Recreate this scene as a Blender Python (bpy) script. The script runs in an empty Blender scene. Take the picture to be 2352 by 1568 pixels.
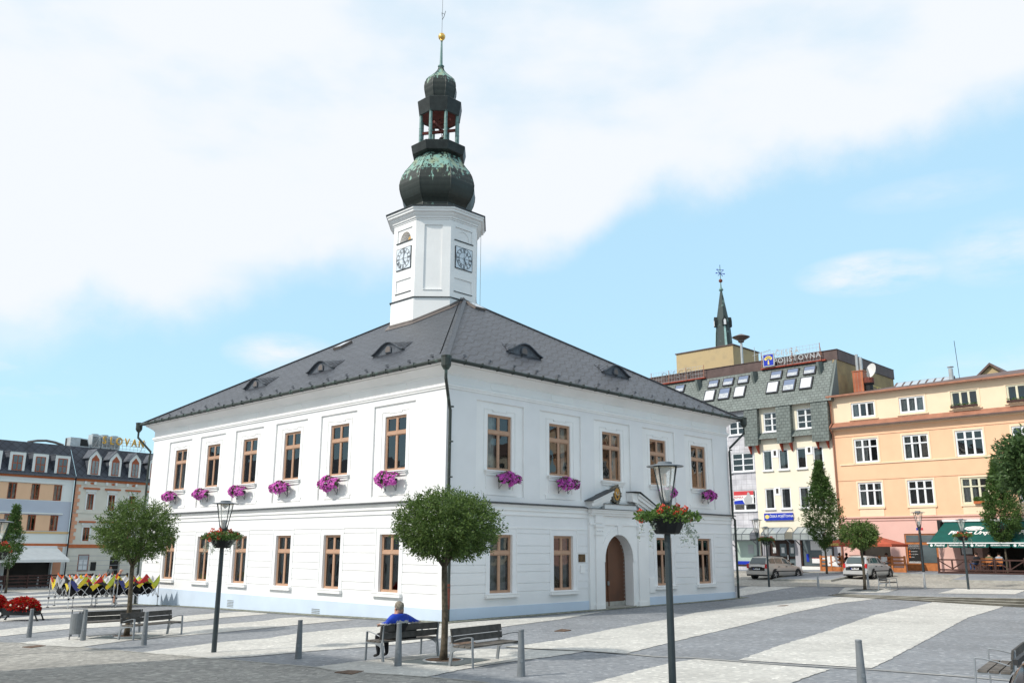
import bpy, bmesh, math, random
import numpy as np
from mathutils import Vector, Matrix
random.seed(7); RS=np.random.RandomState(11)
SC=bpy.context.scene; COL=SC.collection
PI=math.pi
# ---------------------------------------------------------------- camera
CF=2003.37; TH=.2322698; RO=.0045313; ZC=2.65
_rt=Vector((1,0,0)); _up=Vector((0,-math.sin(TH),math.cos(TH))); _fw=Vector((0,math.cos(TH),math.sin(TH)))
CR=_rt*math.cos(RO)+_up*math.sin(RO); CU=-_rt*math.sin(RO)+_up*math.cos(RO)
cam=bpy.data.cameras.new('camera'); co=bpy.data.objects.new('camera',cam); COL.objects.link(co)
M=Matrix((CR,CU,-_fw)).transposed().to_4x4(); M.translation=Vector((0,0,ZC)); co.matrix_world=M
cam.sensor_width=36; cam.lens=CF/2352*36; cam.clip_end=6000; cam.clip_start=.1; SC.camera=co
def ray(x,y): return _fw+CR*((x-1176)/CF)-CU*((y-784)/CF)
def atY(x,y,Y):
    r=ray(x,y); t=Y/r.y; return Vector((r.x*t,Y,r.z*t+ZC))
# ---------------------------------------------------------------- terrain
AZ=.7989932; CX,CY=-2.5266,33.6372
DR=Vector((math.cos(AZ),math.sin(AZ))); DL=Vector((-math.sin(AZ),math.cos(AZ)))
SJ=Vector((17.0,48.6)); SK=Vector((23.4,40.9)); SD=(SK-SJ).normalized(); SN=Vector((-SD.y,SD.x))   # steps foot line, SN away from camera
if SN.y<0: SN=-SN
def tps(pts):
    P=np.array(pts,float); n=len(P)
    d=np.sqrt(((P[:,None,:2]-P[None,:,:2])**2).sum(-1)); K=np.where(d>0,d*d*np.log(d+1e-9),0)+np.eye(n)*8.0
    A=np.zeros((n+3,n+3)); A[:n,:n]=K; A[:n,n]=1; A[:n,n+1:]=P[:,:2]; A[n,:n]=1; A[n+1:,:n]=P[:,:2].T
    w=np.linalg.solve(A,np.concatenate([P[:,2],[0,0,0]]))
    def f(x,y):
        r=np.sqrt((x-P[:,0])**2+(y-P[:,1])**2)
        return float((w[:n]*np.where(r>0,r*r*np.log(r+1e-9),0)).sum()+w[n]+w[n+1]*x+w[n+2]*y)
    return f
_common=[(-2.5,33.6,0),(-21.2,51.9,-.56),(-12,42.8,-.27),(5,41,.05),(12,48.6,.09),(14,52,.22),(10,60,.3),(-36,72,-.75),(-45,66,-.7),(-36,84,-.97),(-50,80,-1.0),(-22,43,-.3),(-17.5,43.5,-.3),(-15.6,28,-.3),(-4.9,20,.08),(0,19,.13),(5,15,.25),(0,4,.3),(-15,10,.0),(-30,30,-.5),(-32,47,-.5)]
_low=tps(_common+[(SJ.x,SJ.y,.24),(SK.x,SK.y,.12),(15,22,.2),(18,32,.15),(25,30,.15),(8,30,.1)])
_upf=tps(_common+[(SJ.x,SJ.y,.26),(24.1,42.2,.48),(18,52,.45),(24.5,51,.45),(27,47.5,.55),(15.6,60.5,.66),(20,70,.9),(28.9,65.8,1.05),(34,58,1.0),(40,50,1.0),(38,40,.9)])
def far_fade(x,y,z):
    d=math.hypot(x,y-35); k=min(1,max(0,(d-60)/40)); return z*(1-k)+k*(-.6)
def side(x,y): return (Vector((x,y))-SJ).dot(SN)
def Gs(x,y,s):
    return far_fade(x,y,(_upf if s else _low)(x,y)) if math.hypot(x,y-35)<100 else -.6
def G(x,y):
    d=side(x,y); t=(Vector((x,y))-SJ).dot(SD)
    if t>0:
        if d<=0: return Gs(x,y,0)
        if d>=1.08: return Gs(x,y,1)
        k=d/1.08; return Gs(x,y,0)*(1-k)+Gs(x,y,1)*k
    k=min(1,max(0,(d+2)/4)); return Gs(x,y,0)*(1-k)+Gs(x,y,1)*k
def gp(x,y,g=None):
    g=g or G; r=ray(x,y); z=0.1
    for i in range(30):
        t=(z-ZC)/r.z; z=.5*z+.5*g(r.x*t,r.y*t)
    t=(z-ZC)/r.z
    return Vector((r.x*t,r.y*t,z))
# ---------------------------------------------------------------- materials
MATS={}
def N(nt,t,**k):
    n=nt.nodes.new(t)
    for a,b in k.items():
        if a.startswith('_'): n.inputs[a[1:].replace('_',' ')].default_value=b
        else: setattr(n,a,b)
    return n
def mat(name,col,rough=.7,var=.08,scale=3.0,metal=0,bump=0,bscale=None,coord='Object',spec=.3,col2=None,detail=4,thr=None):
    """procedural: base colour broken up by noise, with optional bump"""
    if name in MATS: return MATS[name]
    m=bpy.data.materials.new(name); m.use_nodes=True; nt=m.node_tree; L=nt.links
    b=nt.nodes['Principled BSDF']; b.inputs['Roughness'].default_value=rough; b.inputs['Metallic'].default_value=metal
    b.inputs['Specular IOR Level'].default_value=spec
    tc=N(nt,'ShaderNodeTexCoord'); no=N(nt,'ShaderNodeTexNoise',_Scale=scale,_Detail=detail); L.new(tc.outputs[coord],no.inputs['Vector'])
    cr=N(nt,'ShaderNodeValToRGB'); L.new(no.outputs['Fac'],cr.inputs['Fac'])
    c=Vector(col); c2=Vector(col2) if col2 else None
    e=cr.color_ramp.elements
    lo,hi=(thr or (.35,.65))
    e[0].position=lo; e[1].position=hi
    if c2 is not None: e[0].color=(*c2,1); e[1].color=(*c,1)
    else: e[0].color=(*(c*(1-var)),1); e[1].color=(*[min(1,q) for q in c*(1+var)],1)
    L.new(cr.outputs['Color'],b.inputs['Base Color'])
    if bump:
        n2=N(nt,'ShaderNodeTexNoise',_Scale=bscale or scale*4,_Detail=3.0); L.new(tc.outputs[coord],n2.inputs['Vector'])
        bp=N(nt,'ShaderNodeBump',_Strength=bump,_Distance=.02); L.new(n2.outputs['Fac'],bp.inputs['Height']); L.new(bp.outputs['Normal'],b.inputs['Normal'])
    MATS[name]=m; return m
def mat_setts(name,c1,c2,joint,size=.1,jw=.12,patch=None,warm=None):
    """small stone setts: voronoi cells with joints, per-stone colour"""
    m=bpy.data.materials.new(name); m.use_nodes=True; nt=m.node_tree; L=nt.links; b=nt.nodes['Principled BSDF']
    b.inputs['Roughness'].default_value=.75; b.inputs['Specular IOR Level'].default_value=.25
    tc=N(nt,'ShaderNodeTexCoord'); 
    vo=N(nt,'ShaderNodeTexVoronoi',_Scale=1/size); vo.inputs['Randomness'].default_value=.55; L.new(tc.outputs['Object'],vo.inputs['Vector'])
    ve=N(nt,'ShaderNodeTexVoronoi',_Scale=1/size,feature='DISTANCE_TO_EDGE'); ve.inputs['Randomness'].default_value=.55; L.new(tc.outputs['Object'],ve.inputs['Vector'])
    sp=N(nt,'ShaderNodeSeparateColor'); L.new(vo.outputs['Color'],sp.inputs[0])
    cr=N(nt,'ShaderNodeValToRGB'); L.new(sp.outputs[0],cr.inputs[0]); e=cr.color_ramp.elements
    e[0].color=(*c1,1); e[1].color=(*c2,1); e[1].position=.93
    x=e.new(1.0); x.color=(*[min(.85,v*1.35) for v in c2],1)
    n=N(nt,'ShaderNodeTexNoise',_Scale=.35,_Detail=6.0); L.new(tc.outputs['Object'],n.inputs['Vector'])
    mr=N(nt,'ShaderNodeMapRange'); mr.inputs[1].default_value=.3; mr.inputs[2].default_value=.7; mr.inputs[3].default_value=.86; mr.inputs[4].default_value=1.12; L.new(n.outputs['Fac'],mr.inputs[0])
    mu=N(nt,'ShaderNodeMix',data_type='RGBA',blend_type='MULTIPLY'); mu.inputs[0].default_value=1; L.new(cr.outputs[0],mu.inputs[6]); L.new(mr.outputs[0],mu.inputs[7])
    n3=N(nt,'ShaderNodeTexNoise',_Scale=2.2,_Detail=5.0); L.new(tc.outputs['Object'],n3.inputs['Vector'])
    m3=N(nt,'ShaderNodeMapRange'); m3.inputs[1].default_value=.3; m3.inputs[2].default_value=.7; m3.inputs[3].default_value=.93; m3.inputs[4].default_value=1.07; L.new(n3.outputs['Fac'],m3.inputs[0])
    mu2=N(nt,'ShaderNodeMix',data_type='RGBA',blend_type='MULTIPLY'); mu2.inputs[0].default_value=1; L.new(mu.outputs[2],mu2.inputs[6]); L.new(m3.outputs[0],mu2.inputs[7])
    j=N(nt,'ShaderNodeMath',operation='LESS_THAN'); j.inputs[1].default_value=jw*size*5*.1; L.new(ve.outputs['Distance'],j.inputs[0])
    mx=N(nt,'ShaderNodeMix',data_type='RGBA'); L.new(j.outputs[0],mx.inputs[0]); L.new(mu2.outputs[2],mx.inputs[6]); mx.inputs[7].default_value=(*joint,1)
    L.new(mx.outputs[2],b.inputs['Base Color'])
    sm=N(nt,'ShaderNodeMath',operation='MINIMUM'); sm.inputs[1].default_value=.25; L.new(ve.outputs['Distance'],sm.inputs[0])
    bp=N(nt,'ShaderNodeBump',_Strength=.5,_Distance=.02); L.new(sm.outputs[0],bp.inputs['Height']); L.new(bp.outputs['Normal'],b.inputs['Normal'])
    MATS[name]=m; return m
def mat_brick(name,c1,c2,joint,bw,bh,ms=.02,rot=0,off=.5,rough=.7,coord='UV',bump=.4,skew=None,noise=.15,spec=.3,waves=None):
    m=bpy.data.materials.new(name); m.use_nodes=True; nt=m.node_tree; L=nt.links; b=nt.nodes['Principled BSDF']
    b.inputs['Roughness'].default_value=rough; b.inputs['Specular IOR Level'].default_value=spec
    tc=N(nt,'ShaderNodeTexCoord'); mp=N(nt,'ShaderNodeMapping'); mp.inputs['Rotation'].default_value[2]=rot; L.new(tc.outputs[coord],mp.inputs[0])
    n0=N(nt,'ShaderNodeTexNoise',_Scale=.8,_Detail=2.0); L.new(tc.outputs[coord],n0.inputs['Vector'])
    av=N(nt,'ShaderNodeVectorMath',operation='MULTIPLY_ADD'); L.new(n0.outputs['Color'],av.inputs[0]); av.inputs[1].default_value=(noise,noise,0); L.new(mp.outputs[0],av.inputs[2])
    br=N(nt,'ShaderNodeTexBrick'); br.offset=off; br.inputs['Scale'].default_value=1; br.inputs['Brick Width'].default_value=bw; br.inputs['Row Height'].default_value=bh; br.inputs['Mortar Size'].default_value=ms
    br.inputs['Color1'].default_value=(*c1,1); br.inputs['Color2'].default_value=(*c2,1); br.inputs['Mortar'].default_value=(*joint,1); br.inputs['Mortar Smooth'].default_value=.2
    L.new(av.outputs[0],br.inputs[0])
    n=N(nt,'ShaderNodeTexNoise',_Scale=1.3,_Detail=5.0); L.new(tc.outputs[coord],n.inputs['Vector'])
    mr=N(nt,'ShaderNodeMapRange'); mr.inputs[1].default_value=.3; mr.inputs[2].default_value=.7; mr.inputs[3].default_value=.8; mr.inputs[4].default_value=1.2; L.new(n.outputs['Fac'],mr.inputs[0])
    mu=N(nt,'ShaderNodeMix',data_type='RGBA',blend_type='MULTIPLY'); mu.inputs[0].default_value=1; L.new(br.outputs['Color'],mu.inputs[6]); L.new(mr.outputs[0],mu.inputs[7])
    L.new(mu.outputs[2],b.inputs['Base Color'])
    if waves:
        spc,angw,amt=waves; sq=N(nt,'ShaderNodeSeparateXYZ'); L.new(av.outputs[0],sq.inputs[0])
        def mth(op,a,b):
            n_=N(nt,'ShaderNodeMath',operation=op)
            for i,q in enumerate((a,b)):
                if isinstance(q,(int,float)): n_.inputs[i].default_value=q
                elif q is not None: L.new(q,n_.inputs[i])
            return n_.outputs[0]
        cc=mth('ADD',mth('MULTIPLY',sq.outputs[0],-math.sin(angw)/spc),mth('MULTIPLY',sq.outputs[1],math.cos(angw)/spc)); cc=mth('ADD',cc,mth('MULTIPLY',mth('SINE',mth('MULTIPLY',sq.outputs[0],5.0),None),.16))
        ln=mth('LESS_THAN',mth('FRACT',cc,None),.2); fac=mth('SUBTRACT',1.0,mth('MULTIPLY',ln,amt))
        mw=N(nt,'ShaderNodeMix',data_type='RGBA',blend_type='MULTIPLY'); mw.inputs[0].default_value=1; L.new(mu.outputs[2],mw.inputs[6]); L.new(fac,mw.inputs[7]); L.new(mw.outputs[2],b.inputs['Base Color'])
    bp=N(nt,'ShaderNodeBump',_Strength=bump,_Distance=.02); bp.invert=True; L.new(br.outputs['Fac'],bp.inputs['Height']); L.new(bp.outputs['Normal'],b.inputs['Normal'])
    MATS[name]=m; return m
def mat_glass(name,tint=(.75,.8,.8),refl=1.5,boost=0.0):
    """thin window glass: clear with fresnel reflection"""
    m=bpy.data.materials.new(name); m.use_nodes=True; nt=m.node_tree; L=nt.links
    for n in list(nt.nodes): nt.nodes.remove(n)
    o=N(nt,'ShaderNodeOutputMaterial'); tr=N(nt,'ShaderNodeBsdfTransparent'); tr.inputs[0].default_value=(*tint,1)
    gl=N(nt,'ShaderNodeBsdfGlossy',_Roughness=.02); 
    tc=N(nt,'ShaderNodeTexCoord'); no=N(nt,'ShaderNodeTexNoise',_Scale=1.1,_Detail=1.0); L.new(tc.outputs['Object'],no.inputs['Vector'])
    bp=N(nt,'ShaderNodeBump',_Strength=.25,_Distance=.05); L.new(no.outputs['Fac'],bp.inputs['Height']); L.new(bp.outputs['Normal'],gl.inputs['Normal'])
    fr=N(nt,'ShaderNodeFresnel'); fr.inputs[0].default_value=refl
    ad=N(nt,'ShaderNodeMath',operation='ADD'); ad.inputs[1].default_value=boost; ad.use_clamp=True; L.new(fr.outputs[0],ad.inputs[0])
    mx=N(nt,'ShaderNodeMixShader'); L.new(ad.outputs[0],mx.inputs[0]); L.new(tr.outputs[0],mx.inputs[1]); L.new(gl.outputs[0],mx.inputs[2]); L.new(mx.outputs[0],o.inputs[0])
    MATS[name]=m; return m
def mat_leaf(name,c1,c2):
    m=bpy.data.materials.new(name); m.use_nodes=True; nt=m.node_tree; L=nt.links; b=nt.nodes['Principled BSDF']
    b.inputs['Roughness'].default_value=.5; b.inputs['Specular IOR Level'].default_value=.35
    ge=N(nt,'ShaderNodeNewGeometry'); cr=N(nt,'ShaderNodeValToRGB'); L.new(ge.outputs['Random Per Island'],cr.inputs[0])
    cr.color_ramp.elements[0].color=(*c1,1); cr.color_ramp.elements[1].color=(*c2,1)
    L.new(cr.outputs[0],b.inputs['Base Color'])
    tl=N(nt,'ShaderNodeBsdfTranslucent'); L.new(cr.outputs[0],tl.inputs[0]); mx=N(nt,'ShaderNodeMixShader'); mx.inputs[0].default_value=.3
    L.new(b.outputs[0],mx.inputs[1]); L.new(tl.outputs[0],mx.inputs[2]); L.new(mx.outputs[0],nt.nodes['Material Output'].inputs[0])
    MATS[name]=m; return m
# ---------------------------------------------------------------- mesh builder
class MB:
    def __init__(s): s.v=[]; s.f=[]; s.m=[]; s.uv=[]; s.M=None
    def pt(s,p):
        p=Vector(p)
        if s.M is not None: p=s.M@p
        s.v.append(p); return len(s.v)-1
    def face(s,pts,m=0,uv=None):
        s.f.append([s.pt(p) for p in pts]); s.m.append(m); s.uv.append(uv)
    def box(s,x0,x1,y0,y1,z0,z1,m=0):
        c=[(x0,y0,z0),(x1,y0,z0),(x1,y1,z0),(x0,y1,z0),(x0,y0,z1),(x1,y0,z1),(x1,y1,z1),(x0,y1,z1)]
        i=[s.pt(p) for p in c]
        for q in ((0,3,2,1),(4,5,6,7),(0,1,5,4),(1,2,6,5),(2,3,7,6),(3,0,4,7)):
            s.f.append([i[k] for k in q]); s.m.append(m); s.uv.append(None)
    def bar(s,a,b,w,h,m=0,up=(0,0,1)):
        """square bar from a to b"""
        a=Vector(a); b=Vector(b); d=(b-a).normalized(); u=Vector(up)
        if abs(d.dot(u))>.98: u=Vector((0,1,0))
        r=d.cross(u).normalized()*(w/2); u2=r.cross(d).normalized()*(h/2)
        i=[s.pt(p+r*x+u2*y) for p in (a,b) for x,y in ((-1,-1),(1,-1),(1,1),(-1,1))]
        for q in ((3,2,1,0),(4,5,6,7),(0,1,5,4),(1,2,6,5),(2,3,7,6),(3,0,4,7)):
            s.f.append([i[k] for k in q]); s.m.append(m); s.uv.append(None)
    def tube(s,path,r,n=8,m=0,cap=True):
        P=[Vector(p) for p in path]; rr=r if isinstance(r,(list,tuple)) else [r]*len(P); rings=[]
        for k,p in enumerate(P):
            d=(P[min(k+1,len(P)-1)]-P[max(k-1,0)]).normalized(); u=Vector((0,0,1)) if abs(d.z)<.9 else Vector((1,0,0))
            a=d.cross(u).normalized(); b=a.cross(d).normalized()
            rings.append([s.pt(p+(a*math.cos(2*PI*j/n)+b*math.sin(2*PI*j/n))*rr[k]) for j in range(n)])
        for k in range(len(P)-1):
            for j in range(n):
                s.f.append([rings[k][j],rings[k][(j+1)%n],rings[k+1][(j+1)%n],rings[k+1][j]]); s.m.append(m); s.uv.append(None)
        if cap:
            s.f.append(rings[0][::-1]); s.m.append(m); s.uv.append(None); s.f.append(rings[-1]); s.m.append(m); s.uv.append(None)
    def lathe(s,prof,n=16,c=(0,0,0),ph=0,m=0,cap=True,ms=None):
        rings=[]
        for r,z in prof: rings.append([s.pt((c[0]+r*math.cos(ph+2*PI*j/n),c[1]+r*math.sin(ph+2*PI*j/n),c[2]+z)) for j in range(n)])
        for k in range(len(prof)-1):
            for j in range(n):
                s.f.append([rings[k][j],rings[k][(j+1)%n],rings[k+1][(j+1)%n],rings[k+1][j]]); s.m.append(ms[k] if ms else m)
                u0=j*1.0; s.uv.append(None)
        if cap:
            s.f.append(rings[0][::-1]); s.m.append(m); s.uv.append(None); s.f.append(rings[-1]); s.m.append(m); s.uv.append(None)
    def prism(s,poly,z0,z1,m=0,axis='z',cap=True):
        """poly extruded; axis z: poly=(x,y); axis y: poly=(x,z) from y=z0..z1; axis x: poly=(y,z)"""
        f={'z':lambda a,b,c:(a,b,c),'y':lambda a,b,c:(a,c,b),'x':lambda a,b,c:(c,a,b)}[axis]
        A=[s.pt(f(a,b,z0)) for a,b in poly]; B=[s.pt(f(a,b,z1)) for a,b in poly]; n=len(poly)
        for j in range(n): s.f.append([A[j],A[(j+1)%n],B[(j+1)%n],B[j]]); s.m.append(m); s.uv.append(None)
        if cap: s.f.append(A[::-1]); s.m.append(m); s.uv.append(None); s.f.append(B); s.m.append(m); s.uv.append(None)
    def ball(s,c,r,n=10,k=6,m=0,sq=(1,1,1)):
        c=Vector(c); prof=[]
        rings=[]
        for i in range(1,k):
            t=PI*i/k; rings.append([s.pt(c+Vector((r*math.sin(t)*math.cos(2*PI*j/n)*sq[0],r*math.sin(t)*math.sin(2*PI*j/n)*sq[1],-r*math.cos(t)*sq[2]))) for j in range(n)])
        b=s.pt(c-Vector((0,0,r*sq[2]))); t=s.pt(c+Vector((0,0,r*sq[2])))
        for j in range(n):
            s.f.append([b,rings[0][(j+1)%n],rings[0][j]]); s.m.append(m); s.uv.append(None)
            s.f.append([t,rings[-1][j],rings[-1][(j+1)%n]]); s.m.append(m); s.uv.append(None)
        for i in range(len(rings)-1):
            for j in range(n):
                s.f.append([rings[i][j],rings[i][(j+1)%n],rings[i+1][(j+1)%n],rings[i+1][j]]); s.m.append(m); s.uv.append(None)
    def mesh(s,name,mats,smooth=False,uvf=None):
        me=bpy.data.meshes.new(name); me.from_pydata([tuple(p) for p in s.v],[],s.f)
        for mm in (mats if isinstance(mats,(list,tuple)) else [mats]): me.materials.append(MATS[mm] if isinstance(mm,str) else mm)
        me.polygons.foreach_set('material_index',s.m)
        if any(u is not None for u in s.uv):
            ul=me.uv_layers.new(name='UVMap'); k=0
            for fi,f in enumerate(s.f):
                for j in range(len(f)):
                    ul.data[k].uv=s.uv[fi][j] if s.uv[fi] is not None else (0,0); k+=1
        if smooth is True: me.polygons.foreach_set('use_smooth',[True]*len(s.f))
        me.update()
        return me
    def build(s,name,mats,parent=None,loc=(0,0,0),rot=0,smooth=False):
        o=bpy.data.objects.new(name,s.mesh(name,mats,smooth)); COL.objects.link(o)
        if parent: o.parent=parent
        o.location=loc; o.rotation_euler=(0,0,rot); return o
def tag(o,label=None,cat=None,group=None,kind=None):
    if label: o['label']=label
    if cat: o['category']=cat
    if group: o['group']=group
    if kind: o['kind']=kind
    return o
def thing(name,label,cat,loc=(0,0,0),rot=0,group=None):
    o=bpy.data.objects.new(name,None); COL.objects.link(o); o.location=loc; o.rotation_euler=(0,0,rot); o.empty_display_size=.2
    return tag(o,label,cat,group)
def dup(o,parent=None,loc=None,rot=None,label=None,scale=None):
    c=o.copy(); COL.objects.link(c)
    if parent is not None: c.parent=parent
    if loc is not None: c.location=loc
    if rot is not None: c.rotation_euler=(0,0,rot)
    if scale is not None: c.scale=(scale,)*3 if not isinstance(scale,(tuple,list)) else scale
    if label: c['label']=label
    for ch in list(KIDS.get(o.name,[])) or list(o.children):
        dup_child(ch,c)
    return c
KIDS={}
def dup_child(ch,par):
    d=ch.copy(); COL.objects.link(d); d.parent=par
    for g in list(ch.children): dup_child(g,d)
def text(s,name,mt,parent,loc,rot,size,ext=.01,align='CENTER',shear=0,xs=1.0,bold=0,spacing=1.0):
    cu=bpy.data.curves.new(name,'FONT'); cu.body=s; cu.size=size; cu.extrude=ext; cu.align_x=align; cu.align_y='BOTTOM'; cu.shear=shear; cu.offset=bold; cu.space_character=spacing; cu.resolution_u=3
    o=bpy.data.objects.new(name,cu); COL.objects.link(o)
    bpy.context.view_layer.update(); dg=bpy.context.evaluated_depsgraph_get(); me=bpy.data.meshes.new_from_object(o.evaluated_get(dg))
    bpy.data.objects.remove(o); bpy.data.curves.remove(cu)
    me.materials.clear(); me.materials.append(MATS[mt]); me.transform(Matrix.Diagonal((xs,1,1,1)))
    q=bpy.data.objects.new(name,me); COL.objects.link(q)
    if parent: q.parent=parent
    q.location=loc; q.rotation_euler=rot; return q
# ---------------------------------------------------------------- base materials
mat('plaster_white',(.82,.812,.805),.85,.035,.6,bump=.05,bscale=60)
mat('plaster_blue',(.55,.64,.76),.85,.03,1.0,bump=.05,bscale=60)
mat('plaster_pale',(.84,.84,.83),.85,.015,2)
mat('dark_metal',(.035,.045,.045),.45,.25,4,spec=.5)
mat('gutter_metal',(.028,.036,.032),.5,.4,3,col2=(.07,.11,.095),thr=(.3,.45),spec=.4)
mat('rust_red',(.16,.045,.03),.6,.3,5)
mat('wood_frame',(.45,.28,.19),.55,.06,5)
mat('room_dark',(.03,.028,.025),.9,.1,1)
mat('curtain',(.62,.62,.60),.8,.15,6)
mat('curtain_grey',(.25,.27,.27),.8,.2,6)
mat_glass('glass',(.8,.83,.82),1.55,.05)
mat_glass('glass_clear',(.93,.95,.95),1.3)
mat('asphalt_road',(.20,.19,.17),.9,.1,2)
mat('kerb_stone',(.33,.32,.29),.85,.15,3,bump=.2)
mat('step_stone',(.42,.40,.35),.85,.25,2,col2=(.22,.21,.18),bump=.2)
mat_setts('setts_grey',(.185,.196,.213),(.258,.268,.282),(.13,.14,.15),.095)
mat_setts('setts_white',(.44,.43,.405),(.56,.545,.505),(.33,.325,.305),.085)
mat_setts('setts_road',(.22,.215,.20),(.36,.345,.315),(.13,.135,.115),.11,.14)
mat_setts('setts_lane',(.27,.26,.235),(.40,.38,.34),(.2,.19,.17),.12)
mat_setts('setts_moss',(.10,.11,.08),(.30,.30,.25),(.07,.085,.05),.08,.3)
# ---------------------------------------------------------------- ground (one sheet to the horizon)
def axis_lines(lo,hi,step,far):
    a=list(np.arange(lo,hi+.01,step)); x=[]; d=step*2; p=hi
    while p<far: p+=d; d*=1.6; x.append(p)
    y=[]; d=step*2; p=lo
    while p>-far: p-=d; d*=1.6; y.append(p)
    return y[::-1]+a+x
def build_ground():
    T=axis_lines(-62,40,1.0,3000); D=sorted(axis_lines(-40,45,1.0,3000)+[.0001,1.08]); mb=MB()
    D=[d for d in D if not (abs(d-1.0)<1e-6 or abs(d)<1e-9)]; D=sorted(D+[0.0])
    n=len(T)
    for d in D:
        for t in T:
            p=SJ+SD*float(t)+SN*float(d); mb.v.append(Vector((p.x,p.y,G(p.x,p.y)-(.0 if True else 0))))
    for j in range(len(D)-1):
        for i in range(n-1):
            a=j*n+i; mb.f.append([a,a+1,a+n+1,a+n]); mb.m.append(0); mb.uv.append(None)
    o=mb.build('ground','setts_grey',smooth=True); tag(o,kind='structure')
build_ground()
def resample(pts,n):
    P=[Vector(p) for p in pts]; L=[0]
    for a,b in zip(P,P[1:]): L.append(L[-1]+(b-a).length)
    out=[]; k=0
    for i in range(n):
        t=L[-1]*i/(n-1)
        while k<len(P)-2 and L[k+1]<t: k+=1
        seg=L[k+1]-L[k]; u=0 if seg<1e-9 else (t-L[k])/seg
        out.append(P[k].lerp(P[k+1],min(1,max(0,u))))
    return out
def ribbon(mb,A,B,n=60,m=6,lift=.012,px=True,g=None,jit=0):
    if px: A=[gp(*p,g=g).to_2d() for p in A]; B=[gp(*p,g=g).to_2d() for p in B]
    A=resample(A,n); B=resample(B,n); base=len(mb.v); g=g or G
    if jit: A=[a+Vector((random.uniform(-jit,jit),random.uniform(-jit,jit))) for a in A]; B=[a+Vector((random.uniform(-jit,jit),random.uniform(-jit,jit))) for a in B]
    for a,b in zip(A,B):
        for j in range(m+1):
            p=a.lerp(b,j/m); mb.v.append(Vector((p.x,p.y,g(p.x,p.y)+lift)))
    w=m+1
    for i in range(n-1):
        for j in range(m):
            q=base+i*w+j; mb.f.append([q,q+1,q+w+1,q+w]); mb.m.append(0); mb.uv.append(None)
def sheet(name,A,B,mt,kind='structure',**k):
    mb=MB(); ribbon(mb,A,B,**k); o=mb.build(name,mt,smooth=True); tag(o,kind=kind); return o
gl_=lambda x,y:Gs(x,y,0)
stripes=[
 ([(325.5,1497.8),(442.7,1482.2),(520.8,1473),(612.5,1465.7),(681.5,1454.3),(811.7,1441.2),(867.7,1438.6),(994,1432),(1027,1432),(1102.5,1426),(1269,1416),(1391.5,1403.5)],
  [(325.5,1497.8),(494.8,1512.1),(551.3,1509.5),(637,1502.4),(733.6,1493.3),(827.3,1486.8),(871.6,1484.2),(952.3,1475.1),(1012.2,1466),(1048.7,1456.9),(1170.2,1436.9),(1284.8,1422.5),(1391.5,1403.5)]),
 ([(39,1476.2),(91.1,1470.4),(156.2,1462.6),(226.5,1458.7),(335.9,1448.3),(429.7,1439.2),(494.8,1434),(612.5,1424.9),(642.4,1419.1),(691.9,1416.5),(814.3,1423)],
  [(39,1476.2),(110,1483),(182.3,1486.1),(224,1480.3),(294.3,1470.4),(427.1,1458.7),(494.8,1453.5),(612.5,1441.8),(681.5,1434.7),(814.3,1423)]),
 ([(-30,1449),(0,1446.2),(65,1438.7),(151,1432.7),(276,1424),(429.7,1413.7),(494.8,1407.9),(560,1404),(612.5,1408)],
  [(-30,1464),(0,1461.3),(59.9,1454.8),(156.2,1444.4),(276,1437.9),(335.9,1434),(429.7,1427.5),(494.8,1419.7),(612.5,1410)]),
 ([(1161,1484.3),(1211.9,1479.8),(1284.8,1469.4),(1388.9,1447.3),(1529.6,1422.5),(1597.3,1406.9),(1689.4,1392.9),(1786.2,1379.9),(1883.1,1369.8),(1915.4,1369.8)],
  [(1161,1486),(1211.9,1489.5),(1336.9,1495.4),(1438.4,1500.7),(1532.2,1477.2),(1592.5,1462.3),(1689.4,1439.7),(1818.5,1407.4),(1915.4,1386.4),(2015.5,1374.4)]),
 ([(1697.4,1515.6),(1786.2,1483.3),(1883.1,1454.2),(2012.3,1410.6),(2076.9,1397.7),(2147.9,1381)],
  [(2004.2,1534.3),(2076.9,1496.2),(2141.4,1462.3),(2225.4,1417.1),(2319,1386.8)]),
 ([(1200,1615),(1362.9,1568),(1454,1543.6),(1550.4,1520.2),(1597.3,1513.7)],[(1660,1625),(1818.5,1568.2),(1860,1552),(1890,1543),(1907,1536.5)]),
 ([(725.8,1531.1),(822.1,1518.1),(871.6,1514.2),(941.9,1505),(1009.6,1499.8),(1102.5,1489.5),(1211.9,1491.5),(1342,1496.2)],
  [(725.8,1531.1),(767.4,1540.2),(978.4,1554.5),(1059.1,1537.6),(1119,1527.2),(1188.4,1517.6),(1271.8,1507.2),(1342,1496.2)]),
]
SX=lambda x:x*.2604; SY=lambda y:1316.8+y*.2604
for y0,y1 in ((150,163),(183,197),(215,232),(250,268),(285,303),(325,350),(375,402)):
    sl=-.058; f=lambda x,y:(SX(x),SY(y+sl*(x-350)+.000012*(x-350)**2))
    xe=1150
    stripes.append(([f(-80,y0),f(350,y0),f(xe,y0)],[f(-80,y1),f(350,y1),f(xe,y1)]))
mbs=MB()
for A,B in stripes:
    La=sum((b-a).length for a,b in zip([gp(*p,g=gl_).to_2d() for p in A],[gp(*p,g=gl_).to_2d() for p in A][1:])); ribbon(mbs,A,B,n=max(24,int(La/.18)),m=6,g=gl_,jit=.028)
up_=lambda x,y:Gs(x,y,1)
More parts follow.
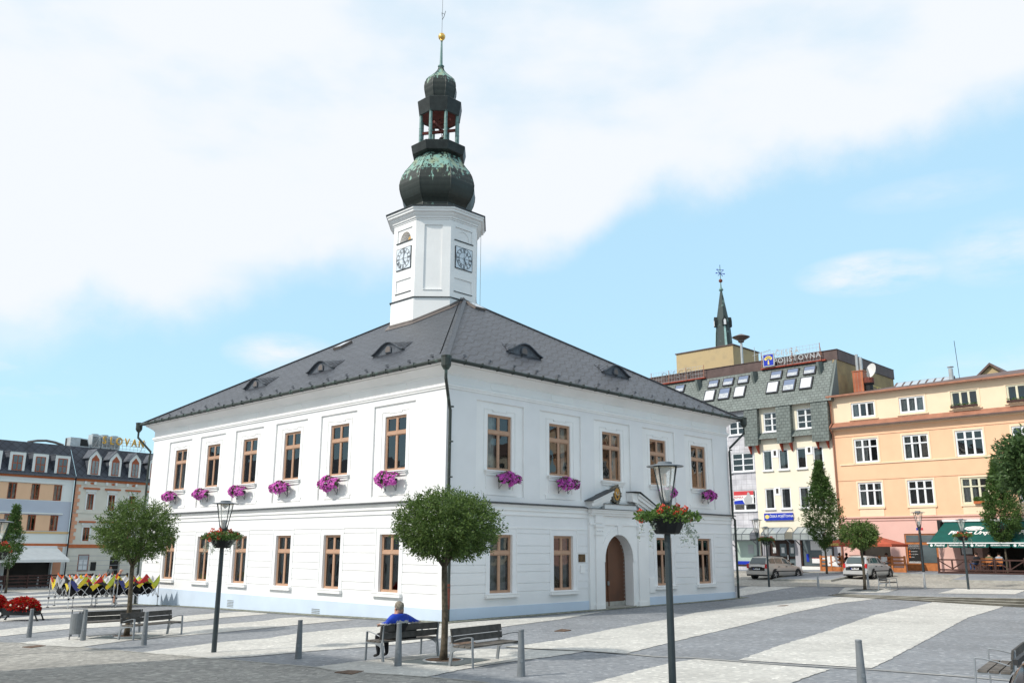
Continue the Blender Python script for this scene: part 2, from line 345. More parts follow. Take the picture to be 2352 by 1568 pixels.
for A,B in [([(1697,1351.9),(1721.7,1346),(1836.3,1346.7)],[(1697.4,1369),(1760,1358),(1836.3,1346.7)]),
            ([(1941,1348.3),(2022,1348.3),(2063.9,1352.5)],[(1925,1362.5),(2034.9,1360.5),(2063.9,1352.5)]),
            ([(2196.3,1350.9),(2332,1353.5),(2360,1354)],[(2154.3,1362),(2310,1364),(2330,1364.5)])]:
    ribbon(mbs,A,B,n=24,m=6)
tag(mbs.build('white_paving_stripes','setts_white',smooth=True),kind='structure')
# foreground cobbled road, flush kerb line, gravel strip round the hall
RA=[gp(*p).to_2d() for p in [(-120,1468),(0,1475.5),(39,1476),(119,1483),(182,1486.5),(325.5,1498.5),(428.7,1508),(494.8,1512.8),(612,1523),(735,1533.6),(767,1540.5),(981,1555),(1103,1566),(1250,1590),(1500,1640)]]
RB=[Vector(p) for p in [(-40,16),(-30,10),(-20,4),(-12,0),(-6,-6),(0,-8),(3,-4),(5,0)]]
sheet('road',RA,RB,'setts_road',n=70,m=30,lift=.008,px=False)
# rows of larger edging setts along the road
kb=MB(); kk=resample(RA,110)
for i in range(0,109):
    a,b=kk[i],kk[i+1]; d=(b-a).normalized(); nn=Vector((-d.y,d.x)); L=(b-a).length
    if (a.y<4): continue
    k=int(max(1,L/.16))
    for j in range(k):
        p=a.lerp(b,(j+.5)/k); c=Vector((p.x,p.y,G(p.x,p.y)+.012+random.random()*.006)); w=L/k*.45; h=.05
        kb.face([c+Vector((*( d*sx*w+nn*sy*h),0)) for sx,sy in ((-1,-1),(1,-1),(1,1),(-1,1))])
tag(kb.build('kerb',['kerb_stone']),kind='structure')
KL=[gp(*p,g=gl_).to_2d() for p in [(1161,1485),(1211.9,1489),(1336.9,1494.7),(1441,1502),(1508.7,1508.5),(1592.5,1511.4),(1799.2,1526.9),(1980,1536.6),(2231.8,1555.9),(2352,1566.3),(2440,1573)]]
mb=MB(); nn=Vector((SD.y,-SD.x))
def strip(mb,L,w,lift,g,thick=0,n=80):
    L=resample(L,n); A=[];B=[]
    for i,p in enumerate(L):
        d=(L[min(i+1,n-1)]-L[max(i-1,0)]).normalized(); q=Vector((-d.y,d.x))*w/2; A.append(p-q); B.append(p+q)
    ribbon(mb,A,B,n=n,m=1,lift=lift,px=False,g=g)
strip(mb,KL,.10,.02,gl_); tag(mb.build('drain_channel','kerb_stone'),kind='structure')
HC=Vector((CX,CY)); hp=lambda a,b:HC+DR*a+DL*b
mb=MB()
ribbon(mb,[hp(-.75,26.7),hp(-.7,-.75)],[hp(.1,26.7),hp(.1,.1)],n=60,m=4,lift=.016,px=False,g=gl_)
ribbon(mb,[hp(-.7,-.75),hp(8.6,-.75),hp(12.9,-.6),hp(21.5,-.5)],[hp(.1,.1),hp(8.6,.1),hp(12.9,.1),hp(21.5,.1)],n=60,m=4,lift=.017,px=False,g=gl_)
tag(mb.build('cobble_border','setts_moss'),kind='structure')
# ---------------------------------------------------------------- steps
mb=MB(); NT=60
def stepz(t,d):
    p=SJ+SD*t+SN*d; return p
for k in range(3):
    d0=.02+k*.36
    ring=[]
    for i in range(NT+1):
        t=i*.42; p0=stepz(t,d0); p1=stepz(t,d0+.40); zl=Gs(p0.x,p0.y,0); zu=Gs(*stepz(t,1.08),1)
        z=zl+(zu-zl)*(k+1)/3+.012; zb=zl-.1
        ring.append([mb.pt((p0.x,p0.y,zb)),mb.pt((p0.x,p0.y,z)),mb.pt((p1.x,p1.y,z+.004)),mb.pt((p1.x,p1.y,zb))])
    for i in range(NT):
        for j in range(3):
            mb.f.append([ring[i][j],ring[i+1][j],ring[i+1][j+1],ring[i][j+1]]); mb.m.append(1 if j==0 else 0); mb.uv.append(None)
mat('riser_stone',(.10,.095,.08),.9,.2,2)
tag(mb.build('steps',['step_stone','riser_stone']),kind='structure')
# ---------------------------------------------------------------- far street right
FP=Vector((24.56,70.0)); FU=-DL; FV=Vector((-FU.y,FU.x))      # facade line of the right-hand row, FV away from camera
fp=lambda s,d:FP+FU*s-FV*d
# lane of pale cobbles
def fr_d(x,y):   # pixel -> (s,d) in row frame
    p=gp(x,y).to_2d()-FP; return p.dot(FU),-p.dot(FV)
lowE=[gp(*p).to_2d() for p in [(1600,1346),(1695.8,1346),(1915,1347.5),(2206,1350.2),(2352,1352.5),(2500,1356)]]
kerbE=[fp(s,4.2) for s in (-16,-7.8,0,6,14,26)]
mb=MB(); ribbon(mb,lowE,kerbE,n=60,m=20,lift=.02,px=False); tag(mb.build('street','setts_lane'),kind='structure')
mat('pavement_slab',(.23,.245,.27),.8,.1,1.5,bump=.1)
def pave(poly,h=.13):
    """raised pavement with a kerb: poly in (s,d) of the row frame"""
    mb=MB(); n=len(poly); P=[fp(*q) for q in poly]
    top=[mb.pt((p.x,p.y,G(p.x,p.y)+h)) for p in P]
    mb.f.append(top); mb.m.append(0); mb.uv.append(None)
    c=sum(P,Vector((0,0)))/n
    for i in range(n):
        a,b=P[i],P[(i+1)%n]
        mb.face([(a.x,a.y,G(*a)-.2),(b.x,b.y,G(*b)-.2),(b.x,b.y,G(*b)+h+.006),(a.x,a.y,G(*a)+h+.006)],1)
        d=(b-a).normalized(); q=Vector((-d.y,d.x))*.15
        if (c-a).dot(q)<0: q=-q
        mb.face([(a.x,a.y,G(*a)+h+.006),(b.x,b.y,G(*b)+h+.006),(b.x+q.x,b.y+q.y,G(*(b+q))+h+.006),(a.x+q.x,a.y+q.y,G(*(a+q))+h+.006)],1)
    return mb
PV=pave([(-20,-.2),(-20,3.9),(-12,3.9),(-4,3.9),(2,3.9),(8,3.9),(14,3.9),(20,3.9),(30,3.9),(30,-.2),(20,-.2),(14,-.2),(8,-.2),(2,-.2),(-4,-.2),(-12,-.2)]); tag(PV.build('pavement',['pavement_slab','kerb_stone']),kind='structure')
print('peninsula px->sd',[tuple(round(v,1) for v in fr_d(*p)) for p in [(1775,1332),(1909,1334),(1948,1326),(1830,1320),(2180,1334),(2352,1337),(2222,1322),(2052,1323)]])
for poly in ([(2.2,12.8),(5.6,11.6)],): pass
def island(px,name='pavement'):
    P=[gp(*q).to_2d() for q in px]; mb=MB(); h=.13; c=sum(P,Vector((0,0)))/len(P)
    mb.f.append([mb.pt((p.x,p.y,G(*p)+h)) for p in P]); mb.m.append(0); mb.uv.append(None)
    for i in range(len(P)):
        a,b=P[i],P[(i+1)%len(P)]; d=(b-a).normalized(); q=Vector((-d.y,d.x))*.16
        if (c-a).dot(q)<0: q=-q
        mb.face([(a.x,a.y,G(*a)-.2),(b.x,b.y,G(*b)-.2),(b.x,b.y,G(*b)+h+.006),(a.x,a.y,G(*a)+h+.006)],1)
        mb.face([(a.x,a.y,G(*a)+h+.006),(b.x,b.y,G(*b)+h+.006),(b.x+q.x,b.y+q.y,G(*(b+q))+h+.006),(a.x+q.x,a.y+q.y,G(*(a+q))+h+.006)],1)
    tag(mb.build(name,['pavement_slab','kerb_stone']),kind='structure')
island([(1775,1334),(1909,1336),(1948,1328),(1990,1318),(1842,1319)])
island([(2180,1336),(2352,1339),(2520,1342),(2480,1322),(2222,1322)])
# ---------------------------------------------------------------- sky
def build_world():
    w=bpy.data.worlds.new('World'); SC.world=w; w.use_nodes=True; nt=w.node_tree; L=nt.links
    bg=nt.nodes['Background']; bg.inputs[1].default_value=.1
    sky=N(nt,'ShaderNodeTexSky',sky_type='NISHITA'); sky.sun_disc=False; sky.sun_elevation=SUN_EL; sky.sun_rotation=math.atan2(SUN_H.x,SUN_H.y)%(2*PI)
    sky.air_density=1.0; sky.dust_density=.6; sky.ozone_density=1.4
    tc=N(nt,'ShaderNodeTexCoord'); sx=N(nt,'ShaderNodeSeparateXYZ'); L.new(tc.outputs['Generated'],sx.inputs[0])
    az=N(nt,'ShaderNodeMath',operation='ARCTAN2'); L.new(sx.outputs[0],az.inputs[0]); L.new(sx.outputs[1],az.inputs[1])
    el=N(nt,'ShaderNodeMath',operation='ARCSINE'); L.new(sx.outputs[2],el.inputs[0])
    mr=N(nt,'ShaderNodeMapRange'); mr.inputs[1].default_value=-.8; mr.inputs[2].default_value=.8; L.new(az.outputs[0],mr.inputs[0])
    fc=N(nt,'ShaderNodeFloatCurve'); L.new(mr.outputs[0],fc.inputs[1]); cv=fc.mapping.curves[0]
    pts=[(0,770),(200,738),(400,745),(500,715),(600,645),(700,612),(900,606),(1100,612),(1250,590),(1380,528),(1500,458),(1650,420),(1800,350),(1950,362),(2150,332),(2352,245)]
    P=[]
    for x,y in pts:
        r=ray(x,y).normalized(); P.append(((math.atan2(r.x,r.y)+.8)/1.6,math.asin(r.z)))
    cv.points[0].location=(0,P[0][1]-.05); cv.points[1].location=(1,P[-1][1]+.12)
    for a,b in P: cv.points.new(a,b)
    fc.mapping.update()
    no=N(nt,'ShaderNodeTexNoise',_Scale=5.5,_Detail=9.0,_Roughness=.55); L.new(tc.outputs['Generated'],no.inputs['Vector'])
    def math_(op,a,b=None,clamp=False):
        n=N(nt,'ShaderNodeMath',operation=op); n.use_clamp=clamp
        for i,q in enumerate((a,b)):
            if q is None: continue
            if isinstance(q,(int,float)): n.inputs[i].default_value=q
            else: L.new(q,n.inputs[i])
        return n.outputs[0]
    d=math_('SUBTRACT',el.outputs[0],fc.outputs[0]); d=math_('ADD',d,math_('MULTIPLY',math_('SUBTRACT',no.outputs['Fac'],.5),.16))
    c=N(nt,'ShaderNodeMapRange',interpolation_type='SMOOTHSTEP'); c.inputs[1].default_value=-.03; c.inputs[2].default_value=.035; L.new(d,c.inputs[0])
    # thin spots inside the cloud sheet
    n2=N(nt,'ShaderNodeTexNoise',_Scale=3.0,_Detail=6.0,_Roughness=.5); mpp=N(nt,'ShaderNodeMapping'); mpp.inputs['Location'].default_value=(3.1,1.7,.4); mpp.inputs['Scale'].default_value=(1,1,2.2); L.new(tc.outputs['Generated'],mpp.inputs[0]); L.new(mpp.outputs[0],n2.inputs['Vector'])
    c2=N(nt,'ShaderNodeMapRange',interpolation_type='SMOOTHSTEP'); c2.inputs[1].default_value=.36; c2.inputs[2].default_value=.56; c2.inputs[3].default_value=.5; L.new(n2.outputs['Fac'],c2.inputs[0])
    cl=math_('MULTIPLY',c.outputs[0],c2.outputs[0])
    # small wisps low in the sky
    tot=cl
    n4=N(nt,'ShaderNodeTexNoise',_Scale=7.0,_Detail=9.0,_Roughness=.62); mp4=N(nt,'ShaderNodeMapping'); mp4.inputs['Scale'].default_value=(1,1,3.0); L.new(tc.outputs['Generated'],mp4.inputs[0]); L.new(mp4.outputs[0],n4.inputs['Vector'])
    for (x,y,wx,wy,a) in ((650,812,.07,.026,.7),(2000,628,.085,.026,.95),(2330,570,.09,.04,.6),(5,865,.08,.03,.6),(2350,850,.12,.03,.4),(2150,440,.1,.02,.3),(1560,190,.2,.05,.0)):
        r=ray(x,y).normalized(); a0=math.atan2(r.x,r.y); e0=math.asin(r.z)
        q1=math_('POWER',math_('DIVIDE',math_('SUBTRACT',az.outputs[0],a0),wx),2.0); q2=math_('POWER',math_('DIVIDE',math_('SUBTRACT',el.outputs[0],e0),wy),2.0)
        g=math_('SUBTRACT',1.0,math_('ADD',q1,q2)); g=math_('MAXIMUM',g,0.0); g=math_('MULTIPLY',g,math_('ADD',math_('MULTIPLY',math_('SUBTRACT',n4.outputs['Fac'],.42),5.0),.2)); g=math_('MAXIMUM',g,0.0)
        g=math_('MULTIPLY',g,a,True); tot=math_('MAXIMUM',tot,g)
    tint=N(nt,'ShaderNodeMix',data_type='RGBA',blend_type='MULTIPLY'); tint.inputs[0].default_value=1; L.new(sky.outputs[0],tint.inputs[6]); tint.inputs[7].default_value=(*SKY_TINT,1)
    t2=N(nt,"ShaderNodeMix",data_type="RGBA"); t2.inputs[0].default_value=.72; L.new(tint.outputs[2],t2.inputs[6]); t2.inputs[7].default_value=(*SKYC,1); mx=N(nt,"ShaderNodeMix",data_type="RGBA"); L.new(tot,mx.inputs[0]); L.new(t2.outputs[2],mx.inputs[6]); mx.inputs[7].default_value=(*CLOUD,1)
    L.new(mx.outputs[2],bg.inputs[0])
SUN_H=Vector((-.9,-.44)).normalized(); SUN_EL=math.radians(42)
SKY_TINT=(1.3,1.55,1.5); CLOUD=(7.9,8.25,8.7); SKYC=(5.1,7.85,9.6)
build_world()
sl=bpy.data.lights.new('sun','SUN'); sl.energy=3.2; sl.angle=math.radians(1.5); sl.color=(1,.95,.86)
so=bpy.data.objects.new('sun',sl); COL.objects.link(so)
sv=Vector((SUN_H.x*math.cos(SUN_EL),SUN_H.y*math.cos(SUN_EL),math.sin(SUN_EL))); so.rotation_euler=sv.to_track_quat('Z','Y').to_euler(); so.location=(0,0,60)
SC.view_settings.view_transform='Standard'; SC.view_settings.look='None'; SC.view_settings.gamma=1; SC.view_settings.exposure=0.22
# ---------------------------------------------------------------- wall helpers (wall frame: x along wall, -y outwards, z up)
def wall_sheet(mb,s0,s1,z0,z1,holes,y=0,m=0,mr=None,uv=False):
    """flat skin with rectangular recesses holes=(a,b,c,d,depth); reveals run back by depth"""
    mr=m if mr is None else mr
    xs=sorted(set([s0,s1]+[min(max(v,s0),s1) for h in holes for v in h[:2]])); zs=sorted(set([z0,z1]+[min(max(v,z0),z1) for h in holes for v in h[2:4]]))
    for i in range(len(xs)-1):
        run=None
        for j in range(len(zs)-1):
            cx=(xs[i]+xs[i+1])/2; cz=(zs[j]+zs[j+1])/2
            inside=any(h[0]<cx<h[1] and h[2]<cz<h[3] for h in holes)
            if inside:
                if run is not None: mb.face([(xs[i],y,run),(xs[i+1],y,run),(xs[i+1],y,zs[j]),(xs[i],y,zs[j])],m,[(xs[i],run),(xs[i+1],run),(xs[i+1],zs[j]),(xs[i],zs[j])] if uv else None); run=None
            elif run is None: run=zs[j]
        if run is not None: mb.face([(xs[i],y,run),(xs[i+1],y,run),(xs[i+1],y,zs[-1]),(xs[i],y,zs[-1])],m,[(xs[i],run),(xs[i+1],run),(xs[i+1],zs[-1]),(xs[i],zs[-1])] if uv else None)
    for a,b,c,d,dp in holes:
        if dp<=0: continue
        for p,q in (((a,c),(b,c)),((b,c),(b,d)),((b,d),(a,d)),((a,d),(a,c))):
            mb.face([(p[0],y,p[1]),(q[0],y,q[1]),(q[0],y+dp,q[1]),(p[0],y+dp,p[1])],mr)
def arch_pts(a,b,zs,zt,n=16):
    c=(a+b)/2; r=(b-a)/2; return [(c-r*math.cos(PI*i/n),zs+(zt-zs)*math.sin(PI*i/n)) for i in range(n+1)]
def arch_fill(mb,a,b,zs,zt,ztop,y,depth,z0,m=0):
    P=arch_pts(a,b,zs,zt)
    for p,q in zip(P,P[1:]):
        mb.face([(p[0],y,p[1]),(q[0],y,q[1]),(q[0],y,ztop),(p[0],y,ztop)],m)
        mb.face([(p[0],y,p[1]),(q[0],y,q[1]),(q[0],y+depth,q[1]),(p[0],y+depth,p[1])],m)
    for x in (a,b): mb.face([(x,y,z0),(x,y,zs),(x,y+depth,zs),(x,y+depth,z0)],m)
def win_mesh(w,h,cols=2,rows=((0,.655),(.715,1)),fr=.065,bar=.05,depth=.06,room=.7,mats=('wood_frame','room_dark'),name='window',mull=True,sash=.035):
    mb=MB(); x0=-w/2; x1=w/2
    mb.box(x0,x0+fr,-.02,depth,0,h); mb.box(x1-fr,x1,-.02,depth,0,h); mb.box(x0+fr,x1-fr,-.02,depth,0,fr); mb.box(x0+fr,x1-fr,-.02,depth,h-fr,h)
    for (a,b),(c,d) in zip(rows,rows[1:]): mb.box(x0+fr,x1-fr,-.035,depth,b*h,c*h)
    iw=(w-2*fr)/cols
    for a,b in rows:
        za=max(a*h,fr); zb=min(b*h,h-fr)
        for i in range(1,cols):
            x=x0+fr+iw*i; mb.box(x-bar/2-.012,x+bar/2+.012,-.01,depth-.01,za,zb)
        for i in range(cols):      # sash rails
            xa=x0+fr+iw*i+(bar/2+.012 if i else 0); xb=x0+fr+iw*(i+1)-(bar/2+.012 if i<cols-1 else 0); t=sash
            mb.box(xa,xa+t,.0,depth-.015,za,zb); mb.box(xb-t,xb,.0,depth-.015,za,zb); mb.box(xa+t,xb-t,.0,depth-.015,za,za+t); mb.box(xa+t,xb-t,.0,depth-.015,zb-t,zb)
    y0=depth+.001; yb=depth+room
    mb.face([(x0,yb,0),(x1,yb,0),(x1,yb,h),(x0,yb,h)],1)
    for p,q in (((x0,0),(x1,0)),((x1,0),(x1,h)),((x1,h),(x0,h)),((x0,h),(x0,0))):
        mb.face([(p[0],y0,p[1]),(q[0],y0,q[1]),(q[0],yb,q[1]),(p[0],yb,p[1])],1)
    return mb.mesh(name,list(mats))
def pane_mesh(w,h,mt='glass',y=.03):
    mb=MB(); mb.face([(-w/2+.03,y,.03),(w/2-.03,y,.03),(w/2-.03,y,h-.03),(-w/2+.03,y,h-.03)]); return mb.mesh('pane',mt)
def curtain_mesh(w,h,kind,mt='curtain'):
    """hanging folds behind the glass: kind 'side','net','half','blind'"""
    mb=MB(); y=.2; n=26
    spans={'side':[(-w/2+.05,-w/2+.05+w*.2),(w/2-.05-w*.2,w/2-.05)],'net':[(-w/2+.05,w/2-.05)],'left':[(-w/2+.05,0)],'half':[(-w/2+.05,w/2-.05)],'blind':[(-w/2+.05,w/2-.05)]}[kind]
    z0=h*.5 if kind=='half' else .05
    for a,b in spans:
        k=max(6,int(n*(b-a)/w)); P=[(a+(b-a)*i/k,y+(.0 if kind=='blind' else .035*math.sin(i*2.3)+.01*math.sin(i*5.1))) for i in range(k+1)]
        for p,q in zip(P,P[1:]): mb.face([(p[0],p[1],z0),(q[0],q[1],z0),(q[0],q[1],h-.05),(p[0],p[1],h-.05)])
    return mb.mesh('curtain',mt)
def ob(name,me,parent,loc=(0,0,0),rot=0):
    o=bpy.data.objects.new(name,me); COL.objects.link(o); o.parent=parent; o.location=loc; o.rotation_euler=(0,0,rot); return o
# ---------------------------------------------------------------- town hall materials
mat_brick('slate',(.042,.048,.062),(.074,.082,.100),(.012,.013,.016),.7,.20,.03,rot=0,off=.38,rough=.45,bump=1.0,noise=.12,spec=.5,waves=(.40,.62,.78))
mat_brick('slate_steep',(.042,.048,.062),(.074,.082,.100),(.010,.011,.014),.7,.20,.03,rot=0,off=.38,rough=.45,bump=1.0,noise=.12,spec=.5,waves=(.50,1.15,.8))
mat('slate_ridge',(.06,.067,.08),.45,.25,9,bump=.3,spec=.5)
mat('plaster_wall',(.77,.768,.775),.85,.02,1.2,bump=.05,bscale=60)
def mat_copper():
    m=bpy.data.materials.new('copper_patina'); m.use_nodes=True; nt=m.node_tree; L=nt.links; b=nt.nodes['Principled BSDF']
    b.inputs['Roughness'].default_value=.5; b.inputs['Specular IOR Level'].default_value=.4
    tc=N(nt,'ShaderNodeTexCoord'); ge=N(nt,'ShaderNodeNewGeometry'); sp=N(nt,'ShaderNodeSeparateXYZ'); L.new(ge.outputs['Normal'],sp.inputs[0])
    mp=N(nt,'ShaderNodeMapping'); mp.inputs['Scale'].default_value=(3.2,3.2,.9); L.new(tc.outputs['Object'],mp.inputs[0])
    no=N(nt,'ShaderNodeTexNoise',_Scale=1.6,_Detail=7.0,_Roughness=.65); L.new(mp.outputs[0],no.inputs[0])
    a=N(nt,'ShaderNodeMath',operation='MULTIPLY'); a.inputs[1].default_value=2.5; L.new(no.outputs['Fac'],a.inputs[0])
    s=N(nt,'ShaderNodeMath',operation='ADD'); L.new(a.outputs[0],s.inputs[0]); L.new(sp.outputs[2],s.inputs[1])
    mr=N(nt,'ShaderNodeMapRange'); mr.inputs[1].default_value=1.62; mr.inputs[2].default_value=1.74; L.new(s.outputs[0],mr.inputs[0])
    n2=N(nt,'ShaderNodeTexNoise',_Scale=2.5,_Detail=4.0); L.new(tc.outputs['Object'],n2.inputs[0]); cr=N(nt,'ShaderNodeValToRGB'); L.new(n2.outputs['Fac'],cr.inputs[0])
    e=cr.color_ramp.elements; e[0].position=.35; e[0].color=(.26,.31,.20,1); e[1].position=.55; e[1].color=(.20,.36,.31,1)
    d=N(nt,'ShaderNodeValToRGB'); L.new(no.outputs['Fac'],d.inputs[0]); d.color_ramp.elements[0].color=(.010,.013,.011,1); d.color_ramp.elements[1].color=(.032,.042,.035,1)
    mx=N(nt,'ShaderNodeMix',data_type='RGBA'); L.new(mr.outputs[0],mx.inputs[0]); L.new(d.outputs[0],mx.inputs[6]); L.new(cr.outputs[0],mx.inputs[7]); L.new(mx.outputs[2],b.inputs[0])
    # seams
    w=N(nt,'ShaderNodeTexWave',wave_type='BANDS',bands_direction='Z',_Scale=.9); L.new(tc.outputs['Object'],w.inputs[0]); bp=N(nt,'ShaderNodeBump',_Strength=.35,_Distance=.02); L.new(w.outputs['Fac'],bp.inputs['Height']); L.new(bp.outputs[0],b.inputs['Normal'])
    MATS['copper_patina']=m
mat_copper()
mat('copper_green',(.17,.29,.27),.55,.25,5,col2=(.07,.11,.10),thr=(.3,.55))
mat('gold',(.75,.45,.12),.3,.15,6,metal=.9)
mat('sheet_brown',(.16,.135,.125),.55,.15,2)
mat('beam_red',(.17,.045,.035),.7,.2,4)
mat('bronze',(.03,.025,.02),.5,.2,4)
mat('flash_dark',(.04,.045,.05),.5,.2,4)
mat('bronze_plate',(.09,.055,.025),.4,.5,9)
mat('clock_white',(.62,.68,.74),.4,.08,3)
mat('clock_black',(.02,.02,.022),.5,.1,3)
mat('clock_grey',(.14,.16,.18),.5,.1,3)
def mat_door():
    m=bpy.data.materials.new('door_wood'); m.use_nodes=True; nt=m.node_tree; L=nt.links; b=nt.nodes['Principled BSDF']; b.inputs['Roughness'].default_value=.45
    tc=N(nt,'ShaderNodeTexCoord'); w=N(nt,'ShaderNodeTexWave',_Scale=5.0,_Distortion=6.0,bands_direction='DIAGONAL'); w.inputs['Detail'].default_value=3; L.new(tc.outputs['Object'],w.inputs[0])
    n=N(nt,'ShaderNodeTexNoise',_Scale=1.3); L.new(tc.outputs['Object'],n.inputs[0])
    cr=N(nt,'ShaderNodeValToRGB'); mxf=N(nt,'ShaderNodeMath',operation='MULTIPLY_ADD'); mxf.inputs[1].default_value=.45; L.new(w.outputs['Fac'],mxf.inputs[0]); L.new(n.outputs['Fac'],mxf.inputs[2]); L.new(mxf.outputs[0],cr.inputs[0])
    e=cr.color_ramp.elements; e[0].position=.3; e[0].color=(.03,.012,.006,1); e[1].position=.85; e[1].color=(.125,.045,.018,1); L.new(cr.outputs[0],b.inputs[0]); MATS['door_wood']=m
mat_door()
# ---------------------------------------------------------------- town hall
WL,WR=26.12,20.85
hall=thing('town_hall','white two-storey town hall with hipped slate roof and octagonal clock tower','town hall',(CX,CY,0),AZ)
MR=Matrix.Identity(4); ML=Matrix.Translation((0,WL,0))@Matrix.Rotation(-PI/2,4,'Z')
upR=[3.0,6.76,10.47,14.25,17.95]; loR=[3.07,6.86,14.4,18.07]
upL=[WL-s for s in (3.25,7.22,11.08,14.98,18.8,22.58)]; loL=[WL-s for s in (3.3,7.3,11.2,15.15,18.97,22.85)]
UW,UZ0,UZ1=1.40,5.72,7.98; LW,LZ0,LZ1=1.27,.92,3.17
PB,PT=4.68,8.47
body=MB()
def facade(L,ups,los,door=False,M=MR):
    body.M=M; holes=[]; pan=[]
    for c in ups:
        a,b=c-1.40,c+1.36; pan.append((a,b,PB,PT,.075)); holes.append((a,b,PB,PT,.075))
    for c in los: holes.append((c-LW/2,c+LW/2,LZ0,LZ1,.16))
    edges=[(.25,None)]
    free=[]; xs=sorted(los+([10.6] if door else [])); cur=.3
    for c in xs:
        hw=2.15 if (door and abs(c-10.6)<.01) else .88
        free.append((cur,c-hw)); cur=c+hw
    free.append((cur,L-.3))
    for a,b in free:
        for z in (3.22,2.73,2.42,1.99,1.70,1.25,.93):
            holes.append((a,b,z,z+.028,.03))
    if door: holes.append((8.55,12.85,-2,4.33,0))
    wall_sheet(body,0,L,.42,8.85,holes,0,2,0)
    for a,b in free:
        for z in (3.22,2.73,2.42,1.99,1.70,1.25,.93): body.face([(a,.03,z-.01),(b,.03,z-.01),(b,.03,z+.04),(a,.03,z+.04)],0)
    for i,(a,b,c,d,dp) in enumerate(pan):
        w=ups[i]; wall_sheet(body,a,b,c,d,[(w-UW/2,w+UW/2,UZ0,UZ1,.12)],.075,0)
    # plinth
    if door:
        body.box(0,8.5,-.03,.3,-1.4,.42,1); body.box(12.9,L,-.03,.3,-1.4,.42,1)
    else: body.box(0,L,-.03,.3,-1.4,.42,1)
    # belt mouldings (interrupted by the portal)
    for a,b in ([(-.0,8.5),(12.9,L)] if door else [(0,L)]):
        for z0,z1,o in ((3.44,3.49,.025),(3.96,4.02,.05),(4.02,4.15,.03),(4.15,4.21,.09),(4.21,4.32,.06),(4.32,4.405,.14)): body.box(a,b,-o,.002,z0,z1,0)
    # thin stucco frames
    for c in los:
        for (a,b,z0,z1) in ((c-.88,c-.85,.9,3.42),(c+.85,c+.88,.9,3.42),(c-.88,c+.88,3.42,3.445)): body.box(a,b,-.022,.002,z0,z1,0)
    for c in ups:
        y=.075
        for (a,b,z0,z1) in ((c-.92,c-.89,5.6,8.16),(c+.89,c+.92,5.6,8.16),(c-.92,c-.42,8.16,8.19),(c+.42,c+.92,8.16,8.19),(c-.42,c+.42,8.10,8.13),(c-.42,c-.39,8.10,8.19),(c+.39,c+.42,8.10,8.19),(c-.8,c-.77,4.95,5.5),(c+.77,c+.8,4.95,5.5),(c-1.05,c+1.05,4.86,4.89)):
            body.box(a,b,y-.022,y+.002,z0,z1,0)
        body.box(c-1.0,c+1.0,.03,.077,4.72,4.86,0)
facade(WR,upR,loR,True,MR); facade(WL,upL,loL,False,ML)
body.M=None
for z0,z1 in ((-1.4,9.3),):   # the two far walls
    body.face([(WR,0,z0),(WR,WL,z0),(WR,WL,z1),(WR,0,z1)],0); body.face([(0,WL,z0),(WR,WL,z0),(WR,WL,z1),(0,WL,z1)],0)
def ring(mb,x0,x1,y0,y1,prof,m=0,ms=None):
    for k in range(len(prof)-1):
        (o,z),(p,q)=prof[k],prof[k+1]
        A=[(x0-o,y0-o,z),(x1+o,y0-o,z),(x1+o,y1+o,z),(x0-o,y1+o,z)]; B=[(x0-p,y0-p,q),(x1+p,y0-p,q),(x1+p,y1+p,q),(x0-p,y1+p,q)]
        for j in range(4): mb.face([A[j],A[(j+1)%4],B[(j+1)%4],B[j]],ms[k] if ms else m)
ring(body,0,WR,0,WL,[(0,8.74),(.05,8.74),(.05,8.80),(.09,8.82),(.09,8.90),(.03,8.93),(0,8.96),(0.001,9.28),(.05,9.30),(.05,9.34),(.10,9.38),(.2,9.46),(.34,9.56),(.40,9.58),(.40,9.63),(.48,9.65),(.50,9.69),(.50,9.72)])
body.build('wall',['plaster_white','plaster_blue','plaster_wall'],hall)
# belt cover flashing
mb=MB()
for M,sp in ((MR,[(-.2,8.3),(13.1,WR+.2)]),(ML,[(-.0,WL+.2)])):
    mb.M=M
    for a,b in sp: mb.face([(a,-.21,4.405),(b,-.21,4.405),(b,.0,4.47),(a,.0,4.47)]); mb.face([(a,-.21,4.38),(b,-.21,4.38),(b,-.21,4.406),(a,-.21,4.406)])
mb.build('ledge_flashing',['flash_dark'],hall)
# windows
wU=win_mesh(UW,UZ1-UZ0); wLo=win_mesh(LW,LZ1-LZ0); pU=pane_mesh(UW,UZ1-UZ0); pLo=pane_mesh(LW,LZ1-LZ0)
CUU={k:curtain_mesh(UW,UZ1-UZ0,k) for k in ('side','left','net')}; CUL={k:curtain_mesh(LW,LZ1-LZ0,k,'curtain_grey') for k in ('side','blind','net','left')}
mb=MB(); mb.box(-.86,.86,-.11,.002,-.12,-.055); mb.box(-.9,.9,-.15,.002,-.055,-.01); mb.box(-.82,.82,-.06,.002,-.22,-.12); sillU=mb.mesh('sill','plaster_white')
mb=MB(); mb.box(-.92,.92,-.14,.002,-.17,-.02); mb.box(-.9,.9,-.16,.002,-.05,-.02); sillL=mb.mesh('sill','plaster_white')
def put_win(me,pm,sm,M,s,y,z,cm=None,sy=0):
    rot=0 if M is MR else -PI/2; p=M@Vector((s,y,z)); w=ob('window',me,hall,p,rot); ob('pane',pm,w); ob('sill',sm,w,(0,-y+sy,0))
    if cm: ob('curtain',cm,w)
for i,c in enumerate(upR): put_win(wU,pU,sillU,MR,c,.16,UZ0,CUU['side'] if i in (1,2,3) else CUU['left'] if i==0 else CUU['side'],.075)
for i,c in enumerate(upL): put_win(wU,pU,sillU,ML,c,.16,UZ0,CUU['left'] if i in (5,) else None,.075)
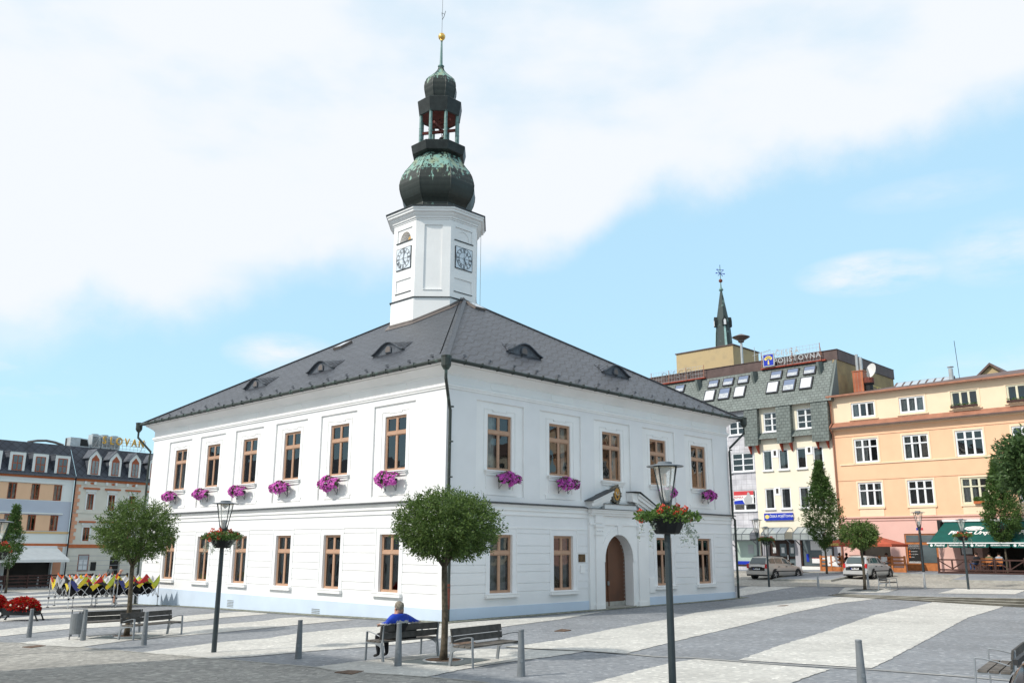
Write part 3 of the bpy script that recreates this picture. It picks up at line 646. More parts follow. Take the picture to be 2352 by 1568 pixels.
for i,c in enumerate(loR): put_win(wLo,pLo,sillL,MR,c,.14,LZ0,CUL['blind'] if i==0 else CUL['side'] if i==1 else None)
for i,c in enumerate(loL): put_win(wLo,pLo,sillL,ML,c,.14,LZ0,CUL[['side','left','side','net','side','side'][i]] if i in(0,2,3,4) else None)
# frieze plates
mb=MB(); pp=[]
for k in range(9): pp.append((.62+.13*math.sin(PI*k/8),.0-.13*math.cos(PI*k/8)))
for k in range(9): pp.append((-.62-.13*math.sin(PI*k/8),.13*math.cos(PI*k/8)))
mb.prism(pp,-.018,.002,axis='y'); fz=mb.mesh('frieze_plate','plaster_pale')
for i,c in enumerate(upR): ob('frieze_plate',fz,hall,(c+.1,0,9.11))
for i,c in enumerate(upL): p=ML@Vector((c,0,9.11)); ob('frieze_plate',fz,hall,p,-PI/2)
# vents in the plinth
mb=MB()
for k in range(5): mb.box(-.3,.3,-.045,-.03,k*.07,k*.07+.03)
mb.build('vent_grille',['curtain_grey'],hall,ML@Vector((WL-8.2,0,-.25)),-PI/2)
vg=mb.build('vent_grille',['curtain_grey'],hall,ML@Vector((WL-15.6,0,-.2)),-PI/2)
# ---- portal
mb=MB()
wall_sheet(mb,8.5,12.9,-.6,4.33,[(9.55,11.65,-.6,4.0,0)],-.12); arch_fill(mb,9.55,11.65,2.12,3.27,4.0,-.12,.62,-.6)
for x in (8.5,12.9): mb.face([(x,-.12,-.6),(x,.05,-.6),(x,.05,4.33),(x,-.12,4.33)])
for c in (9.1,12.28):     # pilasters with base and capital
    mb.box(c-.25,c+.25,-.20,-.1,-.6,3.24); mb.box(c-.31,c+.31,-.23,-.1,-.6,.25); mb.box(c-.3,c+.3,-.24,-.1,3.24,3.30); mb.box(c-.26,c+.26,-.225,-.1,3.30,3.58); mb.box(c-.32,c+.32,-.27,-.1,3.58,3.68)
    for k in range(3): mb.ball((c-.16+.16*k,-.235,3.43),.06,6,4)
    mb.box(c-.27,c+.27,-.22,-.1,3.76,4.1)
mb.box(8.5,12.9,-.17,-.1,3.68,3.76); mb.box(8.5,12.9,-.25,-.1,4.1,4.2); mb.box(8.42,12.98,-.34,-.1,4.2,4.3); mb.box(8.36,13.04,-.42,-.1,4.3,4.36)
# archivolt and keystone
A=arch_pts(9.55,11.65,2.12,3.27); B=arch_pts(9.25,11.95,2.12,3.62)
for i in range(16):
    mb.face([(A[i][0],-.15,A[i][1]),(A[i+1][0],-.15,A[i+1][1]),(B[i+1][0],-.15,B[i+1][1]),(B[i][0],-.15,B[i][1])]); mb.face([(B[i][0],-.15,B[i][1]),(B[i+1][0],-.15,B[i+1][1]),(B[i+1][0],-.12,B[i+1][1]),(B[i][0],-.12,B[i][1])])
mb.box(9.3,9.55,-.16,-.1,2.06,2.12); mb.box(11.65,11.92,-.16,-.1,2.06,2.12)
mb.prism([(10.5,3.25),(10.72,3.25),(10.8,3.68),(10.44,3.68)],-.2,-.1,axis='y')
mb.box(9.5,11.9,-.22,.07,4.36,4.62)
def rake(a,b,flip):
    (x0,z0),(x1,z1)=a,b
    for lo,hi,o in ((-.52,-.40,.16),(-.40,-.25,.24),(-.25,-.1,.34),(-.1,-.0,.42)):
        mb.prism([(x0+(.0),z0+lo),(x1,z1+lo),(x1,z1+hi),(x0,z0+hi)],-o,.06,axis='y')
rake((8.45,4.38+.35),(9.96,5.24),0); rake((13.2,4.38+.3),(11.9,5.2),1)
mb.prism([(11.52,4.8),(11.95,4.72),(11.95,5.2),(11.5,5.2)],-.3,.06,axis='y')
mb.build('portal',['plaster_white'],hall)
mb=MB(); 
for (x0,z0),(x1,z1) in (((8.3,4.40+.3),(9.98,5.27)),((13.45,4.40+.12),(11.9,5.24)),((11.9,5.24),(11.48,5.24))):
    mb.prism([(x0,z0),(x1,z1),(x1,z1+.03),(x0,z0+.03)],-.5,.06,axis='y')
mb.box(9.45,11.95,-.28,.06,4.62,4.645); mb.box(8.3,13.1,-.46,.06,4.36,4.385)
mb.build('portal_flashing',['flash_dark'],hall)
dm=MB()
P=arch_pts(9.55,11.65,2.12,3.27)
for lo,hi in ((9.55,10.35),(10.37,11.65)):
    poly=[(lo,.1)]+[(hi,.1)]+[q for q in reversed(P) if lo<q[0]<hi]+[]
    # clip ends of the arch at the leaf edges
    def zat(x): t=(x-10.6)/1.05; return 2.12+1.15*math.sqrt(max(0,1-t*t))
    poly=[(lo,.1),(hi,.1),(hi,zat(hi))]+[q for q in reversed(P) if lo<q[0]<hi]+[(lo,zat(lo))]
    dm.prism(poly,.36,.44,axis='y')
dm.box(10.33,10.40,.33,.36,.1,3.2)
dr_=dm.build('door',['door_wood'],hall)
mb=MB(); mb.box(9.56,11.64,.34,.36,.05,.3); mb.build('kick_plate',['kerb_stone'],dr_)
mb=MB(); mb.box(10.30,10.36,.29,.36,1.02,1.2); mb.box(10.22,10.36,.27,.3,1.1,1.13); mb.build('door_handle',['curtain_grey'],dr_)
mb=MB(); mb.ball((0,0,0),.024,6,4); stud=mb.mesh('door_stud','curtain')
for k in range(16):
    q=.3+k*.17; x=11.56
    if q>2.1: x=10.6+.97*math.sqrt(max(0,1-((q-2.12)/1.12)**2))
    ob('door_stud',stud,dr_,(x,.35,q))
mb=MB(); mb.box(9.4,11.8,-.16,.5,-.3,.1); mb.build('door_step',['kerb_stone'],hall)
# coat of arms
mb=MB(); mb.lathe([(.0,0),(.26,.02),(.33,.12),(.34,.3),(.3,.45),(.0,.5)],14)   # placeholder profile reshaped below
mb=MB(); n=22; out=[]
for k in range(n):
    t=2*PI*k/n; rr=1+.12*math.sin(5*t)+.05*math.sin(9*t); out.append((.31*rr*math.sin(t),.43+.41*rr*math.cos(t)))
mb.prism(out,-.10,.07,0,axis='y')
for k in range(n): mb.ball((out[k][0]*.93,-.1,.43+(out[k][1]-.43)*.93),.055,6,4,0)
mb.prism([(.2*math.sin(2*PI*k/14),.45+.27*math.cos(2*PI*k/14)*(1 if math.cos(2*PI*k/14)>0 else 1.1)) for k in range(14)],-.14,-.1,1,axis='y')
for sg in (-1,1): mb.tube([(sg*.02,-.15,.40),(sg*.09,-.16,.44),(sg*.11,-.15,.55)],.02,5,3)
mb.box(-.06,.06,-.155,-.14,.26,.36,2); mb.box(-.09,.09,-.17,-.1,-.02,.08,0)
mat('arms_stone',(.10,.10,.10),.8,.4,14,col2=(.25,.22,.16)); mat('arms_ochre',(.42,.22,.05),.6,.3,8); mat('silver_paint',(.5,.5,.48),.5,.1,4)
mb.build('coat_of_arms',['arms_stone','arms_ochre','clock_black','silver_paint'],hall,(10.48,-.05,4.66))
# plaques and boxes by the door
mb=MB(); mb.box(7.84,8.28,-.03,.0,2.07,2.40); o=mb.build('plaque',['bronze_plate'],hall)

mb=MB(); mb.box(7.95,8.23,-.05,.0,1.60,1.90); mb.box(7.93,8.25,-.06,.0,1.9,1.93); mb.build('meter_box',['plaster_white'],hall)
mb=MB(); mb.box(13.03,13.5,-.05,.0,.62,1.31); mb.build('meter_box',['plaster_white'],hall)
mb=MB(); mb.box(9.3,9.4,-.16,-.12,1.3,1.55); mb.build('intercom',['curtain_grey'],hall)
# ---- roof
EO=.62; EZ=9.74; AZT=16.5; RP=math.hypot(10.42+EO,AZT-EZ)
mb=MB(); x0,x1,y0,y1=-EO,WR+EO,-EO,WL+EO; xm=WR/2; ya=10.42; yb=WL-10.42
def rf(pts,uvs,m=0): mb.face(pts,m,uvs)
rf([(x0,y1,EZ),(x0,y0,EZ),(xm,ya,AZT),(xm,yb,AZT)],[(y0-y1,0),(0,0),(-(ya-y0),RP),(-(yb-y0),RP)],2)
rf([(x0,y0,EZ),(x1,y0,EZ),(xm,ya,AZT)],[(0,0),(x1-x0,0),((x1-x0)/2,RP)])
rf([(x1,y0,EZ),(x1,y1,EZ),(xm,yb,AZT),(xm,ya,AZT)],[(0,0),(y1-y0,0),(yb-y0,RP),(ya-y0,RP)])
rf([(x1,y1,EZ),(x0,y1,EZ),(xm,yb,AZT)],[(0,0),(x1-x0,0),((x1-x0)/2,RP)])
rf([(x0+.02,y0+.02,EZ-.08),(x1-.02,y0+.02,EZ-.08),(x1-.02,y1-.02,EZ-.08),(x0+.02,y1-.02,EZ-.08)],None,1)
ring(mb,0,WR,0,WL,[(EO-.02,EZ-.08),(EO,EZ+.004)],1)
roof=mb.build('roof',['slate','slate_ridge','slate_steep'],hall)
# hip slates strips and ridge
mb=MB()
for a,b in (((x0,y0,EZ),(xm,ya,AZT)),((x1,y0,EZ),(xm,ya,AZT)),((x0,y1,EZ),(xm,yb,AZT)),((xm,ya,AZT),(xm,yb,AZT))):
    a=Vector(a)+Vector((0,0,.035)); b=Vector(b)+Vector((0,0,.035)); mb.bar(a,b,.20,.03)
mb.build('hip_slates',['slate_ridge'],roof)
# snow guards, as individual little brackets
mb=MB(); mb.box(-.02,.02,-.12,.12,0,.03); mb.bar((0,-.08,0),(0,-.08,.16),.03,.03); mb.box(-.14,.14,-.1,-.07,.10,.13); mb.box(-.14,.14,-.1,-.07,.03,.055); sg=mb.mesh('snow_guard','slate_ridge')
SL=math.atan2(AZT-EZ,10.42+EO)
for k in range(15): s=.7+k*1.42; o=ob('snow_guard',sg,roof,(s,y0+.45,EZ+.45*math.tan(SL)+.01)); o.scale=(.75,)*3
for k in range(18): s=.7+k*1.45; o=ob('snow_guard',sg,roof,(x0+.45,s,EZ+.45*math.tan(SL)+.01),-PI/2); o.scale=(.75,)*3
# lightning hooks along the front hip
for k in range(16):
    t=.04+k*.06; p=Vector((x0,y0,EZ)).lerp(Vector((xm,ya,AZT)),t)
mb=MB(); mb.bar((-.30,.1,.02),(-.22,.02,.26),.035,.035); hk=mb.mesh('hip_hook','clock_black')
for k in range(24):
    t=.03+k*.04; p=Vector((x0,y0,EZ)).lerp(Vector((xm,ya,AZT)),t); ob('hip_hook',hk,roof,p)
# eyebrow dormers
def eyebrow(W,H,name='dormer'):
    mb=MB(); n=24; ts=math.tan(SL); prev=None
    for i in range(n+1):
        u=-1+2*i/n; h=H*max(0,math.cos(PI*u/2))**1.7; d=h/(ts-math.tan(math.radians(15)))
        f0=(u*W,0,.0); f1=(u*W,-.02,h+.02); f2=(u*W,-.16,h+.05); b=(u*W*.93,d,d*ts+.02)
        if prev:
            mb.face([prev[1],f1,f0,prev[0]],1); mb.face([prev[2],f2,b,prev[3]],0,[(prev[2][0],0),(f2[0],0),(b[0],d),(prev[3][0],prev[3][1])]); mb.face([prev[1],f1,f2,prev[2]],1)
            mb.face([(prev[2][0],-.16,prev[2][2]),(f2[0],-.16,f2[2]),(f2[0],-.16,f2[2]+.05),(prev[2][0],-.16,prev[2][2]+.05)],1)
        prev=(f0,f1,f2,b)
    return mb.mesh(name,['slate','slate_dark'])
mat('slate_dark',(.10,.11,.13),.5,.2,6)
eb=eyebrow(1.2,.46)
mb=MB(); pl=arch_pts(-.22,.22,.18,.38,10); mb.prism([(-.22,.04),(.22,.04)]+pl[::-1],-.05,.0,0,axis='y'); mb.prism([(-.17,.07),(.17,.07)]+arch_pts(-.17,.17,.18,.34,8)[::-1],-.06,-.04,1,axis='y'); ew=mb.mesh('dormer_window',['slate_dark','sheet_dull'] if False else ['slate_dark','sheet_brown'])
def on_roof_px(x,y,which):
    Mw=Matrix.Translation((CX,CY,0))@Matrix.Rotation(AZ,4,'Z'); inv=Mw.inverted(); o=inv@Vector((0,0,ZC)); d=(inv.to_3x3())@ray(x,y)
    n=Vector((-(AZT-EZ),0,10.42+EO)) if which=='L' else Vector((0,-(AZT-EZ),10.42+EO)); p0=Vector((x0,y0,EZ)); t=(p0-o).dot(n)/d.dot(n); return o+d*t
for (px,py) in ((893,812),(738,853),(588,890)):
    p=on_roof_px(px,py,'L'); d=ob('dormer',eb,roof,p,-PI/2); ob('dormer_window',ew,d,(0,-.02,0))
for (px,py) in ((1203,816),(1413,862)):
    p=on_roof_px(px,py,'R'); d=ob('dormer',eb,roof,p,0); ob('dormer_window',ew,d,(0,-.02,0))
# roof hatches
mb=MB(); mb.box(-.4,.4,0,.9,.0,.14); mb.face([(-.33,.07,.145),(.33,.07,.145),(.33,.83,.145),(-.33,.83,.145)],1); mat('skylight_glass',(.36,.42,.47),.1,.05,2,spec=.8)
for px,py,w in ((1103,712,'R'),(775,802,'L')):
    p=on_roof_px(px,py,w); o=mb.build('roof_hatch',['sheet_brown','skylight_glass'],roof,p); o.rotation_euler=(SL,0,0 if w=='R' else -PI/2)
    if w=='L': o.rotation_mode='XYZ'
# gutters, hoppers, downpipes
mb=MB(); gz=EZ-.05; go=EO+.07
P=[(-go,WL+go,gz),(-go,-go,gz),(WR+go,-go,gz),(WR+go,WL+go,gz)]
for a,b in zip(P,P[1:]): mb.tube([a,b],.075,10)
for k in range(30):
    s=.3+k*.9
    if s<WL: mb.box(-go-.085,-go+.08,s-.015,s+.015,gz-.09,gz+.1)
for k in range(23):
    s=.3+k*.9; mb.box(s-.015,s+.015,-go-.085,-go+.08,gz-.09,gz+.1)
mb.build('gutter',['gutter_metal'],hall)
def downpipe(hx,hy,pts,name='downpipe',lower=None):
    mb=MB(); mb.lathe([(.10,-.42),(.17,-.3),(.19,-.28),(.19,.05),(.21,.07),(.21,.12),(.17,.13)],10,(hx,hy,gz)); mb.tube(pts,.062,10)
    for z in np.arange(1.2,9,1.35): mb.lathe([(.075,z),(.075,z+.05)],10,(pts[-1][0],pts[-1][1],0))
    o=mb.build(name,['gutter_metal','rust_red'],hall); return o
downpipe(-go,-go,[(-go,-go,gz-.3),(-go,-go,gz-.75),(-.1+.12,-.12,gz-1.65),(.06,-.14,gz-1.85),(.06,-.14,4.3),(.06,-.26,4.2),(.06,-.24,-.3)])
mb=MB(); mb.tube([(.06,-.24,.45),(.06,-.24,1.35)],.072,10); mb.build('pipe_sleeve',['rust_red'],hall)
downpipe(WR+go,-go,[(WR+go,-go,gz-.3),(WR+go,-go,gz-.75),(WR-.0,-.14,gz-1.6),(WR-.06,-.14,gz-1.8),(WR-.06,-.14,4.3),(WR-.06,-.26,4.2),(WR-.06,-.24,-.3)])
downpipe(-go,WL+go,[(-go,WL+go,gz-.3),(-go,WL+go,gz-.75),(-.14,WL+.02,gz-1.6),(-.14,WL+.1,gz-1.9),(-.14,WL+.14,-1)])
# ---------------------------------------------------------------- tower
T0=(WR/2,WL/2); ca=math.cos(PI/8); FW=lambda a:2*a*math.tan(PI/8)
mb=MB()
def face_M(k,a): return Matrix.Translation((T0[0],T0[1],0))@Matrix.Rotation(k*PI/4,4,'Z')@Matrix.Translation((0,-a,0))   # k=0 faces local -y (right wall), k=-2 faces -x
for k in range(8):
    a=2.45; h=FW(a)/2; mb.M=face_M(k,a)
    if k%2==0:
        hol=[(-.68,.68,20.09,20.88,.06),(-.68,.68,16.98,17.78,.06),(-.68,.68,18.3,18.36,.0)][:2]
        wall_sheet(mb,-h,h,16.53,21.35,hol)
        mb.face([(-.68,.06,16.98),(.68,.06,16.98),(.68,.06,17.78),(-.68,.06,17.78)])
        dep=.45 if k==6 else .03
        wall_sheet(mb,-.68,.68,20.09,20.88,[(-.5,.5,20.09,20.85,0)],.06); arch_fill(mb,-.5,.5,20.12,20.72,20.85,.06,dep,20.09)
        mb.face([(-.5,.06+dep,20.0),(.5,.06+dep,20.0),(.5,.06+dep,20.8),(-.5,.06+dep,20.8)],0)
        mb.face([(-.5,.06,20.09),(.5,.06,20.09),(.5,.06+dep,20.09),(-.5,.06+dep,20.09)])
        mb.box(-.74,.74,-.05,.06,20.04,20.09,1); mb.box(-.72,.72,-.04,.0,16.94,16.98,1)
        if k==6: mb.prism(arch_pts(-.1,.45,20.1,20.5,8),.3,.34,2,axis='y')
    else:
        wall_sheet(mb,-h,h,16.53,21.35,[(-.52,.52,16.99,20.89,.06)]); mb.face([(-.52,.06,16.99),(.52,.06,16.99),(.52,.06,20.89),(-.52,.06,20.89)]); mb.box(-.54,.54,-.035,.0,16.955,16.99,0)
    h2=FW(2.5)/2; mb.M=face_M(k,2.5)
    mb.face([(-h2,0,11),(h2,0,11),(h2,0,16.5),(-h2,0,16.5)])
mb.M=Matrix.Translation((T0[0],T0[1],0))
R8=lambda pr:[(a/ca,z) for a,z in pr]
mb.lathe(R8([(2.5,16.48),(2.58,16.5),(2.58,16.53),(2.44,16.56)]),8,ph=PI/8,m=1,cap=False)
mb.lathe(R8([(2.44,21.2),(2.49,21.22),(2.49,21.28),(2.56,21.32),(2.56,21.38),(2.68,21.5),(2.70,21.56),(2.82,21.62),(2.84,21.74),(2.90,21.76),(2.90,21.86)]),8,ph=PI/8,m=0,cap=False)
mat('ochre_board',(.55,.33,.10),.7,.2,4)
tower=mb.build('tower',['plaster_white','flash_dark','ochre_board'],hall)
def tpart(name,fn,mats,parent=None,**k):
    mb=MB(); mb.M=Matrix.Translation((T0[0],T0[1],0)); fn(mb); return mb.build(name,mats,parent or tower,**k)
tpart('tower_skirt',lambda m:m.lathe(R8([(2.9,21.86),(2.96,21.87),(2.97,21.93),(1.78,22.42)]),8,ph=PI/8,cap=False),['flash_dark'])
def ridges(m,prof):
    for j in range(8):
        an=PI/8+j*PI/4; m.tube([(a/ca*math.cos(an),a/ca*math.sin(an),z) for a,z in prof],.025,5)
DP=[(1.78,22.4),(1.76,22.62),(1.86,22.8),(2.04,23.05),(2.16,23.36),(2.24,23.7),(2.26,24.0),(2.2,24.3),(2.10,24.65),(1.95,24.95),(1.74,25.25),(1.55,25.55),(1.4,25.8),(1.28,26.05),(1.22,26.25)]
tpart('onion_dome',lambda m:(m.lathe(R8(DP),8,ph=PI/8,cap=False),ridges(m,DP)),['copper_patina'])
tpart('dome_collar',lambda m:m.lathe(R8([(1.2,26.0),(1.52,26.1),(1.56,26.14),(1.66,26.66),(1.64,26.7),(1.15,26.92),(.2,26.95)]),8,ph=PI/8,cap=False),['flash_copper'] if False else ['copper_dark'])  if mat('copper_dark',(.02,.025,.024),.5,.3,3) else None
mb=MB(); mb.lathe([(.13,0),(.13,.08),(.105,.1),(.105,1.02),(.115,1.03),(.115,1.07),(.1,1.08),(.1,1.9),(.14,1.98)],8); colm=mb.mesh('column','copper_green')
for j in range(8):
    an=PI/8+j*PI/4; ob('column',colm,tower,(T0[0]+1.12/ca*math.cos(an),T0[1]+1.12/ca*math.sin(an),26.9))
tpart('belfry_head',lambda m:m.lathe(R8([(1.0,28.9),(1.2,28.80),(1.24,28.84),(1.36,29.74),(1.33,29.78),(.88,29.95)]),8,ph=PI/8,cap=False),['copper_dark'])
tpart('belfry_ceiling',lambda m:m.lathe(R8([(1.2,28.83),(.05,28.84)]),8,ph=PI/8,cap=False),['beam_red'])
def beams(m):
    m.bar((-1.0,-.6,28.1),(1.0,.5,28.3),.14,.16); m.bar((-.9,.8,27.8),(.9,-.7,28.2),.14,.16); m.bar((0,-1,28.5),(0,1,28.5),.12,.14)
tpart('beam',beams,['beam_red'])
for bx,by,bz in ((.05,-.45,27.35),(.5,.35,27.6)):
    mb=MB(); mb.lathe([(.0,.3),(.12,.29),(.17,.2),(.2,.06),(.28,0),(.26,-.02),(.0,.0)],12); mb.tube([(0,0,.3),(0,0,.75)],.02,5); mb.build('bell',['bronze'],tower,(T0[0]+bx,T0[1]+by,bz))
SP=[(.86,29.92),(.84,30.05),(.9,30.3),(.97,30.65),(.985,30.95),(.95,31.2),(.86,31.45),(.7,31.64),(.52,31.82),(.34,32.02),(.2,32.24),(.15,32.42)]
tpart('small_dome',lambda m:(m.lathe(R8(SP),8,ph=PI/8,cap=False),ridges(m,SP)),['copper_patina'])
def spire(m):
    m.lathe([(.15,32.4),(.15,32.46),(.2,32.5),(.21,32.57),(.1,32.6),(.1,32.65),(.055,34.3),(.07,34.32),(.05,34.42)],8,cap=False)
tpart('spire',spire,['copper_green'])
def fin(m):
    m.ball((0,0,34.67),.23,14,8,0,(1,1,1.12)); m.lathe([(.05,34.36),(.12,34.44),(.05,34.48)],10,cap=False)
fo=tpart('golden_ball',fin,['gold'],smooth=True)
tpart('weather_vane',lambda m:(m.tube([(0,0,34.9),(.0,0,37.4)],.013,5),m.tube([(0,0,35.9),(.12,-.05,36.2),(.2,-.08,36.6)],.02,4),m.tube([(0,0,36.1),(-.04,.02,36.4),(.14,-.06,36.35)],.018,4)),['flash_dark'])
# clocks
def clock(k,hh,mm):
    root=MB(); w=.67
    root.box(-w,w,-.05,-.0,18.36-18.36,1.34,1)
    root.box(-w+.035,w-.035,-.056,-.045,.035,1.305,0)
    cz=.67; n=32
    def annulus(r0,r1,y,m):
        for i in range(n):
            a,b=2*PI*i/n,2*PI*(i+1)/n; root.face([(r0*math.sin(a),y,cz+r0*math.cos(a)),(r0*math.sin(b),y,cz+r0*math.cos(b)),(r1*math.sin(b),y,cz+r1*math.cos(b)),(r1*math.sin(a),y,cz+r1*math.cos(a))],m)
    annulus(.60,.63,-.06,1); annulus(.375,.40,-.06,1)
    me=root.mesh('clock',['clock_white','clock_black'])
    p=face_M(k,2.45)@Vector((0,0,18.37)); o=ob('clock',me,hall,p,k*PI/4)
    rom=['XII','I','II','III','IV','V','VI','VII','VIII','IX','X','XI']
    def stroke(ax,a0,b0,a1,b1,wd):   # tangential a, radial b
        ca_,sa=math.cos(ax),math.sin(ax); f=lambda a,b:Vector((a*ca_+b*sa,-.062,cz-a*sa+b*ca_)); A=f(a0,b0);B=f(a1,b1); NM[0].bar(A,B,wd,.006,0,up=(0,1,0))
    NM=[None]
    for i,t in enumerate(rom):
        NM[0]=MB(); an=2*PI*i/12; wd={'I':.045,'V':.10,'X':.10}; tot=sum(wd[c] for c in t); x=-tot/2
        for c in t:
            xc=x+wd[c]/2; x+=wd[c]
            if c=='I': stroke(an,xc,.41,xc,.585,.024)
            elif c=='V': stroke(an,xc-.035,.585,xc,.42,.026); stroke(an,xc+.035,.585,xc,.42,.014)
            else: stroke(an,xc-.035,.585,xc+.035,.42,.026); stroke(an,xc+.035,.585,xc-.035,.42,.014)
        NM[0].build('numeral',['clock_black'],o)
    NM[0]=MB()
    for an in (0,PI/2,PI,3*PI/2): stroke(an,0,.05,0,.38,.016)
    NM[0].build('cross_bars',['clock_black'],o)
    for nme,ang,ln,wd in (('minute_hand',2*PI*mm/60,.52,.05),('hour_hand',2*PI*((hh%12)+mm/60)/12,.4,.075)):
        hb=MB(); f=lambda a,b:(a*math.cos(ang)+b*math.sin(ang),cz-a*math.sin(ang)+b*math.cos(ang))
        hb.prism([f(-wd*.25,-.1),f(wd*.25,-.1),f(wd*.3,ln*.55),f(wd,ln*.68),f(0,ln),f(-wd,ln*.68),f(-wd*.3,ln*.55)],-.085,-.075,axis='y'); hb.build(nme,['clock_grey'],o)
clock(0,5,6); clock(6,5,3)
# roof flashing round the tower foot
mb=MB(); mb.M=Matrix.Translation((T0[0],T0[1],0))
ts=math.tan(SL)
def rz(x,y): return min(EZ+(x-x0)*ts,EZ+(x1-x)*ts,EZ+(y-y0)*ts,EZ+(y1-y)*ts,AZT)
for k in range(8):
    a0,a1=PI/8+k*PI/4,PI/8+(k+1)*PI/4
    Pp=[]
    for i in range(7):
        t=i/6; r=2.53/ca; x=(1-t)*r*math.cos(a0)+t*r*math.cos(a1); y=(1-t)*r*math.sin(a0)+t*r*math.sin(a1); Pp.append((x,y,rz(T0[0]+x,T0[1]+y)))
    for p,q in zip(Pp,Pp[1:]):
        mb.face([(p[0],p[1],p[2]-.1),(q[0],q[1],q[2]-.1),(q[0],q[1],q[2]+.22),(p[0],p[1],p[2]+.22)])
        mb.face([(p[0],p[1],p[2]+.06),(q[0],q[1],q[2]+.06),(q[0]*1.1,q[1]*1.1,rz(T0[0]+q[0]*1.1,T0[1]+q[1]*1.1)+.03),(p[0]*1.1,p[1]*1.1,rz(T0[0]+p[0]*1.1,T0[1]+p[1]*1.1)+.03)])
mb.build('tower_flashing',['sheet_brown'],roof)
mb=MB()
for z in (0,): mb.tube([(T0[0]+2.0,T0[1]-1.8,16.4),(T0[0]+2.0,T0[1]-1.8,21.7)],.018,4)
mb.build('lightning_conductor',['kerb_stone'],tower)
# ---------------------------------------------------------------- street furniture and plants
mat('lamp_metal',(.030,.042,.048),.4,.1,5,spec=.5)
mat('lamp_top',(.16,.18,.2),.4,.1,5)
mat('bollard_grey',(.17,.185,.20),.5,.08,8,spec=.4)
mat('bollard_light',(.36,.37,.38),.5,.08,8,spec=.4)
mat('galvanised',(.24,.26,.28),.45,.1,8,metal=.2,spec=.5)
mat('bench_wood',(.085,.08,.075),.75,.35,5,col2=(.045,.042,.038),bump=.3)
mat('bench_seat_wood',(.16,.145,.13),.75,.3,5,col2=(.09,.08,.07),bump=.3)
mat('bark',(.13,.105,.075),.9,.3,12,col2=(.06,.05,.035),bump=.6)
mat('planter_black',(.012,.014,.015),.5,.2,4)
mat('soil_brown',(.07,.045,.03),.95,.4,9)
mat('rust_plate',(.12,.075,.05),.8,.35,9)
mat('grate_grey',(.10,.12,.125),.7,.1,4)
mat_leaf('leaf_round',(.045,.085,.02),(.16,.24,.06))
mat_leaf('leaf_column',(.04,.085,.02),(.115,.20,.05))
mat_leaf('leaf_big',(.03,.065,.02),(.11,.18,.06))
mat_leaf('leaf_geranium',(.05,.10,.02),(.13,.22,.05))
mat_leaf('leaf_silver',(.25,.30,.25),(.45,.5,.42))
mat_leaf('petal_magenta',(.58,.06,.50),(.85,.22,.70))
mat_leaf('petal_coral',(.70,.06,.03),(.85,.16,.10))
mat_leaf('petal_red',(.30,.006,.008),(.62,.02,.015))
mat('petal_white',(.7,.65,.5),.6,.1,9)
def anchor(px,py,dz=0): p=gp(px,py); return Vector((p.x,p.y,p.z+dz))
def hz(p,py):    # height above ground point p that projects at pixel row py
    lo,hi=0,60
    for _ in range(50):
        m=(lo+hi)/2; q=Vector((p[0],p[1],p[2]+m-ZC)); y=784-CF*q.dot(CU)/q.dot(_fw)
        if y>py: lo=m
        else: hi=m
    return lo
def mat_lampglass():
    m=bpy.data.materials.new('lamp_glass'); m.use_nodes=True; nt=m.node_tree; L=nt.links
    for n in list(nt.nodes): nt.nodes.remove(n)
    o=N(nt,'ShaderNodeOutputMaterial'); tr=N(nt,'ShaderNodeBsdfTransparent'); df=N(nt,'ShaderNodeBsdfTranslucent'); df.inputs[0].default_value=(.8,.8,.76,1); d2=N(nt,'ShaderNodeBsdfDiffuse'); d2.inputs[0].default_value=(.8,.8,.76,1)
    a=N(nt,'ShaderNodeAddShader'); L.new(df.outputs[0],a.inputs[0]); L.new(d2.outputs[0],a.inputs[1]); mx=N(nt,'ShaderNodeMixShader'); mx.inputs[0].default_value=.2; L.new(tr.outputs[0],mx.inputs[1]); L.new(a.outputs[0],mx.inputs[2]); L.new(mx.outputs[0],o.inputs[0]); MATS['lamp_glass']=m
mat_lampglass()
# ---- leaves
def leaf_quads(P,D,L,W,rs):
    """P leaf bases (n,3), D directions, returns verts, faces (one diamond each)"""
    n=len(P); U=rs.normal(size=(n,3)); S=np.cross(D,U); S/=np.linalg.norm(S,axis=1)[:,None]+1e-9
    L=L*rs.uniform(.5,1.5,(n,1)); W=W*rs.uniform(.7,1.2,(n,1))
    a=P; b=P+D*L*.5+S*W*.5; c=P+D*L; d=P+D*L*.5-S*W*.5
    return np.stack([a,b,c,d],1).reshape(-1,3)
def quads_mesh(name,V,mt,extra=None):
    n=len(V)//4; me=bpy.data.meshes.new(name); me.vertices.add(len(V)); me.vertices.foreach_set('co',V.astype(np.float32).ravel())
    me.loops.add(4*n); me.loops.foreach_set('vertex_index',np.arange(4*n,dtype=np.int32)); me.polygons.add(n); me.polygons.foreach_set('loop_start',np.arange(0,4*n,4,dtype=np.int32))
    for m in (mt if isinstance(mt,(list,tuple)) else [mt]): me.materials.append(MATS[m])
    if extra is not None: me.polygons.foreach_set('material_index',extra.astype(np.int32))
    me.update(); me.validate(); return me
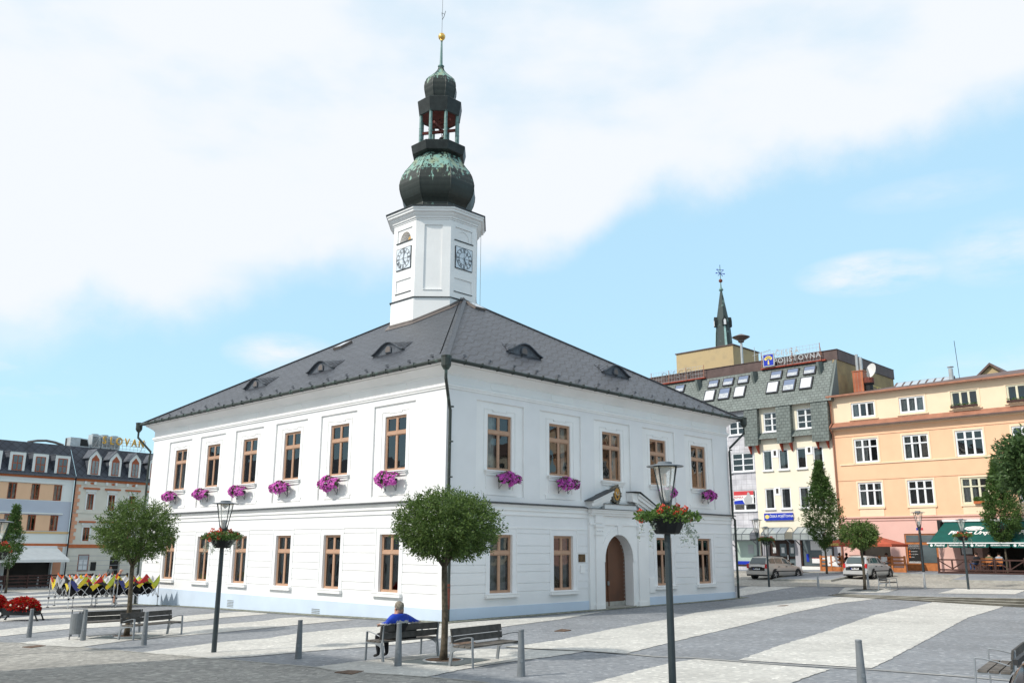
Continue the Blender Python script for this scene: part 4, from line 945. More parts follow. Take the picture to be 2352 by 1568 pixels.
def crown_mesh(shape,ntw,nleaf,leaf,seed,mt,z0=0,wild=.12):
    """shape(u)-> (radius,z) surface of revolution; twigs grow outward from inside to the surface with an uneven outline"""
    rs=np.random.RandomState(seed); V=[]
    lobes=rs.normal(size=(9,3)); lobes/=np.linalg.norm(lobes,axis=1)[:,None]; la=rs.uniform(-.10,.14,9)
    for k in range(ntw):
        u=rs.uniform(0,1); th=rs.uniform(0,2*PI); R,z,cz=shape(u)
        dirv=np.array([math.cos(th),math.sin(th),0]); tip=np.array([R*math.cos(th),R*math.sin(th),z]); c=np.array([0,0,cz])
        d=tip-c; dn=d/(np.linalg.norm(d)+1e-9); f=1+sum(a*max(0,float(dn@l))**3 for a,l in zip(la,lobes))+rs.normal()*wild*.5
        if rs.rand()<.45: f*=rs.uniform(.35,.95)
        tip=c+d*f; base=c+d*f*.72
        dd=(tip-base); ln=np.linalg.norm(dd); dd=dd/(ln+1e-9)+rs.normal(size=3)*.25; dd/=np.linalg.norm(dd)
        t=rs.uniform(.1,1.1,(nleaf,1)); P=base+dd*ln*t+rs.normal(size=(nleaf,3))*leaf*.5
        D=dd+rs.normal(size=(nleaf,3))*.75; D/=np.linalg.norm(D,axis=1)[:,None]
        V.append(leaf_quads(P,D,leaf,leaf*.42,rs))
    return quads_mesh('crown',np.concatenate(V),mt)
def ellipsoid(r,h,zc,skirt=.0):
    def f(u):
        ph=math.acos(1-2*u); z=-math.cos(ph); R=r*math.sin(ph)
        return R,zc+z*h*(1 if z>0 else .85),zc-.15*h
    return f
def column_shape(r,z0,z1,belly=.32):
    def f(u):
        u=u**.75; z=z0+(z1-z0)*u
        R=r*.93*(math.sin(PI*min(1,u/belly)*.5)**.8 if u<belly else (1-((u-belly)/(1-belly))**1.1))
        return max(.12,R)+.02,z,z-.45
    return f
def trunk_mb(r0,r1,h,lean=(0,0),limbs=7,spread=.5,up=.9,seed=1):
    rs=random.Random(seed); mb=MB(); n=8
    path=[(lean[0]*t+.02*math.sin(5*t),lean[1]*t+.02*math.cos(4*t),h*t) for t in [i/n for i in range(n+1)]]
    mb.tube(path,[r0*1.25 if i==0 else r0+(r1-r0)*i/n for i in range(n+1)],9)
    top=Vector(path[-1])
    for k in range(limbs):
        a=2*PI*k/limbs+rs.uniform(-.3,.3); d=Vector((math.cos(a)*spread,math.sin(a)*spread,up*rs.uniform(.7,1.2))); p1=top+d*.5+Vector((0,0,-.1)); p2=top+d*1.0
        mb.tube([top-Vector((0,0,.25)),p1,p2],[r1*.7,r1*.4,r1*.15],5)
        for j in range(3):
            e=p1+Vector((rs.uniform(-1,1),rs.uniform(-1,1),rs.uniform(.2,1)))*spread*.7; mb.tube([p1,e],[r1*.25,r1*.08],4)
    return mb
def tree(name,label,p,crown_me,tr,group=None,kind='tree',rot=0):
    t=thing(name,label,kind,p,rot,group); ob('crown',crown_me,t); tr.build('trunk',['bark'],t,smooth=True); return t
GR='round-headed trees in the square'
def scaled_round(px,py,cx_l,cx_r,top,bot,seed,ntw,nl,leaf,label,group=GR,mt='leaf_round'):
    p=anchor(px,py); D=p.y/math.cos(0)*1.0; zt=hz(p,top); zb=hz(p,bot); r=(cx_r-cx_l)/2*(p.y*.98+.2)/CF; zc=(zt+zb)/2; h=(zt-zb)/2
    cm=crown_mesh(ellipsoid(r*.89,h*.94,zc),ntw,nl,leaf,seed,mt)
    xo=((cx_l+cx_r)/2-px)*.0
    return tree('round_tree',label,p,cm,trunk_mb(.085,.065,zb+.25*h,(0,0),8,r*.55,h*.8,seed),group),r,zt,zb
scaled_round(1018,1517,898,1143,1124,1300,3,1350,26,.072,'dense ball-crowned tree between the two middle benches, in front of the hall corner')
scaled_round(289.5,1461,216,404,1140,1303,4,980,24,.08,'looser ball-crowned tree rising between the two benches by the litter bin')
scaled_round(1987,1354.8,1947,2038,1194,1264,5,420,18,.13,'small greyish ball-crowned tree with brown trunk behind the far silver bench')
def column_tree(px,py,xl,xr,top,bot,seed,ntw,nl,leaf,label,xc=None):
    p=anchor(px,py); s=(p.y+.2)/CF; zt=hz(p,top); zb=hz(p,bot); r=(xr-xl)/2*s
    t=thing('hornbeam_tree',label,'tree',p,0,'columnar trees along the pavements')
    ob('crown',crown_mesh(column_shape(r,zb,zt),ntw,nl,leaf,seed,'leaf_column',wild=.24),t)
    trunk_mb(.08,.05,zb+.6,(0,0),6,.35,1.4,seed).build('trunk',['bark'],t,smooth=True); return t
column_tree(1899.7,1321,1845,1932,1060,1254,6,900,22,.15,'tall flame-shaped tree standing before the insurance office shop windows')
column_tree(2316,1323.7,2250,2330,1056,1247,7,900,22,.15,'flame-shaped tree in front of the green restaurant awning')
column_tree(12,1362,-12,36,1162,1300,8,420,18,.15,'flame-shaped tree at the left edge behind the red geranium basket')
column_tree(224,1345,203,240,1200,1290,9,320,18,.15,'narrow dark tree in front of the cream hotel, left of the folded canopies')
# big broad-leaved tree reaching in from the right edge
bp_=Vector((18.3,30.0,0)); bp_.z=G(18.3,30)
bt=thing('broadleaf_tree','big dark glossy-leaved tree reaching in over the right edge of the square','tree',bp_)
ob('crown',crown_mesh(ellipsoid(1.42,1.32,5.25),900,24,.17,12,'leaf_big',wild=.2),bt); trunk_mb(.13,.1,3.8,(0,0),8,.9,1.4,4).build('trunk',['bark'],bt,smooth=True)
# ---- tree grates
def poly_plate(name,label,cat,px,mt,lift=.022,hole=None):
    P=[gp(*q) for q in px]; c=sum(P,Vector())/len(P); mb=MB(); mb.face([(p.x-c.x,p.y-c.y,G(p.x,p.y)-c.z+lift) for p in P]); mb.face([(p.x-c.x,p.y-c.y,G(p.x,p.y)-c.z+lift-.03) for p in P])
    for i in range(len(P)):
        a,b=P[i],P[(i+1)%len(P)]; mb.face([(a.x-c.x,a.y-c.y,a.z-c.z-.02),(b.x-c.x,b.y-c.y,b.z-c.z-.02),(b.x-c.x,b.y-c.y,b.z-c.z+lift),(a.x-c.x,a.y-c.y,a.z-c.z+lift)])
    o=mb.build(name,[mt],None,c); return tag(o,label,cat)
def grate(px,centre,label,r=.42):
    o=poly_plate('tree_grate',label,'tree grate',px,'grate_grey'); c=gp(*centre); l=Vector(c)-o.location
    mb=MB(); mb.lathe([(r,.01),(r,.035),(r+.05,.04),(r+.06,.02)],24,cap=False); mb.build('ring',['galvanised'],o,l)
    mb=MB(); mb.lathe([(.0,.029),(r,.027)],20,cap=False); mb.build('soil',['soil_brown'],o,l)
    o['group']='square steel plates round the tree trunks'
grate([(902.9,1520.7),(1017,1507.6),(1126.8,1515.5),(1046,1530.3)],(1018,1517),'square steel plate with a soil ring around the trunk between the middle benches')
grate([(203,1466.5),(275,1455),(375,1458.5),(317,1467.5)],(289.5,1461),'grey square steel plate around the trunk by the litter bin')
grate([(1945,1356.5),(1965,1351.5),(2030,1352),(2012,1358.5)],(1987,1354.8),'grey steel plate around the small tree at the top of the steps',.5)
for pxs,lab,mt in (([(1273,1449.5),(1290,1444.5),(1312,1447),(1297,1449.8)],'rusty rectangular cover plate on the grey stripe before the hall door','rust_plate'),
                ([(768,1545),(800,1540),(836,1541.5),(808,1549)],'rusty drain grate in the road edge below the left middle bench','rust_plate'),
                ([(50,1486),(90,1481.5),(105,1483),(72,1488)],'dark drain grate at the road edge on the far left','rust_plate'),
                ([(1792,1390.5),(1812,1389.5),(1803,1391.8),(1785,1392)],'small rusty plate on the far white stripe','rust_plate')):
    o=poly_plate('drain_cover',lab,'drain cover',pxs,mt); 
p=gp(1063,1476); mb=MB(); mb.lathe([(.0,.02),(.36,.02),(.37,.0)],24,cap=False); tag(mb.build('manhole_cover',['rust_plate'],None,p),'round brown manhole cover behind the empty middle bench','manhole cover')
# ---- lamps
def lamp_parts(t,h,lid=.34,s=1.0):
    """post with four blades carrying a flat round lid over a clear cone"""
    zb=h-.80*s; mb=MB(); mb.tube([(0,0,-.1),(0,0,1.0),(0,0,zb-.05),(0,0,zb+.12)],[.068*s,.066*s,.055*s,.05*s],14); mb.lathe([(.07*s,zb-.35),(.075*s,zb-.34),(.075*s,zb-.3),(.06*s,zb-.29)],12)
    mb.build('post',['lamp_metal'],t,smooth=False)
    for k in range(4):
        a=k*PI/2+.55; ca_,sa=math.cos(a),math.sin(a); b=MB(); f=lambda r,z:(r*ca_,r*sa,z)
        tw=Vector((-sa,ca_,0))*.009*s
        prof=[(.03*s,zb-.12*s),(.07*s,zb-.1*s),(.245*s,h-.05*s),(.215*s,h-.05*s),(.12*s,zb+.22*s),(.03*s,zb+.04*s)]
        A=[Vector(f(*q))+tw for q in prof]; B=[Vector(f(*q))-tw for q in prof]; b.face(A); b.face(B[::-1])
        for i in range(len(prof)): j=(i+1)%len(prof); b.face([A[i],B[i],B[j],A[j]])
        b.build('blade',['lamp_metal'],t)
    mb=MB(); mb.lathe([(.22*s,h-.055*s),(.20*s,h-.04*s),(lid*s,h-.045*s),(lid*s,h-.03*s),(.2*s,h-.005*s),(.135*s,h+.0*s),(.135*s,h+.035*s),(.12*s,h+.045*s),(.0,h+.045*s)],28,cap=False); mb.face([((.22*s)*math.cos(2*PI*j/20),(.22*s)*math.sin(2*PI*j/20),h-.056*s) for j in range(20)],1); mb.build('lid',['lamp_top','petal_white'],t)
    mb=MB(); mb.lathe([(.055*s,zb+.1*s),(.205*s,h-.06*s)],20,cap=False); mb.build('lamp_glass',['lamp_glass'],t,smooth=True)
    mb=MB(); mb.lathe([(.0,zb+.1*s),(.04*s,zb+.12*s),(.10*s,zb+.33*s),(.0,zb+.34*s)],12,cap=False); mb.lathe([(.0,h-.17*s),(.12*s,h-.07*s)],12,cap=False,m=0); mb.build('reflector',['bollard_light'],t)
GB={}
def geranium_basket(seed,r=.42,big=1.0):
    rs=np.random.RandomState(seed); V=[];M_=[]
    def add(n,c,rad,leaf,mi,out=.8):
        th=rs.uniform(0,2*PI,n); ph=np.arccos(rs.uniform(-.1,1,n)); rr=rad*rs.uniform(.6,1.05,n)
        D=np.stack([np.cos(th)*np.sin(ph),np.sin(th)*np.sin(ph),np.cos(ph)],1); P=np.array(c)+D*rr[:,None]*np.array([1,1,.62]); D2=D*out+rs.normal(size=(n,3))*.6; D2/=np.linalg.norm(D2,axis=1)[:,None]
        V.append(leaf_quads(P,D2,leaf,leaf*.8,rs)); M_.append(np.full(n,mi))
    for k in range(18):
        a=2*PI*k/18+rs.uniform(-.1,.1); q=r*rs.uniform(.8,1.25)*big; add(110,(q*math.cos(a),q*math.sin(a),.14+rs.uniform(-.08,.1)),.22*big,.065,0)
    add(300,(0,0,.2),.38,.06,0)
    for k in range(12):      # trailing silver stems
        a=rs.uniform(0,2*PI); x,y=math.cos(a),math.sin(a); L=rs.uniform(.25,.6); q=r*1.15
        t=rs.uniform(0,1,40); P=np.stack([x*(q+.14*t),y*(q+.14*t),.1-L*t],1)+rs.normal(size=(40,3))*.025; D=rs.normal(size=(40,3)); D/=np.linalg.norm(D,axis=1)[:,None]; V.append(leaf_quads(P,D,.045,.035,rs)); M_.append(np.full(40,1))
    leafs=quads_mesh('foliage',np.concatenate(V),['leaf_geranium','leaf_silver'],np.concatenate(M_))
    V=[]
    for k in range(22):
        a=rs.uniform(0,2*PI); q=r*rs.uniform(.5,1.45)*big; z=.18+rs.uniform(0,.24)-.25*max(0,q/r-1)
        V.append((q*math.cos(a),q*math.sin(a),z))
    n=34; D=rs.normal(size=(n,3)); D/=np.linalg.norm(D,axis=1)[:,None]; fl=(quads_mesh('flower_head',leaf_quads(D*.035,D,.04,.045,rs),'petal_coral'),V)
    mb=MB(); mb.lathe([(.0,-.17),(.24,-.17),(.27,-.15),(.42,.14),(.43,.17),(.38,.16),(.0,.12)],10,cap=False); bw=mb.mesh('bowl','planter_black')
    return leafs,fl,bw
BSK=[geranium_basket(21),geranium_basket(22)]
def basket(post,p,z,label,v=0,rot=0,s=1.0):
    t=thing('flower_basket',label,'flower basket',(p[0],p[1],p[2]+z),rot,'geranium baskets ringed round the lamp posts'); l,f,b=BSK[v]; ob('bowl',b,t); ob('foliage',l,t); [ob('flower_head',f[0],t,c_) for c_ in f[1]]; t.scale=(s*.8,)*3; return t
GL='lamp posts with flat round lids'
def lamp(px,py,top,label,s=1.0,bk=None,p=None,h=None):
    p=p or anchor(px,py); h=h or hz(p,top)
    t=thing('street_lamp',label,'street lamp',p,random.uniform(0,.4),GL); lamp_parts(t,h,s=s)
    if bk: basket(t,p,hz(p,bk[0]),bk[1],bk[2],random.uniform(0,6),bk[3] if len(bk)>3 else 1.0)
    return t
lamp(491,1498,1153,'flower-ringed lamp post on the white stripe, before the long sunlit hall wall',1.0,(1246,'bowl of red geraniums on the lamp post left of the hall corner',0))
dirn=ray(1545,1568); pr=Vector((dirn.x/dirn.y*15.1,15.1)); lp=Vector((pr.x,pr.y,G(*pr)))
lamp(0,0,1066,'nearest lamp post, cut by the bottom edge in front of the hall portal',.93,(1207,'largest bowl of coral geraniums, on the nearest lamp post before the hall portal',1,1.0),p=lp)
lamp(1766.7,1347.3,1210,'lamp post with a flower basket beside the parked car at the hall end',.95,(1245,'small bowl of red geraniums on the lamp post between hall and parked car',0))
lamp(2225,1353,1192,'lamp post with a flower basket in front of the green awning',.95,(1235,'bowl of geraniums on the lamp post in front of the green awning',1))
lamp(1744,1321,1192,'taller plain lamp post behind the parked car, close to the shop canopy',1.35)
lamp(2122,1318,1175,'plain lamp post without flowers before the brown wooden door',1.4)
lamp(88,1343,1243,'small far lamp post carrying the green information sign, before the white awning',1.15)
lamp(238,1338,1235,'far lamp post with flowers half hidden behind the left ball-crowned tree',1.1,(1282,'red geranium basket half hidden behind the left ball-crowned tree',1,1.1))
lq=atY(-20,1470,24.5); lq=Vector((lq.x-.2,24.5,G(lq.x,24.5)))
lamp(0,0,1195,'lamp post at the extreme left edge, mostly outside the picture',1.0,(1274,'geranium basket cut by the extreme left edge',0),p=lq)
# ---- bollards
mb=MB(); mb.lathe([(.0,-.05),(.085,-.05),(.085,.0),(.055,.93),(.058,.94),(.058,.96),(.05,.975),(.0,.98)],16,cap=False); bol=mb.mesh('bollard','bollard_grey'); mb2=mb.mesh('bollard','bollard_light')
mbf=MB(); mbf.box(-.03,.03,-.078,-.06,.30,.37); fit=mbf.mesh('locking_plate','galvanised')
BL=[(66,1463,1397,'leftmost near bollard, in front of the red flower planter'),(190,1470.7,1398,'bollard touching the litter bin at the end of the far left bench'),(330,1481,1403,'bollard in front of the left bench whose back faces the camera'),
 (685,1512,1422,'lone bollard on the open paving between the lamp post and the seated man'),(914,1529.6,1429,'bollard right behind the seated man on his bench'),(1197,1552.4,1443.5,'bollard at the right end of the empty middle bench')]
for x,y,tp,lb in BL:
    p=anchor(x,y); h=hz(p,tp); o=bpy.data.objects.new('bollard',bol); COL.objects.link(o); o.location=p; o.scale=(1,1,h/.98); tag(o,lb,'bollard','tapered steel bollards'); ob('locking_plate',fit,o)
r_=ray(1979,1560); p=Vector((r_.x/r_.y*16.0,16.0,0)); p.z=G(p.x,p.y); h=hz(p,1467.3); o=bpy.data.objects.new('bollard',bol); COL.objects.link(o); o.location=p; o.scale=(1,1,h/.98); tag(o,'nearest bollard, cut by the bottom edge on the right','bollard','tapered steel bollards'); ob('locking_plate',fit,o)
for x,y,tp,lb in [(1880,1350,1314.4,'pale far bollard in front of the flame-shaped tree by the parked cars'),(1995,1350,1314.4,'pale far bollard right beside the small grey-leaved tree'),(2125,1351,1314.4,'pale far bollard in line with the plain lamp post'),(3,1360,1342,'pale bollard at the left edge before the hotel terrace'),(84,1352.5,1324,'pale bollard on the kerb near the information sign')]:
    p=anchor(x,y); h=hz(p,tp); o=bpy.data.objects.new('bollard',mb2); COL.objects.link(o); o.location=p; o.scale=(h/.98,h/.98,h/.98); tag(o,lb,'bollard','pale bollards along the far street')
# ---- benches (local x along the bench, +y towards the seat front)
def make_bench(L=1.75):
    parts=[]
    yb=-.0; 
    for sx in (0.03,L-.03):
        mb=MB(); mb.prism([(-.10,0),(-.04,0),(.03,.42),(-.02,.80),(-.05,.80),(-.035,.42)],sx-.012,sx+.012,axis='x'); mb.prism([(-.10,0),(-.04,0),(.03,.42),(.0,.42)],sx-.03,sx-.012,axis='x'); parts.append(('rear_leg',mb.mesh('rear_leg','galvanised')))
        mb=MB(); mb.bar((sx,.60,0),(sx,.575,.64),.05,.025); parts.append(('front_leg',mb.mesh('front_leg','galvanised')))
        mb=MB(); q=[(.02,.40,.0)]
        P=[(.02,.30),(.1,.345),(.25,.375),(.4,.385),(.58,.385)]; T=[(.58,.42),(.02,.42)]
        mb.prism(P+T,sx-.02,sx+.02,axis='x'); parts.append(('seat_bracket',mb.mesh('seat_bracket','galvanised')))
        mb=MB(); mb.tube([(sx,.575,.64),(sx,.45,.638),(sx,.25,.60),(sx,.05,.545)],.012,5); parts.append(('armrest',mb.mesh('armrest','galvanised')))
    for k in range(3):
        mb=MB(); y=.06+k*.17; mb.box(0,L,y,y+.145,.42,.455); parts.append(('seat_slat',mb.mesh('seat_slat','bench_seat_wood')))
    for z0,z1,y0,y1 in ((.50,.635,.015,.0),(.655,.80,-.005,-.03)):
        mb=MB(); i=[mb.pt(p) for p in [(-.02,y0,z0),(L+.02,y0,z0),(L+.02,y1,z1),(-.02,y1,z1),(-.02,y0+.035,z0),(L+.02,y0+.035,z0),(L+.02,y1+.035,z1),(-.02,y1+.035,z1)]]
        for q in ((0,1,2,3),(4,7,6,5),(0,4,5,1),(1,5,6,2),(2,6,7,3),(3,7,4,0)): mb.f.append([i[k] for k in q]); mb.m.append(0); mb.uv.append(None)
        parts.append(('back_slat',mb.mesh('back_slat','bench_wood')))
    return parts
BN=make_bench()
def bench(label,a,b,front,L=1.75,mir=False):
    """a, b rear-leg ground points; front: a point on the seat side"""
    a=Vector(a).to_2d(); b=Vector(b).to_2d(); d=(b-a).normalized(); n=Vector((-d.y,d.x)); f=Vector(front).to_2d()-a
    m=(a+b)/2
    if n.dot(f)<0: d=-d
    o0=m-d*L/2; rot=math.atan2(d.y,d.x)
    t=thing('bench',label,'bench',(o0.x,o0.y,min(G(*o0),G(*(o0+d*L)))),rot,'wooden benches with grey steel frames')
    for nm,me in BN: ob(nm,me,t)
    if L!=1.75: t.scale=(L/1.75,1,1)
    return t
g=lambda x,y:gp(x,y)
BENCH1=bench('weathered bench with a man in a blue jacket sitting on it',g(878,1519.6),g(1001,1506),g(822.9,1516))
B2=bench('empty dark-backed bench right of the middle tree trunk',g(1032.7,1531),g(1151,1513),g(1092.5,1534.8))
B3=bench('long empty bench in front of the left tree, its back to the camera',g(265.6,1469.9),g(394.5,1454.8),g(430,1462),2.0)
B4=bench('bench beside the litter bin, behind the left tree trunk',g(187.5,1462.6),g(311.7,1452),g(284.6,1446),2.1)
a=gp(2020,1355); bq=Vector((a.x,a.y)); bench('small far silvery bench on the paving above the steps',(bq.x,bq.y,0),(bq.x+.9,bq.y+1.1,0),(bq.x+1,bq.y-.5,0),1.4)
# near right bench seen side-on
r1=ray(2247,1555); pass
def armpt(x,y):
    r=ray(x,y); best=None
    for k in range(600):
        Y=10+k*.02; t=Y/r.y; z=r.z*t+ZC; e=abs(z-(G(r.x*t,Y)+.66))
        if best is None or e<best[0]: best=(e,Vector((r.x*t,Y)))
    return best[1]
na,nf=armpt(2231,1507),armpt(2268,1486); nd=(nf-na).normalized(); nn_=Vector((nd.y,-nd.x)); NB3=(na+nn_*.6,nf+nn_*.6,na)
nb=bench('nearest bench on the right edge, seen from its end with three seat slats',*NB3)
# ---- litter bin
p=anchor(172,1468.5); t=thing('litter_bin','grey metal litter bin with oval lid on the bench end, behind a bollard','litter bin',p,.25)
mb=MB(); pr=[(.20*math.cos(2*PI*k/18),.15*math.sin(2*PI*k/18)) for k in range(18)]; mb.prism(pr,.18,.80,axis='z'); mb.build('bin_body',['bollard_grey'],t)
mb=MB(); mb.prism([(.24*math.cos(2*PI*k/18),.17*math.sin(2*PI*k/18)) for k in range(18)],.93,.95,axis='z'); mb.build('bin_lid',['bollard_light'],t)
for sx in (-.17,.17):
    mb=MB(); mb.bar((sx,0,0),(sx,0,.94),.03,.03); mb.build('leg',['bollard_grey'],t)
# ---- red flower planters
def planter(px,pw,label,seed):
    (xl,yl),(xr,yr)=px; a=gp(xl,yl); b=gp(xr,yr); d=(b-a).to_2d(); L=d.length; rot=math.atan2(d.y,d.x)
    t=thing('flower_planter',label,'flower planter',((a.x+b.x)/2,(a.y+b.y)/2,(a.z+b.z)/2),rot,'half-barrel planters of red begonias'); w=L*.42
    mb=MB(); mb.prism([(-w,.5),(-w*.9,.22),(w*.9,.22),(w,.5)],-.28,.28,axis='y'); mb.build('trough',['planter_black'],t)
    for sx in (-1,1):
        mb=MB()
        for sy in (-.22,.22): mb.tube([(sx*w*.9,sy,.3),(sx*w*1.02,sy,.26),(sx*L*.5,sy,.03)],.03,6); mb.ball((sx*L*.5,sy,.03),.05,8,5)
        mb.bar((sx*w*.95,-.25,.3),(sx*w*.95,.25,.3),.04,.04); mb.build('leg',['planter_black'],t)
    rs=np.random.RandomState(seed); n=3600; th=rs.uniform(0,2*PI,n); ph=np.arccos(rs.uniform(-.15,1,n)); D=np.stack([np.cos(th)*np.sin(ph),np.sin(th)*np.sin(ph),np.cos(ph)],1); P=D*np.array([w*1.02,.36,.42])*rs.uniform(.8,1.04,(n,1))+np.array([0,0,.47]); D2=D+rs.normal(size=(n,3))*.6; D2/=np.linalg.norm(D2,axis=1)[:,None]
    ob('begonias',quads_mesh('begonias',leaf_quads(P,D2,.075,.06,rs),['petal_red','leaf_column'],(rs.rand(n)<.12).astype(int)),t)
    mb=MB()
    for k in range(3): mb.ball((-.3+.35*k,-.34,.62-.05*k),.045,8,5)
    mb.build('white_blossoms',['petal_white'],t) if pw else None
planter(((4,1424.5),(92,1424.5)),1,'long low black trough overflowing with bright red begonias',31)
planter(((-40,1419),(12,1415)),0,'second red begonia planter cut by the left edge',32)
# ---- petunia boxes on the hall walls
def petunia(seed):
    rs=np.random.RandomState(seed); n=1100; V=[];M_=[]
    x=rs.uniform(-.52,.52,n); a=rs.uniform(-.5,PI*.95,n); R=.23*np.sqrt(np.clip(1-(x/.62)**2,0.2,1))*(1+.25*np.sin(x*9+seed))
    P=np.stack([x+rs.normal(size=n)*.03,-.24-np.cos(a-.6)*R*.9,-.02+np.sin(a-.4)*R],1); D=P-np.array([0,-.2,-.05])*1.0; D[:,0]*=.3; D/=np.linalg.norm(D,axis=1)[:,None]; D+=rs.normal(size=(n,3))*.5; D/=np.linalg.norm(D,axis=1)[:,None]
    lv=quads_mesh('foliage',leaf_quads(P*np.array([1,1,1]),D,.07,.045,rs),'leaf_round')
    m=230; x=rs.uniform(-.57,.57,m); a=rs.uniform(-.7,PI*.98,m); R=.28*np.sqrt(np.clip(1-(x/.66)**2,0.15,1))*(1+.2*np.sin(x*9+seed)); V=[]
    for k in range(m):
        c=np.array([x[k],-.25-math.cos(a[k]-.6)*R[k]*.95,-.03+math.sin(a[k]-.4)*R[k]]); nd=c-np.array([x[k]*.8,-.2,-.06]); nd/=np.linalg.norm(nd); nd+=rs.normal(size=3)*.25; nd/=np.linalg.norm(nd)
        u=np.cross(nd,[0.1,.2,1]); u/=np.linalg.norm(u); v=np.cross(nd,u); r=.054*rs.uniform(.8,1.2)
        for j in range(5):
            t0=2*PI*j/5; t1=t0+PI/5*.95; t2=t0-PI/5*.95
            V+=[c-nd*.02,c+(u*math.cos(t2)+v*math.sin(t2))*r*.8+nd*.004,c+(u*math.cos(t0)+v*math.sin(t0))*r*1.1,c+(u*math.cos(t1)+v*math.sin(t1))*r*.8+nd*.004]
    fl=quads_mesh('petunias',np.array(V),'petal_magenta')
    mb=MB(); mb.box(-.45,.45,-.34,-.14,-.16,.0); tr=mb.mesh('trough','planter_black')
    mb=MB(); mb.bar((0,0,-.17),(0,-.36,-.17),.02,.015); mb.bar((0,-.005,.0),(0,-.005,-.42),.02,.015); mb.tube([(0,0,-.42),(0,-.06,-.43),(0,-.08,-.38),(0,-.05,-.35)],.009,5); mb.tube([(0,-.02,-.38),(0,-.15,-.28),(0,-.2,-.18)],.009,5); br=mb.mesh('bracket','lamp_metal')
    return lv,fl,tr,br
PT_=[petunia(k) for k in (1,2,3)]
HW=Matrix.Translation((CX,CY,0))@Matrix.Rotation(AZ,4,'Z')
def pbox(M,s,z,v,label):
    p=HW@(M@Vector((s,-.02,z))); rot=AZ+(0 if M is MR else -PI/2); t=thing('petunia_box',label,'flower box',p,rot,'petunia boxes under the hall windows'); lv,fl,tr,br=PT_[v]
    ob('trough',tr,t); ob('bracket',br,t,(-.27,0,0)); ob('bracket',br,t,(.27,0,0)); ob('foliage',lv,t); ob('petunias',fl,t)
    t.scale=(1.3+.08*math.sin(s*3),.95,1.05+.1*math.cos(s*5)) if M is ML else (1.1+.06*math.sin(s*3),1.05,1.05+.1*math.cos(s*5))
nmL=['farthest left','second from the far left end','third from the far left end','third from the corner','second from the corner','nearest the corner']
for i,c in enumerate((22.99,19.32,15.45,11.52,7.51,3.41)): pbox(ML,WL-c+.12,5.36,i%3,'pink petunia box on the sunlit long wall, %s'%nmL[i])
nmR=['first right of the corner downpipe','between the corner and the coat of arms','half hidden behind the nearest street lamp','last before the far right downpipe']
for i,c in enumerate((3.27,6.93,14.64,18.34)): pbox(MR,c-.1,5.38,(i+1)%3,'purple petunia box on the shaded portal wall, %s'%nmR[i])
# ---------------------------------------------------------------- background buildings
mat('cream_wall',(.80,.73,.59),.85,.03,1)
mat('ochre_wall',(.36,.27,.14),.9,.1,1.5,col2=(.28,.21,.12))
mat('ochre_light',(.48,.37,.21),.9,.08,1.5,col2=(.42,.33,.20),thr=(.3,.5))
mat('orange_wall',(.84,.52,.33),.85,.03,1)
mat('peach_wall',(.86,.67,.48),.85,.03,1)
mat('pink_wall',(.76,.48,.42),.85,.03,1)
mat('white_frame',(.80,.81,.83),.45,.03,3)
mat('cream_frame',(.72,.68,.52),.5,.03,3)
mat('parapet_brown',(.105,.07,.065),.6,.15,2)
mat('ledge_brown',(.34,.155,.10),.6,.12,2)
mat('roof_brown',(.13,.085,.075),.6,.15,2)
mat('red_trim',(.33,.06,.035),.6,.2,4)
mat('wood_orange',(.44,.155,.05),.6,.15,5)
mat('wood_dark',(.055,.025,.02),.6,.2,5)
mat('window_red',(.33,.085,.035),.5,.15,6)
mat('door_brown',(.045,.025,.02),.4,.1,4)
mat('sign_blue',(.015,.04,.42),.4,.05,4)
mat('sign_yellow',(.75,.60,.18),.5,.1,4)
mat('paint_white',(.78,.78,.78),.6,.03,4)
mat('letter_grey',(.42,.43,.44),.5,.05,4)
mat('letter_gold',(.62,.36,.06),.4,.1,4)
mat('awning_green',(.004,.08,.068),.8,.08,3)
mat('awning_white',(.80,.79,.76),.8,.04,2)
mat('umbrella_red',(.42,.09,.05),.8,.08,3)
mat('banner_red',(.55,.05,.06),.5,.05,4)
mat('black_board',(.02,.02,.02),.5,.1,4)
mat('orange_spot',(.75,.16,.03),.5,.05,4)
mat('pale_green_glass',(.42,.52,.46),.15,.06,.8,spec=.6)
mat('shop_glass',(.10,.13,.14),.08,.2,.7,spec=.8)
mat('canopy_glass',(.30,.33,.33),.2,.12,1.2,spec=.6)
mat('brick_red',(.42,.14,.07),.9,.3,9)
mat('sheet_grey',(.45,.47,.48),.4,.1,3,metal=.3)
mat('grey_band',(.50,.53,.60),.85,.02,1)
mat('pale_grey_wall',(.76,.765,.73),.85,.02,1)
mat('hotel_peach',(.80,.50,.31),.85,.03,1)
mat('hotel_cream',(.68,.64,.55),.85,.04,1)
mat('hotel_quoin',(.68,.33,.20),.85,.05,2)
mat('terracotta',(.50,.14,.05),.7,.08,3)
mat('yellow_band',(.66,.45,.22),.8,.05,2)
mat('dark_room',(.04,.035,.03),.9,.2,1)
mat_brick('lilac_tile',(.50,.49,.53),(.56,.55,.58),(.38,.37,.4),.5,.42,.02,off=0,noise=0,bump=.2)
mat_brick('green_slate',(.145,.168,.158),(.175,.20,.19),(.095,.112,.105),.36,.26,.03,noise=.05,bump=.6,rough=.55)
mat_brick('hotel_slate',(.045,.05,.065),(.06,.066,.08),(.02,.022,.028),.55,.5,.03,rot=.78,off=0,noise=.02,bump=.4,rough=.5)
mat_brick('brick_chimney',(.45,.15,.07),(.36,.11,.06),(.3,.24,.2),.25,.085,.012,noise=0,coord='Object')
RZ=math.atan2(FU.y,FU.x)
